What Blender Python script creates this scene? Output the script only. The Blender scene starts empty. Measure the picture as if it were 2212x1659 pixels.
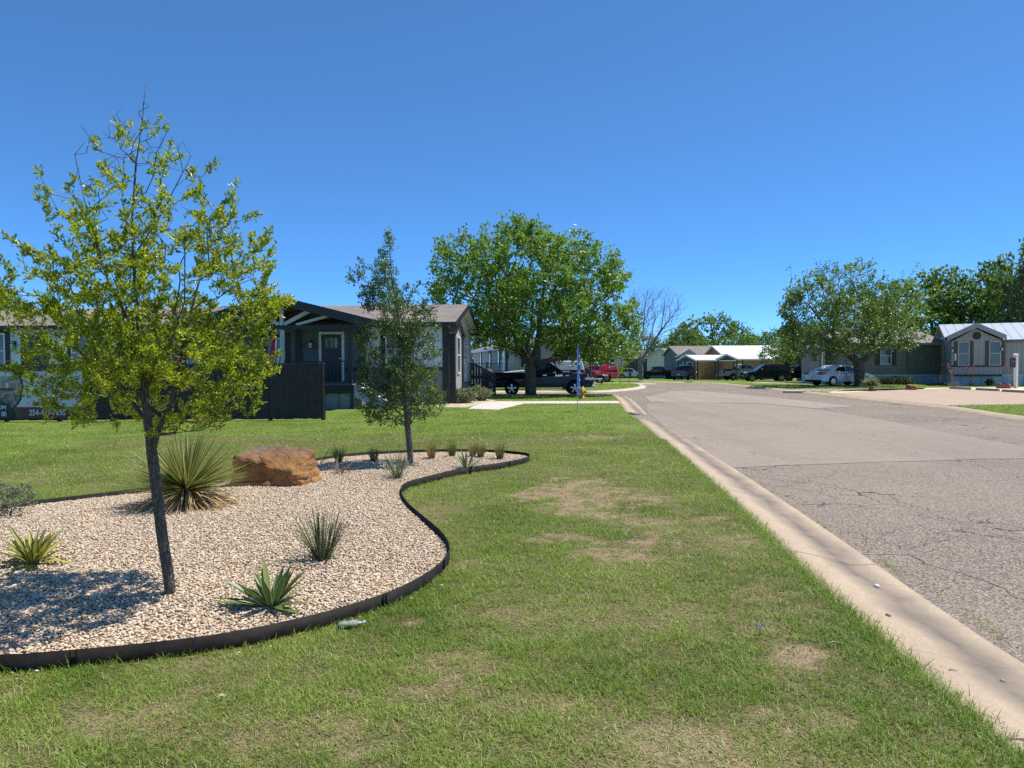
import bpy, math, random
import numpy as np
from mathutils import Vector, Matrix, noise as mnoise
random.seed(7); rng = np.random.default_rng(7)
S = bpy.context.scene; COL = S.collection
R = math.radians; PI = math.pi
# ------------------------------------------------------------------ camera
CAMH, F, IW, IH = 1.6, 1533.0, 2211.0, 1659.0
PITCH, ROLL = math.atan(40.5 / F), R(0.3)
CM = Matrix.Rotation(PI / 2 - PITCH, 4, 'X') @ Matrix.Rotation(-ROLL, 4, 'Z')
cd = bpy.data.cameras.new('camera'); cam = bpy.data.objects.new('camera', cd); COL.objects.link(cam)
cam.matrix_world = Matrix.Translation((0, 0, CAMH)) @ CM
cd.sensor_width = 36; cd.lens = 36 * F / IW; cd.clip_end = 5000; cd.clip_start = 0.05
S.camera = cam
def ray(ix, iy): return (CM.to_3x3() @ Vector(((ix - IW / 2) / F, -(iy - IH / 2) / F, -1)))
def zt(Y): return -0.012 * min(max(0.0, Y - 58), 170)        # the land falls gently away beyond the crossing
def G(ix, iy, z=0.0):                                          # where a sight line meets the ground
    d = ray(ix, iy); t = (z - CAMH) / d.z
    if d.y * t > 58:
        t = (z - CAMH + 0.012 * 58) / (d.z + 0.012 * d.y)
    return Vector((d.x * t, d.y * t, CAMH + d.z * t))
def PT(ix, iy, Y):                                             # point on a sight line at distance Y
    d = ray(ix, iy); t = Y / d.y
    return Vector((d.x * t, Y, CAMH + d.z * t))
def HZ(ix, iy, Y): return PT(ix, iy, Y).z
# ------------------------------------------------------------------ materials
def newmat(name):
    m = bpy.data.materials.new(name); m.use_nodes = True
    nt = m.node_tree; return m, nt, nt.nodes['Principled BSDF']
def nd(nt, typ, **kw):
    n = nt.nodes.new('ShaderNode' + typ)
    for k, v in kw.items():
        if k in n.inputs.keys() if isinstance(k, str) else False: n.inputs[k].default_value = v
        else: setattr(n, k, v)
    return n
def ln(nt, a, b): nt.links.new(a, b)
def c4(c): return (c[0], c[1], c[2], 1)
def mixc(nt, fac, a, b):
    n = nt.nodes.new('ShaderNodeMix'); n.data_type = 'RGBA'
    for sock, v in ((n.inputs[0], fac), (n.inputs[6], a), (n.inputs[7], b)):
        if isinstance(v, (int, float)): sock.default_value = v
        elif isinstance(v, tuple): sock.default_value = c4(v)
        else: ln(nt, v, sock)
    return n.outputs[2]
def mth(nt, op, a, b=None, c=None, clamp=False):
    n = nt.nodes.new('ShaderNodeMath'); n.operation = op; n.use_clamp = clamp
    for i, v in enumerate((a, b, c)):
        if v is None: continue
        if isinstance(v, (int, float)): n.inputs[i].default_value = v
        else: ln(nt, v, n.inputs[i])
    return n.outputs[0]
def ramp(nt, fac, *stops):
    n = nt.nodes.new('ShaderNodeValToRGB'); e = n.color_ramp.elements
    while len(e) < len(stops): e.new(0.5)
    for i, (p, c) in enumerate(stops):
        e[i].position = p; e[i].color = c4(c) if isinstance(c, tuple) else (c, c, c, 1)
    ln(nt, fac, n.inputs[0]); return n.outputs[0]
def coords(nt, kind='Object'): return nt.nodes.new('ShaderNodeTexCoord').outputs[kind]
def pos(nt): return nt.nodes.new('ShaderNodeNewGeometry').outputs['Position']
def noi(nt, vec, scale, detail=4, rough=0.55, dist=0.0):
    n = nt.nodes.new('ShaderNodeTexNoise'); ln(nt, vec, n.inputs['Vector'])
    n.inputs['Scale'].default_value = scale; n.inputs['Detail'].default_value = detail
    n.inputs['Roughness'].default_value = rough; n.inputs['Distortion'].default_value = dist
    return n.outputs[0]
def vor(nt, vec, scale, feature='F1', out='Distance', rand=1.0):
    n = nt.nodes.new('ShaderNodeTexVoronoi'); n.feature = feature; ln(nt, vec, n.inputs['Vector'])
    n.inputs['Scale'].default_value = scale; n.inputs['Randomness'].default_value = rand
    return n.outputs[out]
def bmp(nt, bs, h, strength=0.3, dist=0.01):
    n = nt.nodes.new('ShaderNodeBump'); n.inputs['Strength'].default_value = strength
    n.inputs['Distance'].default_value = dist; ln(nt, h, n.inputs['Height']); ln(nt, n.outputs[0], bs.inputs['Normal'])
def attr(nt, name):
    n = nt.nodes.new('ShaderNodeAttribute'); n.attribute_name = name; return n.outputs['Fac']
def sc(c, k): return tuple(min(1, x * k) for x in c)
def simple(name, col, rough=0.6, var=0.12, vs=3.0, bump=0.0, bs=60, metal=0.0, coat=0.0, spec=0.5):
    m, nt, b = newmat(name); oc = coords(nt)
    f = ramp(nt, noi(nt, oc, vs, 6, 0.6), (0.3, 0.0), (0.7, 1.0))
    ln(nt, mixc(nt, f, sc(col, 1 - var), sc(col, 1 + var)), b.inputs['Base Color'])
    b.inputs['Roughness'].default_value = rough; b.inputs['Metallic'].default_value = metal
    b.inputs['Coat Weight'].default_value = coat; b.inputs['Coat Roughness'].default_value = 0.04
    b.inputs['Specular IOR Level'].default_value = spec
    if bump: bmp(nt, b, noi(nt, oc, bs, 5, 0.6), bump, 0.01)
    return m
def siding(name, col, pitch=0.2, axis='v', var=0.06, groove=0.55):
    m, nt, b = newmat(name); oc = coords(nt)
    s = nt.nodes.new('ShaderNodeSeparateXYZ'); ln(nt, oc, s.inputs[0])
    c = mth(nt, 'ADD', s.outputs[0], s.outputs[1]) if axis == 'v' else s.outputs[2]
    fr = mth(nt, 'FRACT', mth(nt, 'DIVIDE', c, pitch))
    f = noi(nt, oc, 1.2, 6, 0.6)
    base = mixc(nt, ramp(nt, f, (0.3, 0.0), (0.7, 1.0)), sc(col, 1 - var), sc(col, 1 + var))
    g = mth(nt, 'LESS_THAN', fr, 0.07 if axis == 'v' else 0.1)
    ln(nt, mixc(nt, mth(nt, 'MULTIPLY', g, 1 - groove), base, (0.02, 0.02, 0.02)), b.inputs['Base Color'])
    b.inputs['Roughness'].default_value = 0.55
    h = mth(nt, 'SUBTRACT', 1.0, g) if axis == 'v' else mth(nt, 'SUBTRACT', 1.0, fr)
    bmp(nt, b, h, 0.5, 0.015); return m
def shingle(name, c1, c2):
    m, nt, b = newmat(name); oc = coords(nt)
    s = nt.nodes.new('ShaderNodeSeparateXYZ'); ln(nt, oc, s.inputs[0])
    cmb = nt.nodes.new('ShaderNodeCombineXYZ'); ln(nt, s.outputs[0], cmb.inputs[0]); ln(nt, s.outputs[1], cmb.inputs[1])
    br = nt.nodes.new('ShaderNodeTexBrick'); ln(nt, cmb.outputs[0], br.inputs['Vector'])
    br.inputs['Scale'].default_value = 1.0; br.inputs['Brick Width'].default_value = 0.33; br.inputs['Row Height'].default_value = 0.15
    br.inputs['Mortar Size'].default_value = 0.008; br.inputs['Color1'].default_value = c4(c1); br.inputs['Color2'].default_value = c4(c2)
    br.inputs['Mortar'].default_value = c4(sc(c1, 0.45))
    n = ramp(nt, noi(nt, oc, 0.8, 7, 0.7), (0.3, 0.72), (0.75, 1.2))
    mx = nt.nodes.new('ShaderNodeMix'); mx.data_type = 'RGBA'; mx.blend_type = 'MULTIPLY'; mx.inputs[0].default_value = 1
    ln(nt, br.outputs[0], mx.inputs[6]); ln(nt, n, mx.inputs[7]); ln(nt, mx.outputs[2], b.inputs['Base Color'])
    b.inputs['Roughness'].default_value = 0.9
    bmp(nt, b, br.outputs[1], -0.5, 0.01); return m
def seam_roof(name, col, pitch=0.45):
    m, nt, b = newmat(name); oc = coords(nt)
    s = nt.nodes.new('ShaderNodeSeparateXYZ'); ln(nt, oc, s.inputs[0])
    fr = mth(nt, 'FRACT', mth(nt, 'DIVIDE', s.outputs[0], pitch))
    g = mth(nt, 'LESS_THAN', fr, 0.14)
    f = noi(nt, oc, 1.5, 5, 0.6)
    ln(nt, mixc(nt, mth(nt, 'MULTIPLY', g, 0.55), mixc(nt, f, sc(col, 0.85), sc(col, 1.1)), (0.2, 0.22, 0.25)), b.inputs['Base Color'])
    b.inputs['Roughness'].default_value = 0.4; b.inputs['Metallic'].default_value = 0.15
    bmp(nt, b, g, 0.6, 0.03); return m
def leafmat(name, dark, mid, light, trans=0.45, rough=0.4, tcol=None):
    m, nt, b = newmat(name); r = attr(nt, 'rnd')
    col = ramp(nt, r, (0.0, dark), (0.55, mid), (1.0, light))
    ln(nt, col, b.inputs['Base Color']); b.inputs['Roughness'].default_value = rough
    b.inputs['Specular IOR Level'].default_value = 0.4
    t = nt.nodes.new('ShaderNodeBsdfTranslucent')
    tc = mixc(nt, 0.5, col, tcol if tcol else sc(light, 1.5)); ln(nt, tc, t.inputs['Color'])
    mx = nt.nodes.new('ShaderNodeMixShader'); mx.inputs[0].default_value = trans
    ln(nt, b.outputs[0], mx.inputs[1]); ln(nt, t.outputs[0], mx.inputs[2])
    ln(nt, mx.outputs[0], nt.nodes['Material Output'].inputs['Surface']); return m
def glassmat(name, col=(0.012, 0.015, 0.018), rough=0.05):
    m, nt, b = newmat(name)
    oc = coords(nt); ln(nt, mixc(nt, noi(nt, oc, 2.0, 3), sc(col, 0.6), sc(col, 1.6)), b.inputs['Base Color'])
    b.inputs['Roughness'].default_value = rough; b.inputs['Specular IOR Level'].default_value = 0.8
    return m
# ------------------------------------------------------------------ meshes
class MB:
    def __init__(s): s.v = []; s.f = []; s.m = []
    def add(s, vs, fs, mi=0):
        o = len(s.v); s.v.extend([tuple(p) for p in vs]); s.f.extend([tuple(i + o for i in f) for f in fs]); s.m.extend([mi] * len(fs)); return s
    def bx(s, x0, x1, y0, y1, z0, z1, mi=0):
        vs = [(x, y, z) for z in (z0, z1) for y in (y0, y1) for x in (x0, x1)]
        return s.add(vs, [(0, 2, 3, 1), (4, 5, 7, 6), (0, 1, 5, 4), (2, 6, 7, 3), (0, 4, 6, 2), (1, 3, 7, 5)], mi)
    def bar(s, p, q, w, h=None, mi=0, up=(0, 0, 1)):
        p, q = Vector(p), Vector(q); d = (q - p).normalized(); h = w if h is None else h
        u = Vector(up)
        if abs(d.dot(u)) > 0.98: u = Vector((0, 1, 0))
        a = d.cross(u).normalized() * w / 2; b = a.cross(d).normalized() * h / 2
        vs = [e + i * a + j * b for e in (p, q) for j in (-1, 1) for i in (-1, 1)]
        return s.add(vs, [(0, 1, 3, 2), (4, 6, 7, 5), (0, 4, 5, 1), (2, 3, 7, 6), (0, 2, 6, 4), (1, 5, 7, 3)], mi)
    def prism(s, poly, a0, a1, axis='y', mi=0):
        n = len(poly)
        mk = {'x': lambda p, a: (a, p[0], p[1]), 'y': lambda p, a: (p[0], a, p[1]), 'z': lambda p, a: (p[0], p[1], a)}[axis]
        vs = [mk(p, a0) for p in poly] + [mk(p, a1) for p in poly]
        fs = [tuple(range(n)), tuple(range(2 * n - 1, n - 1, -1))] + [(i, (i + 1) % n + 0, (i + 1) % n + n, i + n) for i in range(n)]
        return s.add(vs, fs, mi)
    def tube(s, pts, rad, n=8, cap=True, mi=0):
        pts = [Vector(p) for p in pts]; k = len(pts)
        if isinstance(rad, (int, float)): rad = [rad] * k
        vs = []; u = None
        for i, p in enumerate(pts):
            d = (pts[min(i + 1, k - 1)] - pts[max(i - 1, 0)])
            d = d.normalized() if d.length > 1e-9 else Vector((0, 0, 1))
            if u is None: u = d.orthogonal().normalized()
            else:
                u = u - d * u.dot(d); u = u.normalized() if u.length > 1e-6 else d.orthogonal().normalized()
            w = d.cross(u)
            for j in range(n):
                a = 2 * PI * j / n; vs.append(p + (u * math.cos(a) + w * math.sin(a)) * rad[i])
        fs = [(i * n + j, i * n + (j + 1) % n, (i + 1) * n + (j + 1) % n, (i + 1) * n + j) for i in range(k - 1) for j in range(n)]
        if cap: fs += [tuple(range(n - 1, -1, -1)), tuple((k - 1) * n + j for j in range(n))]
        return s.add(vs, fs, mi)
    def lathe(s, prof, n=16, c=(0, 0, 0), axis='z', mi=0):
        vs = []
        for r, z in prof:
            for j in range(n):
                a = 2 * PI * j / n; x, y = r * math.cos(a), r * math.sin(a)
                v = {'z': (x, y, z), 'y': (x, z, y), 'x': (z, x, y)}[axis]
                vs.append((v[0] + c[0], v[1] + c[1], v[2] + c[2]))
        k = len(prof)
        fs = [(i * n + j, i * n + (j + 1) % n, (i + 1) * n + (j + 1) % n, (i + 1) * n + j) for i in range(k - 1) for j in range(n)]
        fs += [tuple(range(n)), tuple((k - 1) * n + j for j in range(n))]
        return s.add(vs, fs, mi)
    def build(s, name, mats, parent=None, smooth=False, bevel=0.0, norm=True):
        me = bpy.data.meshes.new(name); me.from_pydata(s.v, [], s.f)
        for m in (mats if isinstance(mats, (list, tuple)) else [mats]): me.materials.append(m)
        me.polygons.foreach_set('material_index', s.m)
        if norm:
            import bmesh
            b = bmesh.new(); b.from_mesh(me); bmesh.ops.recalc_face_normals(b, faces=b.faces[:]); b.to_mesh(me); b.free()
        if smooth: me.polygons.foreach_set('use_smooth', [True] * len(me.polygons))
        me.update(); o = bpy.data.objects.new(name, me); COL.objects.link(o)
        if parent is not None: o.parent = parent
        if bevel:
            bv = o.modifiers.new('bevel', 'BEVEL'); bv.width = bevel; bv.segments = 2; bv.limit_method = 'ANGLE'; bv.angle_limit = R(40)
        return o
def mesh_np(name, V, Q, mat, parent=None, smooth=True, attrs=None):
    me = bpy.data.meshes.new(name); V = np.asarray(V, np.float32); Q = np.asarray(Q, np.int32); k = Q.shape[1]
    me.vertices.add(len(V)); me.vertices.foreach_set('co', V.ravel())
    me.loops.add(Q.size); me.loops.foreach_set('vertex_index', Q.ravel())
    me.polygons.add(len(Q)); me.polygons.foreach_set('loop_start', np.arange(0, Q.size, k, dtype=np.int32))
    me.polygons.foreach_set('use_smooth', np.full(len(Q), smooth))
    for n, a in (attrs or {}).items():
        me.attributes.new(n, 'FLOAT', 'POINT').data.foreach_set('value', np.asarray(a, np.float32))
    me.materials.append(mat); me.update(calc_edges=True)
    o = bpy.data.objects.new(name, me); COL.objects.link(o)
    if parent is not None: o.parent = parent
    return o
def tag(o, label=None, cat=None, group=None, kind=None):
    if label: o['label'] = label
    if cat: o['category'] = cat
    if group: o['group'] = group
    if kind: o['kind'] = kind
    return o
def thing(name, label, cat, loc=(0, 0, 0), rz=0.0, group=None):
    o = bpy.data.objects.new(name, None); COL.objects.link(o); o.location = loc; o.rotation_euler = (0, 0, rz)
    o.empty_display_size = 0.2
    return tag(o, label, cat, group)
def dup(root, loc, rz, label, scale=None, group=None):
    def cp(o, par):
        c = o.copy(); COL.objects.link(c)
        if par is not None: c.parent = par
        for ch in [x for x in bpy.data.objects if x.parent == o]: cp(ch, c)
        return c
    r = cp(root, None); r.location = loc; r.rotation_euler = (0, 0, rz)
    if scale: r.scale = scale if isinstance(scale, tuple) else (scale,) * 3
    r['label'] = label
    if group: r['group'] = group
    return r
def text(name, body, size, mat, parent, loc, rot=(PI / 2, 0, 0), sx=1.0, align='CENTER', ext=0.002, bold=0.0, shear=0.0):
    cu = bpy.data.curves.new(name, 'FONT'); cu.body = body; cu.size = size; cu.align_x = align; cu.extrude = ext; cu.offset = bold; cu.shear = shear
    cu.materials.append(mat); o = bpy.data.objects.new(name, cu); COL.objects.link(o)
    bpy.context.view_layer.update(); me = bpy.data.meshes.new_from_object(o.evaluated_get(bpy.context.evaluated_depsgraph_get())); bpy.data.objects.remove(o)
    o = bpy.data.objects.new(name, me); COL.objects.link(o)
    o.parent = parent; o.location = loc; o.rotation_euler = rot; o.scale = (sx, 1, 1); return o
# ---- noise and polygons for numpy
def vnoise(x, y, scale, seed=0):
    x = np.asarray(x) * scale; y = np.asarray(y) * scale
    xi = np.floor(x).astype(np.int64); yi = np.floor(y).astype(np.int64); fx = x - xi; fy = y - yi
    def h(a, b):
        n = (a * 374761393 + b * 668265263 + seed * 974711) & 0xFFFFFFFF
        n = ((n ^ (n >> 13)) * 1274126177) & 0xFFFFFFFF
        return ((n ^ (n >> 16)) & 0xFFFF) / 65535.0
    fx = fx * fx * (3 - 2 * fx); fy = fy * fy * (3 - 2 * fy)
    return (h(xi, yi) * (1 - fx) + h(xi + 1, yi) * fx) * (1 - fy) + (h(xi, yi + 1) * (1 - fx) + h(xi + 1, yi + 1) * fx) * fy
def fbm(x, y, scale, seed=0, oc=4):
    t = 0; a = 0.5
    for i in range(oc): t = t + a * vnoise(x, y, scale * 2 ** i, seed + i * 17); a *= 0.5
    return t / (1 - 0.5 ** oc)
def inpoly(x, y, poly):
    r = np.zeros(len(x), bool); n = len(poly)
    for i in range(n):
        x0, y0 = poly[i][:2]; x1, y1 = poly[(i + 1) % n][:2]
        if y0 == y1: continue
        c = ((y0 > y) != (y1 > y)) & (x < (x1 - x0) * (y - y0) / (y1 - y0) + x0); r ^= c
    return r
def polydist(x, y, poly, closed=True):
    d = np.full(len(x), 1e9); n = len(poly)
    for i in range(n if closed else n - 1):
        ax, ay = poly[i][:2]; bx, by = poly[(i + 1) % n][:2]
        vx, vy = bx - ax, by - ay; l2 = vx * vx + vy * vy + 1e-12
        t = np.clip(((x - ax) * vx + (y - ay) * vy) / l2, 0, 1)
        d = np.minimum(d, np.hypot(x - ax - t * vx, y - ay - t * vy))
    return d
def smoothline(pts, sub=8, closed=False):
    out = []; n = len(pts); rngi = range(n if closed else n - 1)
    for i in rngi:
        p0, p1, p2, p3 = [np.array(pts[(j) % n] if closed else pts[min(max(j, 0), n - 1)], float) for j in (i - 1, i, i + 1, i + 2)]
        for k in range(sub):
            t = k / sub
            out.append(tuple(0.5 * ((2 * p1) + (-p0 + p2) * t + (2 * p0 - 5 * p1 + 4 * p2 - p3) * t * t + (-p0 + 3 * p1 - 3 * p2 + p3) * t ** 3)))
    if not closed: out.append(tuple(float(a) for a in pts[-1]))
    return out
def clipy(poly, yv, keep_below):
    out = []; n = len(poly)
    for i in range(n):
        a, b = poly[i], poly[(i + 1) % n]
        ia = (a[1] <= yv) == keep_below or a[1] == yv; ib = (b[1] <= yv) == keep_below or b[1] == yv
        if ia: out.append(a)
        if ia != ib:
            t = (yv - a[1]) / (b[1] - a[1]); out.append((a[0] + t * (b[0] - a[0]), yv))
    return out
def slab(name, poly, top, bot, mat, label=None, cat=None, kind='structure'):
    mb = MB()
    for below in (True, False):
        p = clipy([(q[0], q[1]) for q in poly], 58.0, below)
        if len(p) < 3: continue
        n = len(p); vs = [(x, y, zt(y) + top) for x, y in p] + [(x, y, zt(y) + bot) for x, y in p]
        fs = [tuple(range(n))] + [(i, (i + 1) % n, (i + 1) % n + n, i + n) for i in range(n)]
        mb.add(vs, fs)
    return tag(mb.build(name, mat), label, cat, None, kind)
def sweep(name, line, prof, mat, parent=None, smooth=False, closed=False, side=1):
    """profile (d, z) carried along a ground line; d runs to the right of travel; UV u = metres along, v = metres across."""
    P = [Vector((p[0], p[1], 0)) for p in line]; n = len(P); k = len(prof); mb = MB(); us = []
    L = 0.0; vs = []
    for i, p in enumerate(P):
        a = P[(i - 1) % n] if closed else P[max(i - 1, 0)]; b = P[(i + 1) % n] if closed else P[min(i + 1, n - 1)]
        d = (b - a).normalized(); r = Vector((d.y, -d.x, 0)) * side
        if i: L += (p - P[i - 1]).length
        acc = 0.0
        for j, (dd, z) in enumerate(prof):
            if j: acc += math.hypot(dd - prof[j - 1][0], z - prof[j - 1][1])
            vs.append((p.x + r.x * dd, p.y + r.y * dd, z + zt(p.y))); us.append((L, acc))
    fs = [(i * k + j, ((i + 1) % n) * k + j, ((i + 1) % n) * k + j + 1, i * k + j + 1) for i in range(n if closed else n - 1) for j in range(k - 1)]
    if not closed: fs += [tuple(range(k)), tuple((n - 1) * k + j for j in range(k))]
    mb.add(vs, fs); o = mb.build(name, mat, parent, smooth)
    uv = o.data.uv_layers.new(name='UVMap')
    for lp in o.data.loops: uv.data[lp.index].uv = us[lp.vertex_index]
    return o
def ribbons(P, D, L, W, droop, nseg=3, cols=2, keel=0.0, prof='grass', side=None):
    """strap leaves or grass blades; returns verts, quads, t along, v across"""
    P = np.asarray(P, float); n = len(P); D = np.asarray(D, float); D = D / np.linalg.norm(D, axis=1, keepdims=True)
    L = np.broadcast_to(L, n).astype(float); W = np.broadcast_to(W, n).astype(float); droop = np.broadcast_to(droop, n).astype(float)
    if side is None:
        side = np.cross(D, np.array([0, 0, 1.0])) + rng.normal(0, 0.15, (n, 3))
    side = side - D * (side * D).sum(1, keepdims=True); side /= np.linalg.norm(side, axis=1, keepdims=True) + 1e-9
    nrm = np.cross(side, D)
    t = np.linspace(0, 1, nseg + 1)
    C = P[:, None] + D[:, None] * (L[:, None] * t)[..., None]
    C[..., 2] -= (droop * L)[:, None] * t ** 2
    if prof == 'grass': w = np.maximum(1 - t ** 1.5, 0.06)
    elif prof == 'yucca': w = np.maximum(np.interp(t, [0, 0.12, 0.5, 0.85, 1], [0.55, 0.6, 1.0, 0.5, 0.03]), 0.03)
    else: w = np.maximum(np.interp(t, [0, 0.1, 0.7, 1], [1.0, 0.9, 0.6, 0.05]), 0.05)
    cs = np.linspace(-0.5, 0.5, cols)
    V = C[:, :, None] + side[:, None, None] * (W[:, None, None] * w[None, :, None] * cs[None, None, :])[..., None]
    if keel: V = V + nrm[:, None, None] * (W[:, None, None] * w[None, :, None] * (np.abs(cs) * 2 * keel)[None, None, :])[..., None]
    per = (nseg + 1) * cols
    q = np.array([(i * cols + j, i * cols + j + 1, (i + 1) * cols + j + 1, (i + 1) * cols + j) for i in range(nseg) for j in range(cols - 1)])
    Q = (np.arange(n)[:, None, None] * per + q[None]).reshape(-1, 4)
    T = np.tile(np.repeat(t, cols), n); A = np.tile(np.tile(np.abs(cs) * 2, nseg + 1), n)
    return V.reshape(-1, 3), Q, T, A
def rep(a, k): return np.repeat(np.asarray(a), k)
def leaves(P, D, L, W, fold=0.25):
    """folded two-quad leaves"""
    n = len(P); D = D / np.linalg.norm(D, axis=1, keepdims=True)
    Rn = rng.normal(0, 1, (n, 3)); Rn[:, 2] += 0.9; S_ = np.cross(D, Rn); S_ /= np.linalg.norm(S_, axis=1, keepdims=True) + 1e-9
    Nn = np.cross(S_, D)
    u = np.array([0, 1, 0.32, 0.78, 0.32, 0.78]); v = np.array([0, 0, 0.36, 0.46, -0.36, -0.46]); w = np.array([0, -0.06, fold * .36, fold * .4, fold * .36, fold * .4])
    V = P[:, None] + D[:, None] * (L[:, None] * u)[..., None] + S_[:, None] * (W[:, None] * v)[..., None] + Nn[:, None] * (W[:, None] * w)[..., None]
    Q = (np.arange(n)[:, None, None] * 6 + np.array([(0, 2, 3, 1), (0, 1, 5, 4)])[None]).reshape(-1, 4)
    return V.reshape(-1, 3), Q
# ------------------------------------------------------------------ world, sun
SUN_E, SUN_A = R(64), R(17)                                   # elevation; azimuth from +X towards +Y
w = bpy.data.worlds.new('World'); S.world = w; w.use_nodes = True
nt = w.node_tree; sky = nt.nodes.new('ShaderNodeTexSky'); sky.sky_type = 'NISHITA'; sky.sun_disc = False
sky.sun_elevation = SUN_E; sky.sun_rotation = PI / 2 - SUN_A
sky.air_density = 1.4; sky.dust_density = 0.0; sky.ozone_density = 7.0; sky.altitude = 10000
hs = nt.nodes.new('ShaderNodeHueSaturation'); hs.inputs['Saturation'].default_value = 1.13; hs.inputs['Value'].default_value = 1.2; ln(nt, sky.outputs[0], hs.inputs['Color'])
gm = nt.nodes.new('ShaderNodeGamma'); gm.inputs[1].default_value = 0.82; ln(nt, hs.outputs[0], gm.inputs[0])
bg = nt.nodes['Background']; bg.inputs['Strength'].default_value = 0.15
ln(nt, gm.outputs[0], bg.inputs['Color'])
sl = bpy.data.lights.new('sun', 'SUN'); sl.energy = 3.6; sl.angle = R(0.53); sl.color = (1.0, 0.94, 0.84)
so = bpy.data.objects.new('sun', sl); COL.objects.link(so)
sd = Vector((math.cos(SUN_E) * math.cos(SUN_A), math.cos(SUN_E) * math.sin(SUN_A), math.sin(SUN_E)))
so.rotation_euler = sd.to_track_quat('Z', 'Y').to_euler(); so.location = (30, 10, 40)
S.view_settings.view_transform = 'Standard'; S.view_settings.look = 'None'; S.view_settings.exposure = 0.84
S.cycles.use_denoising = False; S.cycles.max_bounces = 8; S.cycles.transparent_max_bounces = 8
S.cycles.caustics_reflective = False; S.cycles.caustics_refractive = False; S.cycles.sample_clamp_indirect = 6
# ------------------------------------------------------------------ ground materials
def m_lawn():
    m, nt, b = newmat('lawn_soil'); p = pos(nt)
    n1 = noi(nt, p, 0.35, 5, 0.6); n2 = noi(nt, p, 6, 6, 0.7); n3 = noi(nt, p, 60, 4, 0.7)
    n4 = noi(nt, p, 170, 3, 0.7)
    g = mixc(nt, ramp(nt, n3, (0.38, 0.0), (0.62, 1.0)), (0.035, 0.045, 0.012), (0.17, 0.15, 0.07))
    g = mixc(nt, ramp(nt, n2, (0.4, 0.0), (0.7, 0.5)), g, (0.07, 0.1, 0.02))
    t = mixc(nt, ramp(nt, n4, (0.36, 0.0), (0.64, 1.0)), (0.07, 0.047, 0.03), (0.48, 0.37, 0.24))
    dry = attr(nt, 'dry')
    f = mth(nt, 'ADD', ramp(nt, n1, (0.4, 0.0), (0.75, 0.2)), dry, clamp=True)
    ln(nt, mixc(nt, f, g, t), b.inputs['Base Color']); b.inputs['Roughness'].default_value = 0.95
    b.inputs['Specular IOR Level'].default_value = 0.1
    bmp(nt, b, n3, 0.6, 0.02); return m
def m_farlawn(name='far_lawn_grass', k=1.0):
    m, nt, b = newmat(name); p = pos(nt)
    n1 = noi(nt, p, 0.3, 5, 0.6); n2 = noi(nt, p, 9, 6, 0.75)
    a = mixc(nt, ramp(nt, n2, (0.3, 0.0), (0.7, 1.0)), sc((0.095, 0.17, 0.022), k), sc((0.24, 0.36, 0.065), k))
    ln(nt, mixc(nt, ramp(nt, n1, (0.45, 0.0), (0.8, 0.5)), a, (0.24, 0.23, 0.1)), b.inputs['Base Color'])
    b.inputs['Roughness'].default_value = 0.95; b.inputs['Specular IOR Level'].default_value = 0.1
    bmp(nt, b, n2, 0.8, 0.05); return m
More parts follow.
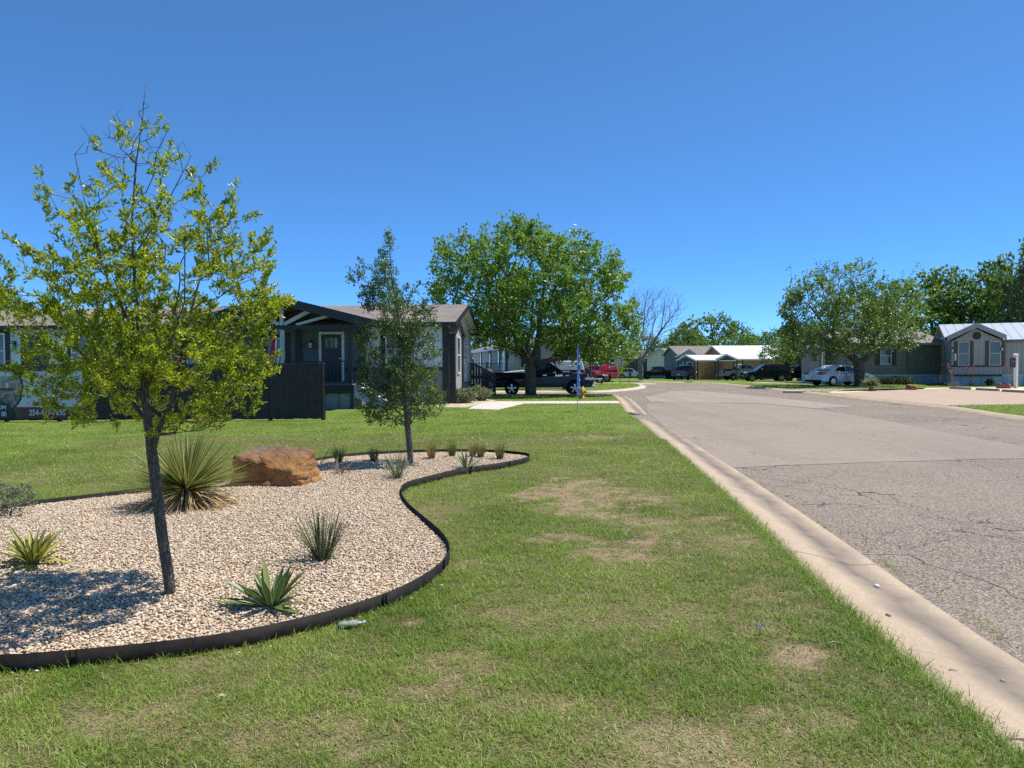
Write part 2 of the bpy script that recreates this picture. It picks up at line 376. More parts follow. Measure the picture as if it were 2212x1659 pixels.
def m_road(name, base, chip, crackw, contrast):
    m, nt, b = newmat(name); p = pos(nt)
    big = noi(nt, p, 0.25, 5, 0.6); mid = noi(nt, p, 2.2, 6, 0.65)
    cell = vor(nt, p, chip, 'F1', 'Color'); cd_ = vor(nt, p, chip, 'F1', 'Distance')
    sx = nt.nodes.new('ShaderNodeSeparateColor'); ln(nt, cell, sx.inputs[0])
    c = mixc(nt, ramp(nt, sx.outputs[0], (0.0, 0.0), (0.5, 0.5), (1.0, 1.0)), sc(base, 1 - contrast), sc(base, 1 + contrast))
    dark = ramp(nt, cd_, (0.35, 0.0), (0.75, 0.75 * contrast))
    c = mixc(nt, dark, c, sc(base, 0.25))
    c = mixc(nt, ramp(nt, big, (0.35, 0.0), (0.7, 0.35)), c, sc(base, 1.25))
    c = mixc(nt, ramp(nt, mid, (0.45, 0.0), (0.8, 0.3)), c, sc(base, 0.62))
    ms = nt.nodes.new('ShaderNodeMapping'); ln(nt, p, ms.inputs[0]); ms.inputs['Scale'].default_value = (1.1, 0.07, 1); ms.inputs['Rotation'].default_value = (0, 0, 0.09)
    c = mixc(nt, ramp(nt, noi(nt, ms.outputs[0], 1.0, 5, 0.6), (0.45, 0.0), (0.7, 0.3)), c, sc(base, 0.6))
    # wandering cracks, thicker where the noise is high
    dv = nt.nodes.new('ShaderNodeVectorMath'); dv.operation = 'ADD'; ln(nt, p, dv.inputs[0])
    nz = nt.nodes.new('ShaderNodeTexNoise'); ln(nt, p, nz.inputs['Vector']); nz.inputs['Scale'].default_value = 1.6; nz.inputs['Detail'].default_value = 5
    vs_ = nt.nodes.new('ShaderNodeVectorMath'); vs_.operation = 'SCALE'; ln(nt, nz.outputs[1], vs_.inputs[0]); vs_.inputs['Scale'].default_value = 0.75
    ln(nt, vs_.outputs[0], dv.inputs[1])
    e1 = vor(nt, dv.outputs[0], 0.42, 'DISTANCE_TO_EDGE'); e2 = vor(nt, dv.outputs[0], 1.1, 'DISTANCE_TO_EDGE')
    k1 = mth(nt, 'LESS_THAN', e1, mth(nt, 'MULTIPLY', ramp(nt, noi(nt, p, 0.8, 3), (0.42, 0.0), (0.75, 1.0)), crackw))
    k2 = mth(nt, 'LESS_THAN', e2, mth(nt, 'MULTIPLY', ramp(nt, noi(nt, p, 0.35, 3), (0.5, 0.0), (0.72, 1.0)), crackw * 1.1))
    k = mth(nt, 'MAXIMUM', k1, k2)
    c = mixc(nt, mth(nt, 'MULTIPLY', k, 0.8), c, (0.025, 0.022, 0.02))
    ln(nt, c, b.inputs['Base Color']); b.inputs['Roughness'].default_value = 0.9; b.inputs['Specular IOR Level'].default_value = 0.25
    h = mth(nt, 'SUBTRACT', mth(nt, 'MULTIPLY', cd_, -0.5), mth(nt, 'MULTIPLY', k, 2.0))
    bmp(nt, b, h, 0.55, 0.012); return m
def m_conc(name, base, uvstain=False, joints=0.0):
    m, nt, b = newmat(name); p = pos(nt)
    f1 = noi(nt, p, 0.9, 6, 0.65); f2 = noi(nt, p, 70, 4, 0.7)
    c = mixc(nt, ramp(nt, f1, (0.3, 0.0), (0.72, 1.0)), sc(base, 0.82), sc(base, 1.1))
    c = mixc(nt, ramp(nt, f2, (0.35, 0.5), (0.6, 0.0)), c, sc(base, 0.5))
    if uvstain:
        s = nt.nodes.new('ShaderNodeSeparateXYZ'); ln(nt, coords(nt, 'UV'), s.inputs[0])
        wob = mth(nt, 'MULTIPLY', mth(nt, 'SUBTRACT', noi(nt, p, 1.3, 5), 0.5), 0.35)
        d = mth(nt, 'ABSOLUTE', mth(nt, 'ADD', mth(nt, 'SUBTRACT', s.outputs[1], 0.72), wob))
        st = ramp(nt, d, (0.0, 1.0), (0.1, 0.6), (0.24, 0.0))
        st = mth(nt, 'MULTIPLY', st, ramp(nt, noi(nt, p, 3.5, 6, 0.7), (0.25, 0.55), (0.6, 1.0)))
        c = mixc(nt, st, c, (0.14, 0.12, 0.1))
        jn = mth(nt, 'ADD', s.outputs[0], mth(nt, 'MULTIPLY', mth(nt, 'SUBTRACT', noi(nt, p, 4, 4), 0.5), 0.22))
        fr = mth(nt, 'FRACT', mth(nt, 'DIVIDE', jn, 3.05))
        j = mth(nt, 'LESS_THAN', fr, 0.006)
        c = mixc(nt, mth(nt, 'MULTIPLY', j, 0.85), c, (0.05, 0.035, 0.025))
        j2 = mth(nt, 'LESS_THAN', mth(nt, 'FRACT', mth(nt, 'ADD', mth(nt, 'DIVIDE', s.outputs[0], 1.525), .37)), 0.006)
        c = mixc(nt, mth(nt, 'MULTIPLY', j2, 0.35), c, (0.12, 0.09, 0.07))
        c = mixc(nt, ramp(nt, noi(nt, p, 16, 6, 0.75), (0.48, 0.0), (0.75, 0.4)), c, (0.22, 0.18, 0.14))
    if joints:
        s = nt.nodes.new('ShaderNodeSeparateXYZ'); ln(nt, p, s.inputs[0])
        fr = mth(nt, 'FRACT', mth(nt, 'DIVIDE', s.outputs[1], joints)); j = mth(nt, 'LESS_THAN', fr, 0.01)
        c = mixc(nt, mth(nt, 'MULTIPLY', j, 0.6), c, sc(base, 0.3))
    ln(nt, c, b.inputs['Base Color']); b.inputs['Roughness'].default_value = 0.85; b.inputs['Specular IOR Level'].default_value = 0.3
    bmp(nt, b, f2, 0.25, 0.006); return m
M_LAWN, M_FARLAWN = m_lawn(), m_farlawn()
M_ROAD = m_road('chip_seal', (0.275, 0.226, 0.184), 80, 0.0095, 0.9)
M_PATCH = m_road('worn_asphalt', (0.285, 0.235, 0.194), 95, 0.004, 0.3)
M_PATCH2 = m_road('pale_asphalt', (0.31, 0.26, 0.22), 95, 0.003, 0.25)
M_KERB = m_conc('kerb_concrete', (0.47, 0.37, 0.265), True)
M_PAD = m_conc('pad_concrete', (0.46, 0.345, 0.26), False, 4.0)
M_WALK = m_conc('path_concrete', (0.62, 0.57, 0.5), False)
M_DRIVE = m_conc('drive_concrete', (0.47, 0.4, 0.33), False)
# ------------------------------------------------------------------ terrain
def strip(name, ys, x0, x1, dz, mat):
    mb = MB(); vs = []
    for y in ys: vs += [(x0, y, zt(y) + dz), (x1, y, zt(y) + dz)]
    mb.add(vs, [(2 * i, 2 * i + 1, 2 * i + 3, 2 * i + 2) for i in range(len(ys) - 1)])
    return tag(mb.build(name, mat, norm=False), kind='structure')
strip('ground', [-60, 58, 228, 2500], -1800, 1800, -0.2, M_FARLAWN)
strip('road', [-12, 58, 150], -60, 75, -0.10, M_ROAD)
def g2(ix, iy, z=0.0):
    p = G(ix, iy, z); return (p.x, p.y)
# left kerb line (grass edge)
k_near = [g2(2211, 1640), g2(1800, 1290), g2(1600, 1100), g2(1430, 950), g2(1377, 905)]
d0 = Vector(k_near[1]) - Vector(k_near[0]); d0.normalize()
start = (k_near[0][0] - d0.x * 9, k_near[0][1] - d0.y * 9)
k_near = [start] + k_near
k_far = [g2(1351, 890), g2(1340, 872), g2(1331, 860), g2(1322, 854.5), g2(1305, 851.5)]
cornerY = k_far[-1][1]
lawn_poly = k_near + k_far + [(1.0, cornerY + 0.6), (-4, 39.6), (-45, 41.5), (-45, -12), (start[0], -12)]
# bed outline (metal edging), foot on the grass
bed_px = [(0, 1456), (100, 1450), (300, 1431), (500, 1404), (700, 1358), (850, 1307), (935, 1258), (968, 1220), (966, 1192),
          (945, 1165), (908, 1132), (878, 1103), (866, 1078), (876, 1060), (930, 1043), (1000, 1026), (1080, 1014), (1128, 1004), (1143, 996),
          (1128, 990), (1060, 984), (950, 983), (850, 986), (760, 992), (690, 1002), (610, 1020), (500, 1042), (400, 1058), (310, 1072), (200, 1086), (90, 1099), (0, 1111)]
bed_pts = [g2(*p) for p in bed_px]
bed_pts = [(-4.2, 3.75), (-3.4, 3.66)] + bed_pts + [(-7.0, 7.3), (-7.9, 6.3), (-7.4, 5.0), (-5.8, 4.15)]
bed_line = smoothline(bed_pts, 6, True)
# ---- lawn: fine sheet near the camera carries a 'dry' attribute, worn patches as in the photo
DRY = [(1290, 1062, 95, 26, 1.0), (1380, 1072, 60, 16, .8), (1150, 1072, 42, 11, .9), (1290, 946, 55, 5, 1.0), (1240, 1098, 80, 12, .7), (1400, 1130, 80, 18, .6),
       (1330, 1190, 85, 18, .75), (1430, 1180, 60, 18, .6), (1200, 1165, 60, 8, .5), (1010, 1222, 52, 10, .9), (1750, 1440, 85, 30, .95), (1820, 1480, 50, 18, .7), (1150, 1525, 90, 18, .6), (885, 1350, 30, 8, .8),
       (1640, 1370, 60, 14, .5), (1000, 1435, 80, 20, .45), (300, 1560, 160, 40, .4), (620, 1600, 200, 40, .4), (130, 1086, 90, 5, .9), (260, 1075, 60, 6, .8), (1480, 1600, 120, 30, .45),
       (1960, 1420, 40, 12, .4), (460, 985, 60, 7, .35), (1600, 1165, 40, 10, .5), (1530, 1125, 40, 8, .5), (900, 1500, 120, 20, .4), (1700, 1560, 100, 24, .45)]
DRYW = []
for ix, iy, rx, ry, s_ in DRY:
    c = G(ix, iy); e = G(ix + rx, iy); u = G(ix, iy - ry); l = G(ix, iy + ry)
    DRYW.append((c.x, c.y, abs(e.x - c.x), (u.y - l.y) / 2, s_))
DRYW = [(a, b, c * 1.25, d * 1.4, min(1, e * 1.15)) for a, b, c, d, e in DRYW]
def dryness(x, y):
    d = np.zeros(len(x)); nz = fbm(x, y, 3.2, 5); n2 = fbm(x, y, 12, 9)
    for cx, cy, rx, ry, s_ in DRYW:
        q = np.hypot((x - cx) / rx, (y - cy) / ry) + (nz - 0.5) * 1.3 + (n2 - 0.5) * 0.8
        d = np.maximum(d, s_ * np.clip((1.15 - q) / 0.45, 0, 1))
    base = np.clip((fbm(x, y, 1.1, 23) - 0.5) * 2.4, 0, 1) * np.clip((16 - y) / 9, 0.0, 1)
    fr_ = np.clip((fbm(x, y, 4.5, 61) - .36) * 5, 0.08, 1) * np.clip((fbm(x, y, 14, 63) - .3) * 4, .3, 1)
    return np.clip(np.maximum(d * (.35 + fr_ * 1.15), base * 0.65) , 0, 1)
slab('lawn', lawn_poly, -0.004, -0.19, m_farlawn('lawn_grass', 0.68))
gx = np.arange(-9.0, 4.6, 0.06); gy = np.arange(1.2, 16.5, 0.06)
XX, YY = np.meshgrid(gx, gy); xs, ys = XX.ravel(), YY.ravel()
keep = inpoly(xs, ys, lawn_poly) & (polydist(xs, ys, k_near, False) > 0.03)
idx = np.arange(len(xs)).reshape(XX.shape)
q = np.stack([idx[:-1, :-1], idx[:-1, 1:], idx[1:, 1:], idx[1:, :-1]], -1).reshape(-1, 4)
q = q[keep[q].all(1)]
zz = 0.002 + 0.006 * (fbm(xs, ys, 1.5, 3) - 0.3)
lw = mesh_np('lawn_turf', np.stack([xs, ys, zz], 1), q, M_LAWN, None, True, {'dry': dryness(xs, ys)})
tag(lw, kind='structure')
# ---- kerbs and gutter
KP = [(-0.05, -0.19), (-0.03, 0.0), (0.14, -0.006), (0.26, -0.03), (0.38, -0.066), (0.5, -0.09), (0.62, -0.096), (0.74, -0.094), (0.76, -0.19)]
kn = smoothline(k_near[:-1], 6) + [k_near[-1]]
tag(sweep('kerb', kn, KP, M_KERB, None, True), kind='structure')
kf = smoothline(k_far + [(1.0, cornerY + 0.6), (-4, 39.6), (-30, 41)], 5)
tag(sweep('kerb', kf, KP, M_KERB, None, True), kind='structure')
# right side
k_right = [(14.6, -12), (14.9, 12), g2(2211, 899), g2(2057, 877), g2(1897, 861), g2(1800, 850.5), g2(1640, 835), g2(1500, 824), (16.5, 72), (15, 79), (11, 82), (0, 84), (-45, 86)]
KR = [(a, b) for a, b in [(0.05, -0.19), (0.03, 0.0), (-0.12, 0.0), (-0.24, -0.028), (-0.38, -0.08), (-0.5, -0.096), (-0.74, -0.085), (-0.76, -0.19)]]
tag(sweep('kerb', smoothline(k_right, 5), KR, M_KERB, None, True), kind='structure')
right_poly = k_right + [(-45, 150), (85, 150), (85, -12)]
slab('lawn', right_poly, 0.0, -0.19, m_farlawn('verge_grass', 0.85))
isl = [(-45, 45.0), (0, 44.4), g2(1263, 844), g2(1310, 842.5), g2(1349, 839.5), g2(1374, 836), g2(1381, 832.5), g2(1372, 828.5), g2(1355, 826), g2(1330, 824.5), (5, 60.5), (-45, 61)]
slab('lawn', isl, 0.0, -0.19, m_farlawn('island_grass', 0.95))
KI = [(0.05, -0.19), (0.03, 0.004), (-0.14, 0.004), (-0.3, -0.06), (-0.5, -0.09), (-0.52, -0.19)]
M_KERB2 = m_conc('pale_kerb_concrete', (0.55, 0.47, 0.38), False)
tag(sweep('kerb', smoothline([(isl[i][0], isl[i][1]) for i in range(0, 10)], 4), [(-a, b) for a, b in KI], M_KERB2, None, True), kind='structure')
# smoother resurfaced sheets on the road
pt = [g2(x, y, -0.09) for x, y in [(1583, 1010), (1700, 1004), (1800, 1001), (1900, 997), (2000, 995), (2110, 991), (2300, 989), (2300, 974), (2211, 964), (2100, 944), (1993, 925), (1915, 908), (1845, 897), (1760, 884), (1640, 872), (1440, 868), (1395, 872), (1398, 890), (1425, 912), (1470, 940)]]
tag(slab('road_patch', pt, -0.094, -0.12, M_PATCH), kind='structure')
pt = [g2(x, y, -0.09) for x, y in [(1405, 868), (1640, 871), (1760, 882), (1850, 878), (1700, 862), (1600, 852), (1500, 844), (1450, 845), (1392, 858)]]
tag(slab('road_patch', pt, -0.090, -0.12, M_PATCH2), kind='structure')
# path across the lawn to the house, drive, parking pad, gravel strip
def quadslab(name, pxs, mat, z, zb=-0.1): return slab(name, [g2(x, y) for x, y in pxs], z, zb, mat)
quadslab('path', [(1333, 866.5), (1080, 866.8), (1048, 869), (1030, 874), (1010, 884), (1075, 885.5), (1110, 878), (1130, 872.5), (1340, 871.5)], M_WALK, 0.012)
M_MULCH = simple('tan_gravel', (0.5, 0.41, 0.3), 0.9, 0.4, 14, 0.8, 40)
quadslab('gravel_strip', [(940, 876), (1000, 868), (1048, 863), (1072, 866), (1030, 875), (1005, 881), (945, 881)], M_MULCH, 0.02)
pad = [(16.35, 26.7), (22, 27.3), (45, 29.5), (45, 36), (27.5, 37.4), (27.6, 44.2), (24.4, 43.2), (21.8, 41.6), (19.6, 39.9), (17.2, 38.0), (16.6, 32.2)]
slab('driveway', pad, 0.006, -0.1, M_PAD)
slab('gravel_strip', [(27.5, 37.6), (60, 36), (60, 46.5), (27.8, 45.8), (24.0, 45.0), (20.5, 43.0), (17.6, 39.6), (17.2, 38.0), (19.6, 39.9), (21.8, 41.6), (24.4, 43.2), (27.6, 44.2)], 0.012, -0.1, simple('pale_yellow_gravel', (0.6, 0.5, 0.33), 0.9, 0.35, 9, 0.8, 30))
for px in ([(1690, 845), (1760, 836), (2000, 838), (1990, 842), (1800, 846)], [(1620, 828), (1640, 826), (1760, 828), (1750, 830.5)]):
    quadslab('driveway', px, M_DRIVE, 0.012)
slab('driveway', [(-45, 61.2), (12.3, 61.2), (13.5, 66), (13.0, 72), (10, 78), (-45, 80)], -0.08, -0.12, M_DRIVE)
# ------------------------------------------------------------------ gravel bed
M_PEB = None
def m_pebble():
    m, nt, b = newmat('river_pebble'); r = attr(nt, 'rnd')
    c = ramp(nt, r, (0.0, (0.26, 0.19, 0.13)), (0.09, (0.42, 0.29, 0.18)), (0.28, (0.55, 0.42, 0.285)), (0.5, (0.61, 0.485, 0.345)), (0.68, (0.63, 0.52, 0.385)), (0.84, (0.69, 0.605, 0.485)), (0.93, (0.3, 0.28, 0.25)), (0.96, (0.6, 0.36, 0.2)), (1.0, (0.72, 0.65, 0.55)))
    n = ramp(nt, noi(nt, pos(nt), 70, 4, 0.6), (0.3, 0.8), (0.7, 1.12))
    mx = nt.nodes.new('ShaderNodeMix'); mx.data_type = 'RGBA'; mx.blend_type = 'MULTIPLY'; mx.inputs[0].default_value = 1
    ln(nt, c, mx.inputs[6]); ln(nt, n, mx.inputs[7]); ln(nt, mx.outputs[2], b.inputs['Base Color'])
    b.inputs['Roughness'].default_value = 0.6; b.inputs['Specular IOR Level'].default_value = 0.35; return m
M_PEB = m_pebble()
def bed_h(x, y):
    d = polydist(x, y, bed_line)
    return 0.052 + 0.05 * np.clip(d / 1.0, 0, 1) + 0.02 * (fbm(x, y, 1.7, 31) - 0.5)
bx_ = np.array(bed_line)
# floor of the bed
gx = np.arange(bx_[:, 0].min() - .1, bx_[:, 0].max() + .1, 0.05); gy = np.arange(bx_[:, 1].min() - .1, bx_[:, 1].max() + .1, 0.05)
XX, YY = np.meshgrid(gx, gy); xs, ys = XX.ravel(), YY.ravel()
ins = inpoly(xs, ys, bed_line); dd = polydist(xs, ys, bed_line)
idx = np.arange(len(xs)).reshape(XX.shape)
q = np.stack([idx[:-1, :-1], idx[:-1, 1:], idx[1:, 1:], idx[1:, :-1]], -1).reshape(-1, 4); q = q[ins[q].any(1)]
zz = np.where(ins & (dd > .03), bed_h(xs, ys) - 0.014, -0.03)
fl = mesh_np('gravel_bed', np.stack([xs, ys, zz], 1), q, simple('bed_grit', (0.4, 0.315, 0.225), 0.95, 0.35, 30, 0.8, 90)); tag(fl, kind='structure')
def pebbles(spacing, sel, sub, smin, smax):
    gx = np.arange(bx_[:, 0].min(), bx_[:, 0].max(), spacing); gy = np.arange(bx_[:, 1].min(), bx_[:, 1].max(), spacing)
    XX, YY = np.meshgrid(gx, gy); x = XX.ravel() + rng.uniform(-.5, .5, XX.size) * spacing; y = YY.ravel() + rng.uniform(-.5, .5, XX.size) * spacing
    k = sel(x, y); x, y = x[k], y[k]
    k = inpoly(x, y, bed_line); x, y = x[k], y[k]
    k = polydist(x, y, bed_line) > 0.012; x, y = x[k], y[k]
    n = len(x)
    if n > 5000:
        i_ = rng.choice(len(bed_line), 70); o_ = np.array(bed_line)[i_] + rng.normal(0, .09, (70, 2)); o_ = o_[~inpoly(o_[:, 0], o_[:, 1], bed_line)]; x = np.r_[x, o_[:, 0]]; y = np.r_[y, o_[:, 1]]; n = len(x)
    import bmesh
    b = bmesh.new(); bmesh.ops.create_icosphere(b, subdivisions=sub, radius=1.0)
    T = np.array([v.co[:] for v in b.verts]); Tf = np.array([[v.index for v in f.verts] for f in b.faces]); b.free()
    s = np.stack([rng.uniform(.85, 1.6, n), rng.uniform(.7, 1.05, n), rng.uniform(.4, .75, n)], 1) * rng.uniform(smin, smax, n)[:, None] * np.where(rng.random(n) < .06, 1.45, 1.0)[:, None]
    a = rng.uniform(0, 2 * PI, n); tl = rng.normal(0, .3, n)
    P = T[None] * s[:, None]
    P = P * (1 + 0.13 * rng.normal(0, 1, (n, len(T), 1)).clip(-1.5, 1.5))
    ca, sa = np.cos(a)[:, None], np.sin(a)[:, None]; ct, st = np.cos(tl)[:, None], np.sin(tl)[:, None]
    X = P[..., 0] * ct - P[..., 2] * st; Z = P[..., 0] * st + P[..., 2] * ct; Y = P[..., 1]
    V = np.stack([X * ca - Y * sa + x[:, None], X * sa + Y * ca + y[:, None], Z + (np.where(inpoly(x, y, bed_line), bed_h(x, y), .012) + rng.uniform(-.008, .006, n))[:, None]], -1)
    Fq = (np.arange(n)[:, None, None] * len(T) + Tf[None]).reshape(-1, 3)
    return V.reshape(-1, 3), Fq, np.repeat(rng.random(n), len(T))
vis = lambda x, y: np.abs(x) < 0.78 * y + 0.5
v1, f1, r1 = pebbles(0.0162, lambda x, y: vis(x, y) & (y < 5.2), 2, 0.0065, 0.0108)
v2, f2, r2 = pebbles(0.018, lambda x, y: vis(x, y) & (y >= 5.2), 1, 0.0078, 0.0125)
v3, f3, r3 = pebbles(0.05, lambda x, y: ~vis(x, y), 1, 0.02, 0.03)
pv = np.concatenate([v1, v2, v3]); pf = np.concatenate([f1, f2 + len(v1), f3 + len(v1) + len(v2)])
o = mesh_np('gravel', pv, pf, M_PEB, None, True, {'rnd': np.concatenate([r1, r2, r3])})
tag(o, 'tan and cream river pebbles filling the curved planting bed', 'gravel', kind='stuff')
# dry leaf litter over bed, lawn edge and gutter
n = 420; x = rng.uniform(-6.5, 3.2, n); y = rng.uniform(2.6, 11, n); k = (np.abs(x) < .76 * y) & (inpoly(x, y, bed_line) | (rng.random(n) < .35)); x, y = x[k], y[k]; n = len(x)
z = np.where(inpoly(x, y, bed_line), bed_h(x, y) + .012, np.where(inpoly(x, y, lawn_poly), .035, -.08)); az = rng.uniform(0, 2 * PI, n)
V, Q = leaves(np.c_[x, y, z], np.stack([np.cos(az), np.sin(az), rng.normal(0, .25, n)], 1), rng.uniform(.012, .03, n), rng.uniform(.006, .013, n), .5)
tag(mesh_np('leaf_litter', V, Q, leafmat('dead_brown_leaf', (.09, .05, .025), (.22, .13, .06), (.42, .29, .15), .15, .7), None, True, {'rnd': rep(rng.random(n), 6)}), 'small dry brown leaves scattered over gravel, lawn and gutter', 'litter', kind='stuff')
# metal edging with stakes and lap plates
M_EDGE = simple('dark_steel', (0.012, 0.0105, 0.0085), 0.7, 0.75, 9, 0.25, 25, spec=0.2)
ed = thing('bed_edging', 'dark steel edging strip curving round the pebble bed', 'edging', (0, 0, 0))
EP = [(-0.003, -0.05), (-0.003, 0.104), (0.003, 0.106), (0.003, -0.05)]
sweep('steel_strip', bed_line, EP + [EP[0]], M_EDGE, ed, True, True)
for ix, iy in ((170, 1445), (830, 1314), (958, 1238), (1104, 1010), (925, 1145)):
    p = Vector(g2(ix, iy)); j = min(range(len(bed_line)), key=lambda i: (Vector(bed_line[i]) - p).length)
    a, b2 = Vector(bed_line[j]), Vector(bed_line[(j + 1) % len(bed_line)]); d = (b2 - a).normalized(); nrm = Vector((d.y, -d.x))
    mb = MB(); c = a - nrm * 0.0; 
    mb.bar((c.x + nrm.x * .005 - d.x * .02, c.y + nrm.y * .005 - d.y * .02, .05), (c.x + nrm.x * .005 + d.x * .02, c.y + nrm.y * .005 + d.y * .02, .05), .003, .03)
    for s_ in (-1, 1): mb.bar((c.x + nrm.x * .008 + d.x * .014 * s_, c.y + nrm.y * .008 + d.y * .014 * s_, -.03), (c.x + nrm.x * .008 + d.x * .014 * s_, c.y + nrm.y * .008 + d.y * .014 * s_, .104), .005)
    mb.build('stake_plate', M_EDGE, ed)
# ------------------------------------------------------------------ grass blades
def m_blade():
    m, nt, b = newmat('grass_blade'); r = attr(nt, 'rnd'); dry = attr(nt, 'dry'); p = pos(nt)
    big = noi(nt, p, 0.7, 4, 0.6)
    gcol = ramp(nt, r, (0.0, (0.055, 0.12, 0.012)), (0.3, (0.145, 0.25, 0.026)), (0.65, (0.29, 0.385, 0.055)), (1.0, (0.5, 0.54, 0.17)))
    gcol = mixc(nt, ramp(nt, big, (0.35, 0.0), (0.7, 0.4)), gcol, (0.13, 0.24, 0.03))
    s = ramp(nt, r, (0.0, (0.2, 0.14, 0.075)), (0.5, (0.4, 0.3, 0.17)), (1.0, (0.58, 0.47, 0.29)))
    c = mixc(nt, dry, gcol, s); ln(nt, c, b.inputs['Base Color']); b.inputs['Roughness'].default_value = 0.45
    b.inputs['Specular IOR Level'].default_value = 0.35
    t = nt.nodes.new('ShaderNodeBsdfTranslucent'); ln(nt, mixc(nt, 0.4, c, (0.4, 0.6, 0.07)), t.inputs['Color'])
    mx = nt.nodes.new('ShaderNodeMixShader'); mx.inputs[0].default_value = 0.38
    ln(nt, b.outputs[0], mx.inputs[1]); ln(nt, t.outputs[0], mx.inputs[2]); ln(nt, mx.outputs[0], nt.nodes['Material Output'].inputs['Surface']); return m
M_BLADE = m_blade()
clear = [lawn_poly]
path_poly = [g2(x, y) for x, y in [(1333, 866.5), (1080, 866.8), (1048, 869), (1030, 874), (1010, 884), (1075, 885.5), (1110, 878), (1130, 872.5), (1340, 871.5)]]
houseA_px = [(-30, 33.2), (-2.4, 29.2), (-1.6, 38), (-30, 41)]
GV, GQ, GR, GD = [], [], [], []; goff = 0
def blades(n, y0, y1, wd, ln0, ln1, poly=lawn_poly, margin=0.0, xr=None, extra=None, ns=2):
    global goff
    xa, xb = xr if xr else (-0.80 * y1 - .3, min(0.80 * y1, 6))
    n = int(n * (xb - xa) * (y1 - y0)); x = rng.uniform(xa, xb, n); y = rng.uniform(y0, y1, n)
    k = (np.abs(x) < 0.77 * y + 0.5) & inpoly(x, y, poly) & ~inpoly(x, y, bed_line) & ~inpoly(x, y, path_poly) & ~inpoly(x, y, houseA_px)
    if extra is not None: k &= extra(x, y)
    x, y = x[k], y[k]; d = dryness(x, y) if y1 < 17 else np.zeros(len(x)) + 0.35 * np.clip((fbm(x, y, .5, 4) - .4) * 4, 0, 1)
    thin = np.clip((fbm(x, y, 9, 77) - 0.25) * 2.4, 0.25, 1)
    k = rng.random(len(x)) < (1 - 0.58 * d * np.clip(fbm(x, y, 7, 91) * 2.2, .3, 1.5)) * thin
    x, y, d = x[k], y[k], d[k]; n = len(x)
    isd = (rng.random(n) < 0.26 + 0.74 * d).astype(float)
    lush = fbm(x, y, 1.4, 51)
    Ln = rng.uniform(ln0, ln1, n) * (0.7 + 0.8 * lush) * np.where(isd > 0, .8, 1.0)
    az = rng.uniform(0, 2 * PI, n); tilt = np.where(isd > 0, rng.uniform(.05, .5, n), rng.uniform(.25, 1.25, n))
    D = np.stack([np.cos(az) * np.cos(tilt), np.sin(az) * np.cos(tilt), np.sin(tilt)], 1)
    P = np.stack([x, y, np.full(n, 0.005)], 1)
    V, Q, T, A = ribbons(P, D, Ln, wd * rng.uniform(.7, 1.3, n), rng.uniform(.1, .5, n) * np.sin(tilt), ns, 2)
    V[:, 2] = np.maximum(V[:, 2], 0.004 + V[:, 2] * .1)
    rr = np.clip(0.5 + 0.9 * (lush - .5) * -1 + rng.normal(0, .25, n), 0, 1)
    GV.append(V); GQ.append(Q + goff); goff += len(V); GR.append(rep(rr, 2 * ns + 2)); GD.append(rep(isd * rng.uniform(.6, 1, n), 2 * ns + 2))
blades(23000, 2.3, 4.2, .0034, .028, .058)
blades(17000, 4.2, 6.2, .0042, .028, .058)
blades(11000, 6.2, 9.5, .0054, .028, .055, ns=1)
blades(5200, 9.5, 14, .0078, .028, .055, ns=1)
blades(2400, 14, 20.5, .012, .03, .055, xr=(-16.5, 5), ns=1)
blades(1000, 20.5, 31, .019, .03, .055, xr=(-24, 6), extra=lambda x, y: (y < 20.8) | (x > -5.6), ns=1)
# taller fringe along the kerb and the steel strip, and scattered tall stalks
def fringe(line, per, spread, l0, l1, off, closed=False, wd=.004):
    global goff
    pts = np.array(line); nx = np.roll(pts, -1, 0) if closed else pts[1:]; st = pts if closed else pts[:-1]
    seg = np.hypot(*(nx - st).T); tot = seg.sum(); n = int(tot * per); i = rng.choice(len(seg), n, p=seg / tot); t = rng.random((n, 1))
    p = st[i] * (1 - t) + nx[i] * t; d = (nx - st)[i] / seg[i][:, None]; nr = np.stack([d[:, 1], -d[:, 0]], 1)
    p = p + nr * (off + rng.normal(0, spread, n))[:, None]
    k = (p[:, 1] > 2) & (p[:, 1] < 16) & ~inpoly(p[:, 0], p[:, 1], bed_line) & (np.abs(p[:, 0]) < .77 * p[:, 1] + .5); p = p[k]; nr = nr[k]; n = len(p)
    az = rng.uniform(0, 2 * PI, n); tilt = rng.uniform(.5, 1.35, n)
    D = np.stack([np.cos(az) * np.cos(tilt), np.sin(az) * np.cos(tilt), np.sin(tilt)], 1)
    V, Q, T, A = ribbons(np.c_[p, np.full(n, .004)], D, rng.uniform(l0, l1, n), wd * rng.uniform(.7, 1.4, n), rng.uniform(.2, .6, n), 2, 2)
    GV.append(V); GQ.append(Q + goff); goff += len(V); GR.append(rep(rng.beta(2, 2.5, n), 6)); GD.append(rep((rng.random(n) < .12) * .8, 6))
fringe(k_near[:-1], 900, .05, .045, .10, -.03)
fringe(bed_line, 130, .02, .05, .12, -.02, True)
fringe(bed_line, 130, .02, .05, .12, .02, True)
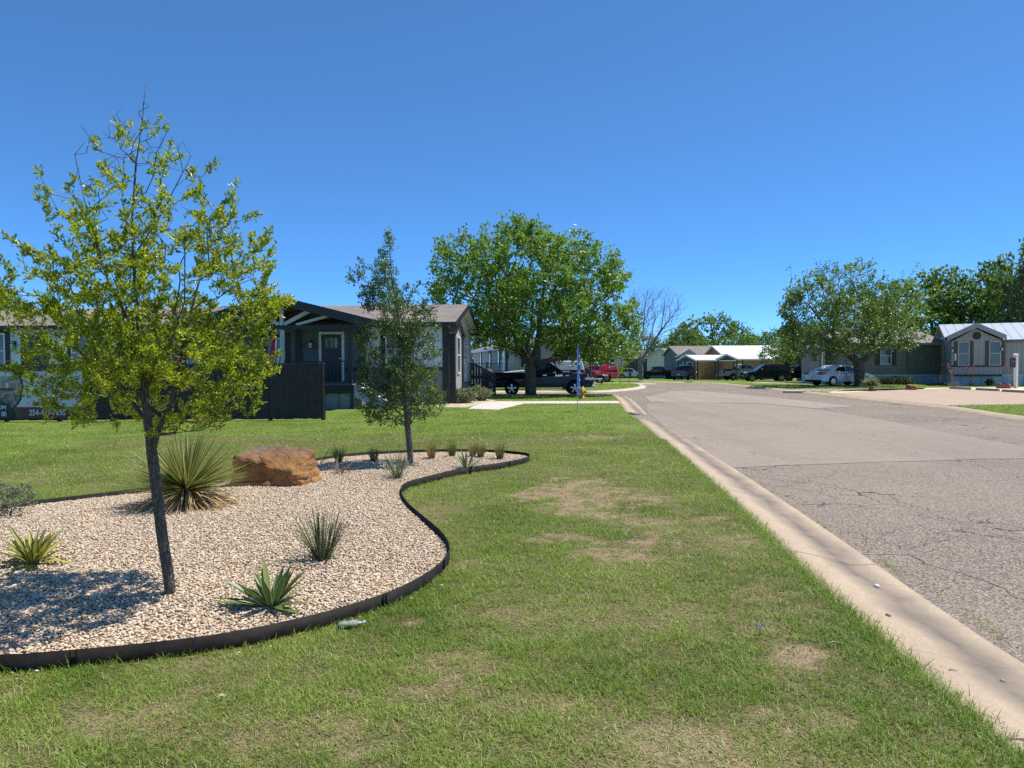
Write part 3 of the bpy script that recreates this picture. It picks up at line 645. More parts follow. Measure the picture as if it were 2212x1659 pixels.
for wx_, wy_, wn in ((1803, 1153.6, 60), (1961.6, 1250, 120), (2154.5, 1367, 50), (2175, 1384, 60), (1641, 1050, 40), (1700, 1085, 30), (1880, 1200, 30), (2060, 1305, 30)):
    c_ = G(wx_ * .9777, wy_ * .9777, -.09); x = c_.x + rng.normal(0, .03, wn) + .02; y = c_.y + rng.normal(0, .14, wn); az = rng.uniform(0, 2 * PI, wn); tl = rng.uniform(.1, 1.2, wn)
    V, Q, T, A = ribbons(np.c_[x + (y - c_.y) * .095, y, np.full(wn, -.095)], np.stack([np.cos(az) * np.cos(tl), np.sin(az) * np.cos(tl), np.sin(tl)], 1), rng.uniform(.02, .06, wn), .005, .3, 2, 2)
    GV.append(V); GQ.append(Q + goff); goff += len(V); GR.append(rep(rng.random(wn), 6)); GD.append(rep((rng.random(wn) < .5) * .9, 6))
n = 500; x = rng.uniform(-5, 3, n); y = rng.uniform(2.5, 9, n); k = inpoly(x, y, lawn_poly) & ~inpoly(x, y, bed_line) & (np.abs(x) < .77 * y); x, y = x[k], y[k]; n = len(x)
D = np.stack([rng.normal(0, .25, n), rng.normal(0, .25, n), np.ones(n)], 1)
V, Q, T, A = ribbons(np.c_[x, y, np.zeros(n)], D, rng.uniform(.07, .15, n), .0035, rng.uniform(0, .3, n), 2, 2)
GV.append(V); GQ.append(Q + goff); goff += len(V); GR.append(rep(rng.uniform(0, .6, n), 6)); GD.append(rep((rng.random(n) < .2) * .9, 6))
o = mesh_np('grass', np.concatenate(GV), np.concatenate(GQ), M_BLADE, None, False, {'rnd': np.concatenate(GR), 'dry': np.concatenate(GD)})
tag(o, 'patchy green lawn grass with dry straw spots between bed and kerb', 'grass', kind='stuff')
# grass of the far verges, one sheet of coarse blades
GV, GQ, GR, GD = [], [], [], []; goff = 0
def coarse(poly, dens, wd, l0, l1, box):
    global goff
    n = int(dens * (box[1] - box[0]) * (box[3] - box[2])); x = rng.uniform(box[0], box[1], n); y = rng.uniform(box[2], box[3], n)
    k = inpoly(x, y, poly) & (np.abs(x) < .76 * y + 1); k &= ~inpoly(x, y, pad) & ~inpoly(x, y, [(27.4, 36), (60, 35), (60, 47), (27, 46), (17, 40), (17.2, 38), (21.8, 41.6), (27.6, 44.3)])
    x, y = x[k], y[k]; n = len(x); az = rng.uniform(0, 2 * PI, n); tilt = rng.uniform(.4, 1.3, n)
    D = np.stack([np.cos(az) * np.cos(tilt), np.sin(az) * np.cos(tilt), np.sin(tilt)], 1)
    z = np.array([zt(v) for v in y])
    V, Q, T, A = ribbons(np.c_[x, y, z], D, rng.uniform(l0, l1, n), wd, .3, 2, 2)
    GV.append(V); GQ.append(Q + goff); goff += len(V); GR.append(rep(rng.random(n), 6)); GD.append(rep((rng.random(n) < .25) * .7, 6))
coarse(right_poly, 700, .02, .03, .07, (14.5, 23, 18, 30))
coarse(right_poly, 160, .035, .04, .08, (16, 40, 36, 58))
coarse(isl, 160, .035, .04, .08, (-6, 12, 44, 60))
coarse(lawn_poly, 260, .028, .03, .06, (-4, 6, 31, 41))
o = mesh_np('grass', np.concatenate(GV), np.concatenate(GQ), M_BLADE, None, False, {'rnd': np.concatenate(GR), 'dry': np.concatenate(GD)})
tag(o, 'short grass on the verges across the street and beside the crossing', 'grass', kind='stuff')
# ------------------------------------------------------------------ boulders
def m_rock(name, c1, c2, grey, zk):
    m, nt, b = newmat(name); oc = coords(nt)
    s = nt.nodes.new('ShaderNodeSeparateXYZ'); ln(nt, oc, s.inputs[0])
    n1 = noi(nt, oc, 3.5, 7, 0.65); n2 = noi(nt, oc, 22, 6, 0.7)
    c = mixc(nt, ramp(nt, n1, (0.35, 0.0), (0.65, 1.0)), c1, c2)
    gf = mth(nt, 'ADD', mth(nt, 'MULTIPLY', mth(nt, 'SUBTRACT', s.outputs[2], zk), 5.5), mth(nt, 'MULTIPLY', mth(nt, 'SUBTRACT', n1, 0.5), 2.2), clamp=True)
    c = mixc(nt, gf, c, mixc(nt, n2, sc(grey, 0.6), sc(grey, 1.35)))
    c = mixc(nt, ramp(nt, n2, (0.3, 0.55), (0.5, 0.0)), c, sc(c1, 0.3))
    dv = nt.nodes.new('ShaderNodeVectorMath'); dv.operation = 'ADD'; ln(nt, oc, dv.inputs[0])
    nz = nt.nodes.new('ShaderNodeTexNoise'); ln(nt, oc, nz.inputs['Vector']); nz.inputs['Scale'].default_value = 4; nz.inputs['Detail'].default_value = 5
    vs_ = nt.nodes.new('ShaderNodeVectorMath'); vs_.operation = 'SCALE'; ln(nt, nz.outputs[1], vs_.inputs[0]); vs_.inputs['Scale'].default_value = 0.35; ln(nt, vs_.outputs[0], dv.inputs[1])
    e = vor(nt, dv.outputs[0], 3.2, 'DISTANCE_TO_EDGE'); cr = ramp(nt, e, (0.0, 1.0), (0.035, 0.0))
    c = mixc(nt, mth(nt, 'MULTIPLY', cr, ramp(nt, n1, (0.5, 0.0), (0.7, 0.45))), c, sc(c1, 0.3))
    ln(nt, c, b.inputs['Base Color']); b.inputs['Roughness'].default_value = 0.9
    n5 = noi(nt, oc, 60, 5, 0.7); h = mth(nt, 'ADD', n1, mth(nt, 'ADD', mth(nt, 'MULTIPLY', n2, 0.5), mth(nt, 'MULTIPLY', n5, 0.25)))
    bmp(nt, b, mth(nt, 'SUBTRACT', h, mth(nt, 'MULTIPLY', cr, .25)), 1.0, 0.035); return m
def rock(name, corners, seed, mat, label, loc, rz=0.0, N=26, amp=0.035, group=None):
    """eight corners (bottom 4, top 4) blended, split on every side and roughened"""
    c = [Vector(p) for p in corners]
    def tri(u, v, w):
        bot = (c[0] * (1 - u) + c[1] * u) * (1 - v) + (c[3] * (1 - u) + c[2] * u) * v
        top = (c[4] * (1 - u) + c[5] * u) * (1 - v) + (c[7] * (1 - u) + c[6] * u) * v
        return bot * (1 - w) + top * w
    mb = MB(); off = Vector((seed * 7.1, seed * 3.3, 0)); cen = tri(.5, .5, .45)
    def put(u, v, w):
        p = tri(u, v, w)
        q = Vector((u - .5, v - .5, w - .5)) * 2; r = (abs(q.x) ** 9 + abs(q.y) ** 9 + abs(q.z) ** 9) ** (1 / 9)
        p = cen + (p - cen) * (1 / max(r, .2) if r > 1 else 1)
        n = mnoise.multi_fractal(p * 2.6 + off, 0.9, 2.1, 6) - 1
        n2 = mnoise.noise(p * 9 + off); lay = abs(mnoise.noise(Vector((p.x * 1.5, p.y * 1.5, p.z * 9)) + off))
        return p + (p - cen).normalized() * amp * (n * .8 + n2 * .35 + lay * .7)
    for ax in range(3):
        for side in (0, 1):
            vs = []
            for i in range(N + 1):
                for j in range(N + 1):
                    a = [i / N, j / N]; a.insert(ax, side); vs.append(put(*a))
            mb.add(vs, [(i * (N + 1) + j, (i + 1) * (N + 1) + j, (i + 1) * (N + 1) + j + 1, i * (N + 1) + j + 1) for i in range(N) for j in range(N)])
    o = mb.build(name, mat, None, True)
    import bmesh
    b = bmesh.new(); b.from_mesh(o.data); bmesh.ops.remove_doubles(b, verts=b.verts[:], dist=1e-4); bmesh.ops.recalc_face_normals(b, faces=b.faces[:]); b.to_mesh(o.data); b.free()
    o.location = loc; o.rotation_euler = (0, 0, rz); return tag(o, label, 'boulder', group)
M_ROCK = m_rock('orange_sandstone', (0.2, 0.092, 0.03), (0.38, 0.19, 0.064), (0.135, 0.108, 0.09), 0.345)
bp = G(600, 1058)
rock('boulder', [(-.54, -.33, -.05), (.42, -.36, -.05), (.58, .1, -.05), (-.45, .4, -.05), (-.52, -.27, .43), (.34, -.36, .27), (.45, .22, .47), (-.42, .28, .5)], 3, M_ROCK,
     'large orange sandstone boulder with grey weathered top beside the spiky sotol', (bp.x, bp.y + .02, .06), 0.0, 60, .075)
M_ROCK2 = m_rock('red_sandstone', (0.22, 0.085, 0.045), (0.36, 0.16, 0.08), (0.3, 0.22, 0.16), 0.26)
def far_rock(ix, iy, s, label, seed):
    p = G(ix, iy); rock('boulder', [(-.5 * s, -.3 * s, -.05), (.5 * s, -.3 * s, -.05), (.5 * s, .3 * s, -.05), (-.5 * s, .3 * s, -.05), (-.45 * s, -.22 * s, .34 * s), (.42 * s, -.25 * s, .44 * s), (.4 * s, .2 * s, .46 * s), (-.38 * s, .22 * s, .38 * s)], seed, M_ROCK2, label, (p.x, p.y + .2, 0), .3 * seed, 12, .03 * s, 'red rocks along the parking pad')
far_rock(1971, 842.5, .72, 'small red rock lying on pale gravel between round yucca and red flower stalks', 5)
far_rock(2172, 839.5, .8, 'red brown rock beside the white sign post', 8)
# ------------------------------------------------------------------ trees
def grow(seed, attract, bf=0.35, step=0.25, jit=0.06, bow=0.12, ups=0.0):
    """seed: list of polylines (first starts at the ground; the others start on an earlier point). Balanced nearest joining of crown points."""
    P, par, pl = [], [], []
    for line in seed:
        base = None
        if P:
            q = Vector(line[0]); base = min(range(len(P)), key=lambda i: (Vector(P[i]) - q).length)
            line = line[1:]
        for p in line:
            if base is None: P.append(tuple(p)); par.append(-1); pl.append(0.0)
            else:
                d = (Vector(p) - Vector(P[base])).length; k = max(1, int(d / step)); a = Vector(P[base]); s0 = pl[base]
                for i in range(1, k + 1):
                    P.append(tuple(a.lerp(Vector(p), i / k))); par.append(base); pl.append(s0 + d * i / k); base = len(P) - 1
            base = len(P) - 1
    A = np.asarray(attract, float); n = len(A); best = np.full(n, 1e18); bi = np.zeros(n, int); done = np.zeros(n, bool)
    def upd(i):
        v = A - np.array(P[i]); d = np.sqrt((v * v).sum(1)); down = np.maximum(-v[:, 2], 0)
        c = d + bf * pl[i] + ups * down
        m = c < best; best[m] = c[m]; bi[m] = i
    for i in range(len(P)):
        if i > 1 or len(P) < 3: upd(i)
    for _ in range(n):
        c = np.where(done, 1e18, best); j = int(c.argmin()); done[j] = True; b = bi[j]
        a, e = Vector(P[b]), Vector(A[j]); d = (e - a).length; k = max(1, int(round(d / step)))
        side = Vector((random.gauss(0, 1), random.gauss(0, 1), random.gauss(0, .5) - .6)) * bow * d
        new = []
        for i in range(1, k + 1):
            t = i / k; p = a.lerp(e, t) + side * (t * (1 - t)) + Vector((random.gauss(0, jit), random.gauss(0, jit), random.gauss(0, jit))) * (0 if i == k else min(1, d))
            P.append(tuple(p)); par.append(b); pl.append(pl[b] + d / k); b = len(P) - 1; new.append(b)
        for i in new: upd(i)
    return np.array(P), np.array(par)
def skeleton(P, par, rtip, expo, rmax=None, nsid=(9, 5, 4), base_r=None, pipe=None):
    n = len(P); ch = [[] for _ in range(n)]; cnt = np.zeros(n)
    for i in range(n):
        if par[i] >= 0: ch[par[i]].append(i)
    for i in range(n - 1, -1, -1):
        if not ch[i]: cnt[i] = 1
        if par[i] >= 0: cnt[par[i]] += cnt[i]
    rad = rtip * cnt ** expo
    if base_r: rad = np.minimum(rad, base_r) if rmax is None else rad
    if base_r: rad *= 1; k = base_r / rad[0]; big = np.clip((rad / rad[0] - .12) / .88, 0, 1); rad = rad * (1 + (k - 1) * big)
    if pipe: rad = np.maximum(rtip * cnt ** .3, base_r * (cnt / cnt[0]) ** pipe)
    mb = MB(); starts = [0]
    while starts:
        s = starts.pop(); chain = [par[s]] if par[s] >= 0 else []; i = s
        while True:
            chain.append(i)
            if not ch[i]: break
            h = max(ch[i], key=lambda c: cnt[c]); starts += [c for c in ch[i] if c != h]; i = h
        if len(chain) < 2: continue
        rr = [rad[c] for c in chain]
        if par[s] >= 0: rr[0] = rr[1]
        rr[-1] *= .6
        k = nsid[0] if rr[0] > .03 * (base_r or .05) / .05 * .6 else (nsid[1] if rr[0] > rtip * 3 else nsid[2])
        mb.tube([P[c] for c in chain], rr, k)
    return mb, cnt, rad
def m_bark(name, c, sx=14):
    m, nt, b = newmat(name); oc = coords(nt); mp = nt.nodes.new('ShaderNodeMapping'); ln(nt, oc, mp.inputs[0]); mp.inputs['Scale'].default_value = (1, 1, 0.35)
    n1 = noi(nt, mp.outputs[0], sx * 3, 7, 0.7); n2 = vor(nt, mp.outputs[0], sx * 2.2, 'DISTANCE_TO_EDGE')
    f = ramp(nt, n1, (0.3, 0.0), (0.7, 1.0)); cc = mixc(nt, f, sc(c, 0.5), sc(c, 1.5))
    cc = mixc(nt, ramp(nt, n2, (0.0, 0.7), (0.18, 0.0)), cc, sc(c, 0.22))
    ln(nt, cc, b.inputs['Base Color']); b.inputs['Roughness'].default_value = 0.92
    bmp(nt, b, mth(nt, 'ADD', n1, n2), 0.9, 0.02); return m
def envelope(n, env, depth=1.0, clump=0.0, cs=1.0, seed=0, power=0.55, wz=None, ydepth=None, shoots=None):
    """env: (z, xl, xr[, weight]) rows; round in plan; clump drops points where noise is low"""
    env = sorted(env); z = np.array([e[0] for e in env]); xl = np.array([e[1] for e in env]); xr = np.array([e[2] for e in env])
    wv = np.array([e[3] if len(e) > 3 else 1.0 for e in env]); out = []
    wr = (xr - xl) ** 1.6 * wv; zz = np.linspace(z[0], z[-1], 400); pr = np.interp(zz, z, wr); pr /= pr.sum()
    while len(out) < n:
        h = rng.choice(zz, p=pr) + rng.uniform(-.5, .5) * (zz[1] - zz[0]); a = rng.uniform(0, 2 * PI); r = rng.random() ** power
        l, g = np.interp(h, z, xl), np.interp(h, z, xr); c, hw = (l + g) / 2, (g - l) / 2
        p = Vector((c + hw * r * math.cos(a), hw * r * math.sin(a) * depth + (0 if ydepth is None else ydepth), h))
        if clump and mnoise.noise(p * cs + Vector((seed * 5.3, 0, 0))) < clump - rng.random() * .25: continue
        out.append(p[:])
    for _ in range(shoots[0] if shoots else 0):
        h = rng.choice(zz[int(len(zz) * .12):int(len(zz) * .78)]); a = rng.uniform(0, 2 * PI); l, g = np.interp(h, z, xl), np.interp(h, z, xr); c, hw = (l + g) / 2, (g - l) / 2
        o = Vector((math.cos(a), math.sin(a) * depth, 0)); p = Vector((c, 0 if ydepth is None else ydepth, h)) + o * hw * .85
        d = (o * rng.uniform(.3, .9) + Vector((rng.normal(0, .2), rng.normal(0, .2), rng.uniform(.25, 1.0)))).normalized(); L_ = shoots[1] * rng.uniform(.5, 1.3)
        for i in range(1, 6):
            q_ = p + d * L_ * i / 5
            if q_.z < z[-1]: out.append(q_[:])
    return np.array(out)
def crown_leaves(P, par, cnt, maxcnt, per, L, W, spread, mat, parent, name='crown', up=0.35, keep=None, light=None, fold=0.25, shade=None, seed=0):
    sel = np.where((cnt <= maxcnt) & (par >= 0))[0]
    if keep is not None: sel = sel[keep(P[sel])]
    k = per if np.isscalar(per) else None
    d = P[sel] - P[par[sel]]; d = d / (np.linalg.norm(d, axis=1, keepdims=True) + 1e-9)
    tips = cnt[sel] == 1
    num = np.where(tips, per[0], per[1]) if not np.isscalar(per) else np.full(len(sel), per)
    i = np.repeat(np.arange(len(sel)), num); n = len(i)
    t = rng.random((n, 1)); pos_ = P[sel][i] * t + P[par[sel]][i] * (1 - t); pos_ = pos_ + rng.normal(0, spread, (n, 3))
    D = d[i] * .8 + rng.normal(0, .75, (n, 3)); D[:, 2] += up
    Ls = L * rng.uniform(.65, 1.25, n); Ws = W * rng.uniform(.75, 1.25, n)
    V, Q = leaves(pos_, D, Ls, Ws, fold)
    clus = np.array([mnoise.noise(Vector(p) * (0.9 if shade is None else shade) + Vector((seed, 0, 0))) for p in P[sel]])[i]
    r = np.clip(.5 + .55 * clus + rng.normal(0, .2, n), 0, 1)
    return mesh_np(name, V, Q, mat, parent, True, {'rnd': rep(r, 6)})
# ---- foreground sapling, yellow-green
t1 = G(368, 1284, .09); SC1 = t1.y / F
def q1(px, py, dy=0.0): return ((px - 368) * SC1, dy, (1284 - py) * SC1)
seed1 = [[q1(368, 1300), q1(366, 1250), q1(352, 1150), q1(338, 1010), q1(326, 905), q1(318, 800), q1(306, 650), q1(299, 480), q1(311, 350), q1(326, 260), q1(335, 178)],
         [q1(333, 960), q1(352, 920, -.02), q1(385, 865, -.05), q1(402, 800, -.08), q1(430, 700, -.1), q1(450, 600, -.05)],
         [q1(326, 905), q1(290, 870, .05), q1(265, 835, .08), q1(200, 780, .1), q1(120, 720, .1), q1(40, 665, .1), q1(0, 640, .08)],
         [q1(320, 830), q1(350, 740, .15), q1(380, 640, .2), q1(390, 520, .15)],
         [q1(312, 720), q1(270, 620, -.1), q1(235, 500, -.12), q1(200, 340, -.1)],
         [q1(302, 560), q1(350, 460, .06), q1(420, 330, .06)]]
Z = lambda y: (1284 - y) * SC1
X1 = lambda x: (x - 368) * SC1
env1 = [(Z(930), X1(230), X1(470), .5), (Z(895), X1(135), X1(555), 1.0), (Z(850), X1(95), X1(575), 1.3), (Z(760), X1(75), X1(580), 1.35), (Z(700), X1(60), X1(598), 1.2), (Z(640), X1(30), X1(630), 1.0), (Z(600), X1(80), X1(605), .95),
        (Z(500), X1(125), X1(560), .85), (Z(430), X1(140), X1(500), .7), (Z(360), X1(200), X1(430), .75), (Z(300), X1(225), X1(425), .7), (Z(260), X1(270), X1(385), .5), (Z(200), X1(315), X1(350), .3)]
at1 = envelope(2700, env1, .95, .04, 2.8, 1, .66, shoots=(85, .2))
P_, par_ = grow(seed1, at1, .28, .10, .012, .16, .25)
tr = thing('oak_sapling', 'young tree with yellow green leaves and bare twiggy top standing in the pebble bed', 'tree', (t1.x, t1.y, 0.08))
M_BARK1 = m_bark('sapling_bark', (0.155, 0.13, 0.108), 22)
mb, cnt, rad = skeleton(P_, par_, .0017, .42, None, (10, 6, 4), .036, .52)
mb.build('trunk', M_BARK1, tr, True, norm=False)
M_LEAF1 = leafmat('yellow_green_leaf', (0.045, 0.1, 0.008), (0.2, 0.29, 0.014), (0.5, 0.52, 0.03), .45, .3, (0.72, 0.8, 0.05))
kp = lambda p: rng.random(len(p)) < np.clip(np.interp(p[:, 2], [1.0, 1.25, 2.1, 2.35, 2.55, 2.8, 3.0, 3.15], [.8, 1, .97, .85, .62, .38, .2, 0.04]), 0, 1)
crown_leaves(P_, par_, cnt, 3, (22, 10), .031, .0125, .01, M_LEAF1, tr, 'crown', .35, kp, shade=2.0, seed=3)
# ---- second sapling, small dark leaves
t2 = G(886, 1003, .08); zk = t2.y / F * .9777 / 3.605
Z2 = lambda y: (1968 - y) * zk; X2 = lambda x: (x - 748) * zk
def q2(x, y, dy=0.0): return (X2(x), dy, Z2(y))
seed2 = [[q2(750, 1985), q2(745, 1850), q2(728, 1660), q2(712, 1450), q2(705, 1200), q2(690, 950), q2(650, 700), q2(610, 450), q2(598, 250), q2(600, 85)],
         [q2(715, 1500), q2(640, 1400, .1), q2(520, 1380, .15), q2(420, 1400, .15)], [q2(712, 1450), q2(800, 1380, -.1), q2(900, 1400, -.1), q2(1040, 1390, -.1)],
         [q2(650, 700), q2(520, 600, .08), q2(400, 500, .08), q2(250, 385, .06)], [q2(700, 1100), q2(820, 950, .1), q2(960, 930, .12)], [q2(690, 950), q2(780, 800, -.1), q2(850, 620, -.1)]]
env2 = [(Z2(1650), X2(400), X2(760), .7), (Z2(1560), X2(370), X2(1050), .9), (Z2(1450), X2(350), X2(1060), 1.1), (Z2(1350), X2(340), X2(980), 1.2), (Z2(1250), X2(350), X2(950), 1.2), (Z2(1150), X2(330), X2(960), 1.3), (Z2(1050), X2(350), X2(980), 1.2), (Z2(950), X2(340), X2(1000), 1.2),
        (Z2(850), X2(370), X2(920), 1.2), (Z2(750), X2(430), X2(930), 1.1), (Z2(650), X2(300), X2(850), .9), (Z2(550), X2(290), X2(720), 1), (Z2(450), X2(330), X2(680), 1.1), (Z2(350), X2(390), X2(650), 1.2), (Z2(250), X2(500), X2(650), 1.2), (Z2(150), X2(560), X2(630), 1.2), (Z2(90), X2(585), X2(612), 1)]
at2 = envelope(1900, env2, .9, .1, 3.2, 2, .62, shoots=(80, .2))
P_, par_ = grow(seed2, at2, .25, .11, .012, .14, .2)
tr = thing('oak_sapling', 'slender young tree with small dark green leaves at the rear of the pebble bed', 'tree', (t2.x, t2.y, 0.075))
mb, cnt, rad = skeleton(P_, par_, .0022, .42, None, (9, 5, 3), .046, .52)
mb.build('trunk', m_bark('grey_sapling_bark', (0.17, 0.15, 0.13), 20), tr, True, norm=False)
M_LEAF2 = leafmat('dark_small_leaf', (0.03, 0.075, 0.014), (0.08, 0.145, 0.03), (0.2, 0.28, 0.06), .25, .35, (0.25, 0.36, 0.06))
crown_leaves(P_, par_, cnt, 4, (11, 6), .043, .02, .022, M_LEAF2, tr, 'crown', .25, None, shade=1.8, seed=5)
# ---- big trees
def bigtree(name, label, loc, seed, env, N, bf, lmat, bark, baser, lsize, per=(8, 4), step=.7, clump=-.1, cs=.45, sd=1, group=None, rt=.012, maxc=4, depth=.95, spread=.12, power=.6, ups=.25):
    at = envelope(N, env, depth, clump, cs, sd, power, shoots=(N // 26, (env[-1][0] - env[0][0]) * .09))
    P, par = grow(seed, at, bf, step, .05, .14, ups)
    t = thing(name, label, 'tree', loc, 0, group)
    mb, cnt, rad = skeleton(P, par, rt, .42, None, (11, 6, 3), baser)
    mb.build('trunk', bark, t, True, norm=False)
    if lmat: crown_leaves(P, par, cnt, maxc, per, lsize, lsize * .72, spread, lmat, t, 'crown', .1, None, shade=.55, seed=sd)
    return t
M_LEAFB = leafmat('mulberry_leaf', (0.04, 0.11, 0.014), (0.11, 0.23, 0.026), (0.27, 0.4, 0.05), .38, .38, (0.42, 0.64, 0.06))
M_LEAFR = leafmat('grey_green_leaf', (0.045, 0.11, 0.018), (0.12, 0.22, 0.034), (0.28, 0.39, 0.07), .38, .38, (0.25, 0.38, 0.07))
M_BARKB = m_bark('old_bark', (0.13, 0.105, 0.085), 4)
tb = G(1146, 853); k = .00677
def e3(y, x0, x1, w_=1.0): return ((1555 - y) * k, (x0 - 1000) * k, (x1 - 1000) * k, w_)
def q3(x, y, dy=0.0): return ((x - 1000) * k, dy, (1555 - y) * k)
envb = [e3(1300, 1250, 1860, .7), e3(1240, 900, 1910, 1.0), e3(1160, 540, 1920, 1.3), e3(1060, 500, 1910, 1.1), e3(950, 290, 1900, 1.1), e3(850, 200, 1880, 1.05), e3(750, 170, 1840, 1.05), e3(600, 195, 1800, 1), e3(520, 225, 1760, 1), e3(450, 230, 1560, 1), e3(330, 275, 1560, .95), e3(260, 420, 1440, .9), e3(205, 540, 1310, .6), e3(165, 660, 1280, .3)]
seedb = [[q3(1000, 1580), q3(1000, 1500), q3(995, 1400), q3(1000, 1330)],
         [q3(1000, 1330), q3(940, 1240, .2), q3(905, 1130, .3), q3(890, 980, .4), q3(800, 760, .5), q3(700, 560, .5)],
         [q3(1000, 1330), q3(1040, 1230, -.2), q3(1060, 1130, -.3), q3(1080, 900, -.5), q3(1120, 600, -.6), q3(1050, 380, -.3)],
         [q3(1000, 1350), q3(1100, 1290, -.5), q3(1220, 1270, -.8), q3(1360, 1210, -.9), q3(1450, 1150, -.8)],
         [q3(905, 1150), q3(830, 1160, -.5), q3(770, 1100, -.8), q3(640, 1080, -1.0), q3(540, 1000, -1)],
         [q3(1080, 900), q3(1280, 930, .6), q3(1420, 960, 1), q3(1560, 1020, 1.2)], [q3(1080, 900), q3(1300, 700, 1.5), q3(1550, 600, 2)], [q3(890, 980), q3(650, 850, -1.8), q3(400, 750, -2)],
         [q3(1120, 600), q3(1350, 480, -1), q3(1640, 390, -.8)], [q3(1080, 900), q3(1200, 780, -2.5), q3(1450, 780, -3.6)], [q3(890, 980), q3(880, 800, 2), q3(760, 700, 3.4)]]
bigtree('mulberry_tree', 'broad leafy tree with thick forked trunk in front of the black pickup', (tb.x, tb.y, 0), seedb, envb, 2800, .2, M_LEAFB, M_BARKB, .31, .165, (14, 9), .6, .04, .5, 4, depth=.75)
tR = G(1856, 834); kr = .00639 * tR.y / 52.0
def e4(y, x0, x1, w_=1.0): return ((1510 - y) * kr, (x0 - 1130) * kr, (x1 - 1130) * kr, w_)
def q4(x, y, dy=0.0): return ((x - 1130) * kr, dy, (1510 - y) * kr)
envr = [e4(1240, 640, 900, .6), e4(1180, 400, 1060, .7), e4(1100, 300, 1640, .9), e4(1000, 260, 1780, 1), e4(900, 210, 1830, 1), e4(800, 240, 1840, 1), e4(700, 200, 1830, 1), e4(600, 250, 1790, 1), e4(500, 270, 1740, .9), e4(420, 310, 1600, .8), e4(330, 340, 1560, .7), e4(230, 430, 1560, .5), e4(150, 600, 1460, .35), e4(90, 660, 1260, .2)]
seedr = [[q4(1130, 1530), q4(1130, 1450), q4(1125, 1330), q4(1120, 1250)], [q4(1120, 1250), q4(1060, 1180, .2), q4(1000, 1130, .4), q4(850, 900, .6), q4(600, 600, .5), q4(480, 180, .2)],
         [q4(1120, 1250), q4(1200, 1190, -.2), q4(1245, 1100, -.3), q4(1230, 980, -.4), q4(1200, 700, -.3), q4(1040, 300, .2), q4(820, 80, .4)], [q4(1245, 1100), q4(1330, 1160, .5), q4(1450, 1080, 1), q4(1600, 950, 1.2)],
         [q4(1230, 980), q4(1400, 700, -1), q4(1500, 400, -1), q4(1740, 150, -.5)], [q4(1060, 1180), q4(900, 1120, -1.5), q4(650, 1020, -2), q4(350, 760, -1.5)], [q4(1230, 980), q4(1300, 800, 2.5), q4(1350, 600, 3)],
         [q4(850, 900), q4(700, 700, -2.5), q4(560, 420, -2)], [q4(600, 600), q4(330, 420, -.5), q4(290, 140, -.5)], [q4(1200, 700), q4(1180, 350, 0), q4(1240, 70, 0)], [q4(850, 900), q4(760, 500, .5), q4(650, 70, .3)]]
bigtree('shade_tree', 'spreading tree with ragged upright shoots shading the white sedan', (tR.x, tR.y, 0), seedr, envr, 2000, .2, M_LEAFR, M_BARKB, .36, .165, (10, 6), .65, .08, .55, 7)
# small tree beside the dark blue SUV, another behind the sedan
p = G(1699, 822.5)
bigtree('small_tree', 'small leafy tree with thin trunk at the tail of the dark blue crossover', (p.x, p.y, zt(p.y)), [[(0, 0, -.2), (0, 0, 1.2), (-.1, 0, 2.2)], [(-.1, 0, 2.2), (.6, .2, 3), (1.2, .3, 3.6)], [(-.1, 0, 2.2), (-1, 0, 2.9), (-2.4, 0, 3.4)], [(-.1, 0, 2.2), (-.2, .3, 3.4), (.2, .2, 5)]],
   [(2.0, -2.6, 1.8, .7), (2.6, -3.0, 2.4, 1), (3.3, -2.7, 2.4, .9), (4.2, -1.6, 2.0, .5), (5.2, -.9, 1.4, .3), (6.0, -.2, .6, .15)], 420, .25, M_LEAFR, M_BARKB, .14, .2, (7, 4), .5, -.1, .8, 9)
p = G(1778, 826)
bigtree('small_tree', 'forked tree rising behind the white sedan roof', (p.x, p.y + 3, zt(p.y + 3)), [[(0, 0, -.2), (0, 0, .9)], [(0, 0, .9), (-.9, 0, 1.6), (-1.6, 0, 2.6)], [(0, 0, .9), (.7, .1, 1.6), (1.3, .2, 2.8)]],
   [(1.9, -2.6, 2.4, .8), (2.8, -3.2, 3, 1), (4.2, -3, 3, 1), (5.6, -2, 2.2, .6)], 420, .25, M_LEAFR, M_BARKB, .22, .22, (7, 4), .5, -.1, .7, 12)
# bare tree beyond the crossing
p = PT(1384, 800, 96); kb = 1 / (F / 96)
bx0 = lambda x, y, dy=0.0: ((x - 1384) * kb, dy, (800 - y) * kb + 0.6)
envt = [(bx0(0, 770)[2], -1.5, 2.5, .1), (bx0(0, 740)[2], -2.2, 3.6, .35), (bx0(0, 710)[2], -2.6, 5.2, .6), (bx0(0, 680)[2], -2.8, 6.4, .9), (bx0(0, 650)[2], -2.9, 6.6, 1.1), (bx0(0, 625)[2], -2.4, 5.6, 1.0), (bx0(0, 608)[2], -1.4, 4.2, .5)]
seedt = [[(0, 0, -1), (0, 0, 1), bx0(1382, 770)], [bx0(1382, 770), bx0(1378, 730), bx0(1368, 690), bx0(1362, 640)], [bx0(1382, 770), bx0(1400, 745), bx0(1420, 715), bx0(1445, 680), bx0(1470, 650)], [bx0(1378, 730), bx0(1392, 700, 1), bx0(1396, 650, 1), bx0(1402, 615, 1)], [bx0(1400, 745), bx0(1425, 700, -1), bx0(1432, 640, -1)], [bx0(1384, 785), bx0(1360, 765), bx0(1350, 752)], [bx0(1420, 715), bx0(1450, 700), bx0(1482, 690)]]
at = envelope(1900, envt, .8, -.2, .5, 5, .7)
P_, par_ = grow(seedt, at, .42, .5, .05, .12, .8)
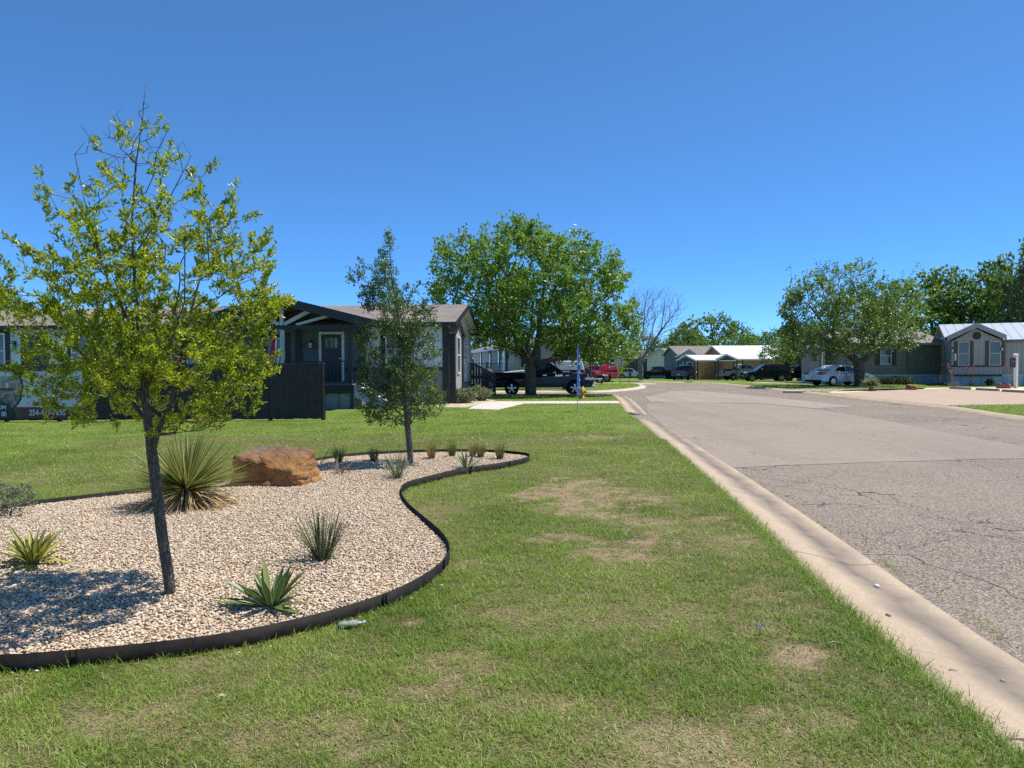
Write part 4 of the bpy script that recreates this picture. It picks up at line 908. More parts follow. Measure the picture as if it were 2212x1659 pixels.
tr = thing('bare_tree', 'leafless grey tree with vase of fine branches beyond the crossing', 'tree', (p.x, p.y, zt(p.y)))
mb, cnt, rad = skeleton(P_, par_, .0115, .42, None, (8, 4, 3), .34)
mb.build('trunk', m_bark('grey_bark', (0.27, 0.23, 0.21), 3), tr, True, norm=False)
# background trees: three crowns built once, then copied
M_LEAFK = leafmat('background_leaf', (0.04, 0.1, 0.016), (0.105, 0.2, 0.032), (0.24, 0.35, 0.06), .36, .45, (0.3, 0.42, 0.05))
def bgtree(sd, N, env, label, lmat=M_LEAFK, ls=.42):
    return bigtree('background_tree', label, (0, 0, 0), [[(0, 0, -.6), (0, 0, 1.6)], [(0, 0, 1.6), (-1.2, .3, 3.6), (-2, .5, 6)], [(0, 0, 1.6), (1.1, -.4, 3.8), (2, -.6, 6.4)], [(0, 0, 1.6), (.1, .6, 4), (0, .8, 8)]], env, N, .22, lmat, M_BARKB, .3, ls * .8, (14, 8), .9, -.02, .45, sd, 'trees behind the homes', rt=.02, spread=.25)
eA = [(1.0, -3.2, 3.2, .6), (2.4, -4.6, 4.4, 1), (4.5, -5, 5, 1), (6.5, -4.4, 4.6, 1), (8, -3.2, 3.2, .9), (9.2, -1.6, 1.8, .6), (9.9, -.5, .9, .3)]
eB = [(.8, -3.6, 4, .6), (2, -5.4, 5.6, 1), (4, -6, 5.6, 1), (5.6, -4.8, 5, .9), (7, -3.4, 3, .7), (8, -2, 1.0, .4)]
bgA = bgtree(21, 520, eA, 'tall dense tree at the left of the two behind the olive home')
bgB = bgtree(33, 520, eB, 'rounded green tree behind the white and brown roofs beyond the crossing')
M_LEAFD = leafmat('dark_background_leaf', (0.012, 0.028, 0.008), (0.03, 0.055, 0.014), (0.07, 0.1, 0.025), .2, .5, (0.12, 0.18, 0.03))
def bput(root, ix, top_iy, Y, h0, label, wx=1.0, first=False):
    top = HZ(ix, top_iy, Y); z0 = zt(Y); s = (top - z0) / h0; x = PT(ix, top_iy, Y).x
    if first: root.location = (x, Y, z0); root.scale = (s * wx, s * wx, s); root['label'] = label; return root
    return dup(root, (x, Y, z0), rng.uniform(0, 6), label, (s * wx, s * wx, s))
bput(bgA, 2020, 573, 76, 9.9, 'dense dark green tree rising behind the olive sided home', 1.0, True)
bput(bgA, 2145, 560, 72, 9.9, 'tall airy tree rising behind the grey gabled home', .85)
bput(bgA, 2230, 505, 66, 9.9, 'tree at the edge of the picture with one shoot above the rest', .6)
bput(bgB, 1540, 678, 150, 8.0, 'rounded green tree behind the brown roofed home and carports', 1.0, True)
bput(bgB, 1478, 706, 140, 8.0, 'light green tree just right of the leafless tree', .7)
bput(bgB, 1668, 712, 130, 8.0, 'low green tree behind the white metal roof at its far end', .8)
bput(bgB, 1620, 720, 160, 8.0, 'distant tree between the white roof and the spreading tree', .8)
bput(bgB, 1395, 722, 170, 8.0, 'distant tree low behind the leafless tree', .9)
bput(bgA, 1300, 735, 120, 9.9, 'tree glimpsed under the broad crown behind the red pickup', 1.4)
bput(bgB, 1210, 728, 110, 8.0, 'tree behind the low roof of the home with the black deck', 1.0)
bput(bgB, 1035, 690, 95, 8.0, 'tree showing in the gap between the home and the broad tree', .7)
bput(bgB, 20, 636, 52, 8.0, 'yellowish green tree rising behind the shingled roof at the frame edge', .55)
bput(bgA, 1890, 640, 95, 9.9, 'tree hidden behind the ragged crown of the spreading tree', 1.1)
bput(bgB, 1760, 700, 120, 8.0, 'tree behind the grey home with white trim', 1.0)
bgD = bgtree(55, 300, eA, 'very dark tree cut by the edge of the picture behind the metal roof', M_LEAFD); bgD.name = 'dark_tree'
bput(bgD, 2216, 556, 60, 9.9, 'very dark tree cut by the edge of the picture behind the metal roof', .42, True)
# ------------------------------------------------------------------ bed plants
def strapmat(name, stops, edge, ek=0.75, trans=.3, rough=.4):
    m, nt, b = newmat(name); r = attr(nt, 'rnd'); a = attr(nt, 'ac')
    c = ramp(nt, r, *stops); c = mixc(nt, mth(nt, 'GREATER_THAN', a, ek), c, edge) if edge else c
    ln(nt, c, b.inputs['Base Color']); b.inputs['Roughness'].default_value = rough
    t = nt.nodes.new('ShaderNodeBsdfTranslucent'); ln(nt, c, t.inputs['Color']); mx = nt.nodes.new('ShaderNodeMixShader'); mx.inputs[0].default_value = trans
    ln(nt, b.outputs[0], mx.inputs[1]); ln(nt, t.outputs[0], mx.inputs[2]); ln(nt, mx.outputs[0], nt.nodes['Material Output'].inputs['Surface']); return m
def bedz(p): return float(bed_h(np.array([p.x]), np.array([p.y]))[0])
def rosette(n, l0, l1, wd, tilt0, tilt1, droop, mat, parent, name, nseg=5, cols=3, keel=.25, prof='yucca', r0=.02, seedc=None, z0=0.0, azs=None):
    az = rng.uniform(0, 2 * PI, n) if azs is None else azs; tl = rng.uniform(tilt0, tilt1, n)
    D = np.stack([np.cos(az) * np.cos(tl), np.sin(az) * np.cos(tl), np.sin(tl)], 1)
    P = np.stack([np.cos(az) * r0, np.sin(az) * r0, np.full(n, z0)], 1) * rng.uniform(.3, 1, (n, 1)); P[:, 2] = z0
    V, Q, T, A = ribbons(P, D, rng.uniform(l0, l1, n), wd * rng.uniform(.8, 1.2, n), rng.uniform(.4, 1, n) * droop, nseg, cols, keel, prof)
    per = (nseg + 1) * cols
    return mesh_np(name, V, Q, mat, parent, True, {'rnd': rep(rng.random(n), per), 'ac': A, 'tt': T})
M_SOTOL = strapmat('sotol_leaf', [(0.0, (0.085, 0.115, 0.03)), (0.5, (0.22, 0.25, 0.06)), (1.0, (0.46, 0.45, 0.14))], None)
M_STRAW = strapmat('dead_leaf', [(0.0, (0.3, 0.19, 0.08)), (0.5, (0.55, 0.39, 0.18)), (1.0, (0.7, 0.54, 0.3))], None, trans=.15)
p = G(402, 1090, .1); z = bedz(p)
t = thing('sotol', 'spiky yellow green ball of narrow leaves with a dead straw skirt beside the orange boulder', 'plant', (p.x, p.y, z - .01))
n = 620; az = rng.uniform(0, 2 * PI, n); u = rng.uniform(.04, 1.0, n); tl = np.arcsin(np.clip(u, -.1, .99))
D = np.stack([np.cos(az) * np.cos(tl), np.sin(az) * np.cos(tl), np.sin(tl)], 1)
V, Q, T, A = ribbons(D * .03 + np.array([0, 0, .17]), D, rng.uniform(.58, .76, n), .014, rng.uniform(0, .07, n), 4, 3, .3, 'strap')
mesh_np('leaf_rosette', V, Q, M_SOTOL, t, True, {'rnd': rep(np.clip(rng.normal(.5, .3, n), 0, 1), 15), 'ac': A})
n = 300; az = rng.uniform(0, 2 * PI, n); tl = rng.uniform(-.15, .2, n); D = np.stack([np.cos(az) * np.cos(tl), np.sin(az) * np.cos(tl), np.sin(tl)], 1)
V, Q, T, A = ribbons(np.stack([np.cos(az) * .03, np.sin(az) * .03, rng.uniform(.1, .2, n)], 1), D, rng.uniform(.4, .6, n), .015, rng.uniform(.3, .6, n), 5, 3, .25, 'strap')
V[:, 2] = np.maximum(V[:, 2], .012 + rng.uniform(0, .01, len(V)))
mesh_np('dead_skirt', V, Q, M_STRAW, t, True, {'rnd': rep(rng.random(n), 18), 'ac': A})
MB().lathe([(.0, -.02), (.06, -.01), (.07, .06), (.04, .16), (0, .18)], 10).build('stem', M_STRAW, t, True)
M_HESP = strapmat('grey_green_strap', [(0.0, (0.05, 0.075, 0.03)), (0.6, (0.11, 0.145, 0.06)), (1.0, (0.24, 0.27, 0.13))], None, trans=.15)
def hesperaloe(ix, iy, label, n, l0, l1, mat, tilt0=.7, wd=.009, droop=.08):
    p = G(ix, iy, .09); t = thing('hesperaloe', label, 'plant', (p.x, p.y, bedz(p) - .01))
    rosette(n, l0, l1, wd, tilt0, 1.52, droop, mat, t, 'leaf_clump', 4, 3, .3, 'strap', .05)
    rosette(max(6, n // 9), l0 * .7, l1 * 1.05, wd * .7, .25, .8, .25, mat, t, 'outer_leaves', 5, 3, .3, 'strap', .05)
    return t
hesperaloe(697, 1210, 'upright grey green tuft of narrow leaves behind the broad leaved yucca', 120, .34, .5, M_HESP, .85)
hesperaloe(857, 1030, 'pale grey green tuft of narrow leaves left of the slender tree trunk', 70, .34, .52, strapmat('pale_strap', [(0.0, (0.1, 0.13, 0.06)), (1.0, (0.34, 0.37, 0.22))], None, trans=.15), .7, .011)
M_RED = strapmat('bronze_strap', [(0.0, (0.12, 0.05, 0.035)), (0.5, (0.17, 0.11, 0.07)), (1.0, (0.3, 0.27, 0.17))], None, trans=.15)
hesperaloe(733, 1026, 'sparse bronze tinted tuft right of the orange boulder', 26, .2, .42, M_RED, .3, .012, .2)
p = G(690, 1003, .08); t = thing('hesperaloe', 'thin arching wands rising behind the orange boulder', 'plant', (p.x, p.y, bedz(p)))
rosette(9, .45, .62, .007, .8, 1.3, .35, M_HESP, t, 'leaf_clump', 8, 3, .3, 'strap', .05)
M_YUC = strapmat('yucca_leaf', [(0.0, (0.05, 0.1, 0.025)), (0.5, (0.11, 0.17, 0.045)), (1.0, (0.24, 0.3, 0.09))], (0.45, 0.45, 0.17), .9, .25)
def yucca(name, ix, iy, label, n, l0, l1, wd, mat, droop=.12, t0=.15, t1_=1.3, cols=5):
    p = G(ix, iy, .09); t = thing(name, label, 'plant', (p.x, p.y, bedz(p) - .01))
    k = n // 3
    rosette(k, l0 * .8, l1, wd, t0, t0 + .45, droop * 1.3, mat, t, 'lower_leaves', 6, cols, .22, 'yucca', .03)
    rosette(n - k, l0, l1, wd, t0 + .45, t1_, droop * .6, mat, t, 'upper_leaves', 6, cols, .22, 'yucca', .03)
    return t
yucca('yucca', 585, 1303, 'broad leaved dark green yucca nearest the steel edging', 32, .24, .37, .046, M_YUC, .1, .1, 1.22)
M_VAR = strapmat('variegated_leaf', [(0.0, (0.4, 0.37, 0.05)), (0.5, (0.56, 0.5, 0.1)), (1.0, (0.68, 0.62, 0.22))], (0.06, 0.1, 0.03), .6, .3)
yucca('yucca', 72, 1222, 'yellow striped yucca with curling leaves at the left of the bed', 44, .26, .44, .042, M_VAR, .62, .25, 1.4)
M_STR = strapmat('cream_edged_leaf', [(0.0, (0.05, 0.1, 0.04)), (1.0, (0.16, 0.22, 0.1))], (0.58, 0.57, 0.4), .7, .2)
yucca('yucca', 1007, 1006, 'small cream edged yucca at the rear right of the bed', 22, .26, .38, .034, M_STR, .06, .3)
# feather grasses along the rear of the bed
def m_feather(): return strapmat('feather_grass_blade', [(0.0, (0.07, 0.09, 0.015)), (0.5, (0.15, 0.17, 0.035)), (1.0, (0.36, 0.3, 0.1))], None, trans=.35)
M_FEA = m_feather(); M_FEA2 = strapmat('straw_feather_blade', [(0.0, (0.15, 0.12, 0.03)), (0.5, (0.3, 0.24, 0.07)), (1.0, (0.45, 0.36, 0.14))], None, trans=.35)
for px, py, hh, mt, lab in ((748, 1022, .34, M_FEA, 'dark feather grass tuft just right of the orange boulder'), (826, 1021, .28, M_FEA, 'feather grass tuft left of the slender tree trunk'),
                            (953, 1016, .34, M_FEA2, 'straw coloured feather grass tuft right of the slender tree trunk'), (999, 1011, .3, M_FEA, 'green feather grass tuft behind the cream edged yucca'),
                            (1044, 1010, .27, M_FEA2, 'brownish feather grass tuft touching the cream edged yucca'), (1061, 1011, .28, M_FEA, 'green feather grass tuft right of the cream edged yucca'), (1104, 1013, .34, M_FEA, 'feather grass tuft at the far right tip of the bed')):
    p = G(px * .9777, py * .9777, .08); t = thing('feather_grass', lab, 'grass tuft', (p.x, p.y, bedz(p) - .01), 0, 'feather grasses at the rear of the bed')
    rosette(230, hh * .65, hh * 1.15, .0042, 1.15, 1.55, .25, mt, t, 'blades', 5, 2, 0, 'strap', .05)
# grey shrubs
def shrub(name, loc, w_, h, N, lmat, label, ls, per=(6, 4), cat='shrub', group=None, sd=1, bark=None):
    env = [(h * .08, -w_ * .3, w_ * .3, .5), (h * .3, -w_ * .47, w_ * .47, 1), (h * .6, -w_ * .5, w_ * .5, 1), (h * .85, -w_ * .36, w_ * .36, .9), (h, -w_ * .15, w_ * .15, .4)]
    at = envelope(N, env, 1.0, -.25, 4 / w_, sd, .55); P, par = grow([[(0, 0, -.02), (0, 0, h * .08)]], at, .3, h * .1, .01, .15, .3)
    t = thing(name, label, cat, loc, 0, group); mb, cnt, rad = skeleton(P, par, ls * .05, .42, None, (5, 4, 3), ls * .4)
    mb.build('stem', bark or M_BARKB, t, True, norm=False)
    crown_leaves(P, par, cnt, 4, per, ls, ls * .5, ls * .3, lmat, t, 'foliage', .3, None, shade=3 / w_, seed=sd); return t
M_SAGE = leafmat('sage_leaf', (0.1, 0.12, 0.08), (0.2, 0.22, 0.15), (0.34, 0.36, 0.26), .2, .6, (0.3, 0.34, 0.2))
p = G(22, 1116, .08); shrub('sage_shrub', (p.x, p.y, bedz(p)), .5, .34, 260, M_SAGE, 'small silvery grey shrub at the left rear of the bed', .024, (7, 5), sd=2)
M_SAGE2 = leafmat('olive_leaf', (0.1, 0.12, 0.06), (0.21, 0.23, 0.12), (0.36, 0.38, 0.22), .25, .6, (0.3, 0.34, 0.15))
p = G(995, 872); shrub('house_shrub', (p.x, p.y + .3, 0), 1.2, .62, 220, M_SAGE2, 'olive grey shrub against the black corner boards of the grey home', .1, (7, 5), sd=3)
p = G(1032, 867); shrub('house_shrub', (p.x, p.y + .3, 0), 1.3, .66, 220, M_SAGE2, 'grey green shrub at the rear end wall beside the white path', .1, (7, 5), sd=4)
# across the street
p = G(1881, 844.5); t = thing('round_yucca', 'ball shaped yucca on pale gravel in front of the white sedan nose', 'plant', (p.x, p.y, 0.01))
n = 420; az = rng.uniform(0, 2 * PI, n); tl = np.arcsin(rng.uniform(-.25, .99, n)); D = np.stack([np.cos(az) * np.cos(tl), np.sin(az) * np.cos(tl), np.sin(tl)], 1)
V, Q, T, A = ribbons(D * .05 + np.array([0, 0, .34]), D, rng.uniform(.46, .62, n), .03, .05, 3, 3, .3, 'strap'); mesh_np('leaf_rosette', V, Q, strapmat('pale_yucca_leaf', [(0.0, (0.12, 0.16, 0.06)), (1.0, (0.36, 0.4, 0.2))], None), t, True, {'rnd': rep(rng.random(n), 12), 'ac': A})
MB().lathe([(.0, -.02), (.12, 0), (.14, .2), (.06, .36), (0, .38)], 10).build('stem', M_STRAW, t, True)
M_STALK = simple('flower_stalk', (0.3, 0.09, 0.06), .7); M_CORAL = simple('coral_flower', (0.5, 0.1, 0.08), .6, .3, 30)
def redyucca(ix, iy, hs, label, sz=1.0):
    p = G(ix, iy); t = thing('red_yucca', label, 'plant', (p.x, p.y, 0.01))
    rosette(60, .35 * sz, .65 * sz, .022, .5, 1.45, .1, M_HESP, t, 'leaf_clump', 4, 3, .3, 'strap', .08)
    for dx, h in hs:
        pts = [(0, 0, .1), (dx * .3, 0, h * .4), (dx * .8, .05, h * .75), (dx, .1, h)]
        st = MB().tube(pts, [.014, .012, .01, .006], 5).build('flower_stalk', M_STALK, t, True)
        mb = MB()
        for i in range(34):
            u = rng.uniform(.0, 1); c = Vector(pts[2]).lerp(Vector(pts[3]), u) if u > .3 else Vector(pts[1]).lerp(Vector(pts[2]), .55 + u * 1.5)
            c += Vector((rng.normal(0, .03), rng.normal(0, .03), 0)); mb.lathe([(0, -.05), (.016, -.02), (.02, .02), (0, .04)], 5, c)
        mb.build('blossom', M_CORAL, st, True)
redyucca(2060, 838.5, [(-.35, 1.55), (-.2, 1.15)], 'red yucca with coral flower stalk at the corner of the grey gabled home')
redyucca(2190, 836.5, [(-.5, 1.5)], 'red yucca with a thin flower stalk behind the white sign post', 1.3)
redyucca(2098, 834.5, [(.15, 1.45), (-.3, 1.3)], 'slender red yucca under the gable windows of the grey home', .7)
p = G(2136, 834); shrub('low_shrub', (p.x, p.y, 0), .5, .5, 90, M_LEAFD, 'small dark shrub against the blue grey skirting', .09, sd=6)
p = G(1950, 832); t = shrub('low_shrub', (p.x, p.y + 1, 0), 2.6, .55, 200, M_LEAFD, 'low dark shrub mass at the foot of the olive home', .12, sd=8)
# ------------------------------------------------------------------ buildings
M_BLACK = simple('black_trim_paint', (0.018, 0.018, 0.02), 0.5, 0.25, 4, 0.1, 40)
M_WHITE = simple('white_trim_paint', (0.72, 0.72, 0.7), 0.45, 0.05, 4)
M_GLASS = glassmat('window_glass'); M_LAMPG = simple('lamp_glass', (0.5, 0.48, 0.42), .2)
def m_blinds(name, a, b_):
    m, nt, b = newmat(name); oc = coords(nt); s = nt.nodes.new('ShaderNodeSeparateXYZ'); ln(nt, oc, s.inputs[0])
    fr = mth(nt, 'FRACT', mth(nt, 'DIVIDE', s.outputs[2], 0.05)); ln(nt, mixc(nt, mth(nt, 'LESS_THAN', fr, .35), a, b_), b.inputs['Base Color'])
    b.inputs['Roughness'].default_value = .08; b.inputs['Specular IOR Level'].default_value = .7; return m
M_BLIND = m_blinds('glass_with_blinds', (0.09, 0.1, 0.11), (0.03, 0.035, 0.04)); M_BLINDW = m_blinds('glass_with_white_blinds', (0.42, 0.43, 0.42), (0.25, 0.26, 0.26))
class Wall:
    """axis-aligned wall of a home; boxes are given along u, up z and outward d"""
    def __init__(s, face, L, D, u0=0, off=0): s.face, s.L, s.D, s.off = face, L, D, off
    def p(s, u, z, d):
        d += s.off
        return {'front': (u, -d, z), 'back': (u, s.D + d, z), 'left': (-d, u, z), 'right': (s.L + d, u, z)}[s.face]
    def box(s, mb, u0, u1, z0, z1, d0, d1, mi=0):
        a, b = s.p(u0, z0, d0), s.p(u1, z1, d1); lo = [min(x) for x in zip(a, b)]; hi = [max(x) for x in zip(a, b)]
        return mb.bx(lo[0], hi[0], lo[1], hi[1], lo[2], hi[2], mi)
def window(W_, par, u, z0, w_, h, fm=M_WHITE, pm=M_GLASS, casing=None, cw=.12, shutter=None, sw=.28, mull=True, fw=.06):
    f = MB(); a, b = u - w_ / 2, u + w_ / 2
    W_.box(f, a, b, z0, z0 + fw, .006, .055); W_.box(f, a, b, z0 + h - fw, z0 + h, .006, .055)
    W_.box(f, a, a + fw, z0 + fw, z0 + h - fw, .006, .055); W_.box(f, b - fw, b, z0 + fw, z0 + h - fw, .006, .055)
    if mull: W_.box(f, a + fw, b - fw, z0 + h * .5 - fw * .4, z0 + h * .5 + fw * .4, .006, .05)
    o = f.build('window', fm, par)
    W_.box(MBx := MB(), a + fw * .5, b - fw * .5, z0 + fw * .5, z0 + h - fw * .5, .003, .024); MBx.build('pane', pm, o)
    if casing:
        c = MB(); W_.box(c, a - cw, a - .003, z0 - cw, z0 + h + cw, .004, .035); W_.box(c, b + .003, b + cw, z0 - cw, z0 + h + cw, .004, .035)
        W_.box(c, a - .003, b + .003, z0 + h + .003, z0 + h + cw, .004, .034); W_.box(c, a - .003, b + .003, z0 - cw, z0 - .003, .004, .034); c.build('casing', casing, o)
    if shutter:
        for s_ in (-1, 1):
            c = MB(); e = u + s_ * (w_ / 2 + .02 + sw / 2); W_.box(c, e - sw / 2, e + sw / 2, z0 - .03, z0 + h + .03, .004, .04)
            for i in range(9): W_.box(c, e - sw / 2 + .03, e + sw / 2 - .03, z0 + (i + .5) * h / 9 - .02, z0 + (i + .5) * h / 9 + .02, .04, .052)
            c.build('shutter', shutter, par)
    return o
def door(W_, par, u, z0, w_, h, dm, fm=M_WHITE, lights=False):
    f = MB(); a, b = u - w_ / 2, u + w_ / 2
    W_.box(f, a - .1, a, z0, z0 + h + .1, .004, .06); W_.box(f, b, b + .1, z0, z0 + h + .1, .004, .06); W_.box(f, a, b, z0 + h, z0 + h + .1, .004, .06)
    d = MB(); W_.box(d, a, b, z0, z0 + h, .003, .03); o = d.build('door', dm, par); f.build('frame', fm, o)
    if lights:
        g = MB()
        for i in range(3): W_.box(g, a + .16 + i * (w_ - .32) / 3 + .02, a + .16 + (i + 1) * (w_ - .32) / 3 - .02, z0 + h - .55, z0 + h - .15, .03, .036)
        g.build('pane', simple('door_glass', (.16, .2, .08), .1), o)
    k = MB(); c = W_.p(b - .08, z0 + 1.0, .06); k.lathe([(0, -.03), (.03, -.02), (.03, .02), (0, .03)], 8, c); k.build('handle', M_CHROME0, o); return o
M_CHROME0 = simple('brushed_steel', (.6, .6, .6), .25, .05, 5, metal=1.0)
def sconce(W_, par, u, z):
    m = MB(); W_.box(m, u - .05, u + .05, z - .06, z + .1, .003, .03); W_.box(m, u - .03, u + .03, z + .1, z + .14, .03, .2)
    W_.box(m, u - .09, u + .09, z + .02, z + .05, .08, .24); W_.box(m, u - .08, u + .08, z - .22, z - .2, .09, .23)
    for s_ in (-1, 1):
        for e in (.09, .22): W_.box(m, u + s_ * .075 - .008, u + s_ * .075 + .008, z - .2, z + .02, e, e + .012)
    o = m.build('wall_lamp', M_BLACK, par); g = MB(); W_.box(g, u - .06, u + .06, z - .19, z + .015, .105, .215); g.build('lamp_glass', M_LAMPG, o)
def home(name, label, cat, loc, rz, L, D, he, hr, ridge, wm, rm, skm, sk=.7, ov=.35, fascia=M_WHITE, ft=.14, group=None, shell=True, lean=None):
    t = thing(name, label, cat, loc, rz, group)
    if ridge == 'x': prof, ax, A0, A1, span = 'x', 'x', 0, L, D
    else: prof, ax, A0, A1, span = 'y', 'y', 0, D, L
    w_ = MB().prism([(0, sk), (span, sk), (span, he), (span / 2, hr), (0, he)], A0, A1, ax); w_.build('wall', wm, t)
    if sk > 0:
        s_ = MB(); s_.bx(.02, L - .02, .02, D - .02, -.4, sk - .003); s_.build('skirting', skm, t)
    sl_ = (hr - he) / (span / 2); ze = he - ov * sl_
    r = MB(); th = .07
    r.prism([(-ov, ze + .02), (span / 2, hr + .02), (span / 2, hr + .02 + th), (-ov, ze + .02 + th)], A0 - ov, A1 + ov, ax)
    r.prism([(span / 2 + .001, hr + .02), (span + ov, ze + .02), (span + ov, ze + .02 + th), (span / 2 + .001, hr + .02 + th)], A0 - ov, A1 + ov, ax)
    ro = r.build('roof', rm, t)
    f = MB()
    for e in (-ov - .03, span + ov): f.prism([(e, ze + .09), (e + .03, ze + .09), (e + .03, ze + .09 - ft - .02), (e, ze + .09 - ft - .02)], A0 - ov - .03, A1 + ov + .03, ax)
    for e in (A0 - ov - .03, A1 + ov):
        f.prism([(-ov, ze - ft + .03), (span / 2, hr - ft + .03), (span / 2, hr + .1), (-ov, ze + .1)], e, e + .03, ax)
        f.prism([(span / 2 + .001, hr - ft + .03), (span + ov, ze - ft + .03), (span + ov, ze + .1), (span / 2 + .001, hr + .1)], e, e + .03, ax)
    f.build('fascia', fascia, ro)
    return t
def hit_u(ix, o, rz, Yiy=800):
    d = ray(ix, Yiy); m = d.x / d.y; c, s = math.cos(rz), math.sin(rz); return (m * o[1] - o[0]) / (c - m * s)
# ---- the grey home with black trim behind the lawn
rzA = R(-3.2); cA = G(967, 873.5); LA = 27.0
oA = (cA.x - LA * math.cos(rzA), cA.y - LA * math.sin(rzA))
M_GREY = siding('pale_grey_siding', (0.66, 0.68, 0.69), .2, 'v'); M_GREYL = siding('mid_grey_lower_siding', (0.2, 0.205, 0.215), .4, 'v'); M_DARKS = siding('charcoal_siding', (0.115, 0.117, 0.118), .2, 'v')
M_SHIN = shingle('brown_shingle', (0.19, 0.162, 0.142), (0.258, 0.222, 0.196))
hA = home('manufactured_home', 'long grey home with black trim, gabled black porch and brown shingled roof', 'home', (oA[0], oA[1], 0), rzA, LA, 8.4, 3.38, 4.38, 'x', M_GREY, M_SHIN, M_GREYL, .8, .4, M_BLACK, .16)
uA = lambda ix, iy=760, off=0.0: hit_u(ix, (oA[0] + math.sin(rzA) * off, oA[1] - math.cos(rzA) * off), rzA, iy)
Wf = Wall('front', LA, 8.4); We = Wall('right', LA, 8.4)
mb = MB(); Wf.box(mb, 0, LA - .2, .8, 1.40, .003, .022); mb.build('lower_siding', M_GREYL, hA)
mb = MB(); Wf.box(mb, 0, LA - .2, 1.403, 1.54, .003, .05); mb.build('belly_band', M_BLACK, hA)
mb = MB(); Wf.box(mb, LA - .2, LA + .012, .05, 3.2, .004, .06); We.box(mb, -.004, .18, .05, 3.2, .004, .045); mb.build('corner_board', M_BLACK, hA)
pu0, pu1 = uA(380), uA(781)
mb = MB(); Wf.box(mb, pu0, pu1, .9, 3.2, .004, .03); mb.build('porch_wall', M_DARKS, hA)
for px in (783, 646): mb = MB(); Wf.box(mb, uA(px) - .14, uA(px) + .14, .9, 3.2, .033, .07); mb.build('trim_board', M_BLACK, hA)
for px, w_, h, pm in ((855, .85, 1.45, M_BLIND), (592, .95, 1.45, M_BLIND), (430, 1.0, 1.4, M_BLIND), (183, 1.15, 1.3, M_BLIND), (-14, 1.1, 1.5, M_GLASS), (330, 1.0, 1.3, M_BLIND)):
    W2 = Wall('front', LA, 8.4, off=.03 if pu0 < uA(px) < pu1 else 0)
    window(W2, hA, uA(px), 1.58 if px != 592 else 1.35, w_, h, M_WHITE, pm, M_BLACK, .2)
Wp = Wall('front', LA, 8.4, off=.03)
M_DOORB = simple('black_door_paint', (0.02, 0.022, 0.026), .35, .2)
door(Wp, hA, uA(717), .92, .86, 2.0, M_DOORB, M_WHITE, True); door(Wf, hA, uA(74), .92, .9, 2.02, M_DOORB, M_BLACK)
mb = MB(); u_ = uA(74); Wf.box(mb, u_ - .68, u_ - .56, .9, 3.1, .004, .05); mb.build('trim_board', M_WHITE, hA)
sconce(Wp, hA, uA(674), 2.55); sconce(Wf, hA, uA(33), 2.6)
# bump-out on the end wall, with its own little gable
mb = MB(); mb.prism([(.3, .02), (3.3, .02), (3.3, 2.95), (1.8, 3.42), (.3, 2.95)], LA + .004, LA + .22, 'x'); bo = mb.build('bay_wall', siding('shaded_bay_siding', (0.4, 0.4, 0.39), .4, 'v'), hA)  # bay siding darkened: the shade on this wall is put into its colour
mb = MB(); mb.prism([(.1, 2.9), (1.8, 3.46), (1.8, 3.54), (.1, 2.98)], LA + .003, LA + .3, 'x'); mb.prism([(1.801, 3.46), (3.5, 2.9), (3.5, 2.98), (1.801, 3.54)], LA + .003, LA + .3, 'x'); mb.build('bay_roof', M_SHIN, bo)
mb = MB(); mb.prism([(.1, 2.8), (1.8, 3.36), (1.8, 3.56), (.1, 3.0)], LA + .303, LA + .325, 'x'); mb.prism([(1.801, 3.36), (3.5, 2.8), (3.5, 3.0), (1.801, 3.56)], LA + .303, LA + .325, 'x'); mb.build('bay_fascia', M_BLACK, bo)
Wb = Wall('right', LA + .22, 8.4)
mb = MB(); Wb.box(mb, .25, .6, .03, 2.93, .004, .05); mb.bx(LA + .06, LA + .22, .24, .297, .03, 2.93); mb.build('corner_board', M_BLACK, hA)
mb = MB(); Wb.box(mb, 2.85, 3.33, .03, 2.93, .004, .05); mb.build('corner_board', M_BLACK, hA)
window(Wb, hA, 1.6, 1.25, .9, 1.6, M_WHITE, M_GLASS, None); window(We, hA, 5.9, 2.05, .75, .95, M_WHITE, M_GLASS, M_GREYL, .1)
for W2, u_ in ((Wb, 2.3), (We, 6.6)):
    mb = MB(); W2.box(mb, u_ - .15, u_ + .15, .25, .5, .004, .02); mb.build('crawl_vent', M_BLACK, hA)
sof = MB(); sl_ = 1.0 / 4.2
sof.prism([(-.38, 3.38 - .38 * sl_ - .005), (4.2, 4.375), (4.2, 4.395), (-.38, 3.38 - .38 * sl_ + .015)], LA + .003, LA + .39, 'x'); sof.prism([(4.201, 4.375), (8.78, 3.38 - .38 * sl_ - .005), (8.78, 3.38 - .38 * sl_ + .015), (4.201, 4.395)], LA + .003, LA + .39, 'x'); sof.build('soffit', M_WHITE, hA)
mb = MB(); We.box(mb, 3.35, 8.38, .8, 3.0, .003, .02); mb.build('end_siding', siding('sunlit_end_siding', (.6, .61, .6), .3), hA)  # paler than the bay: sun on this end wall put into the colour
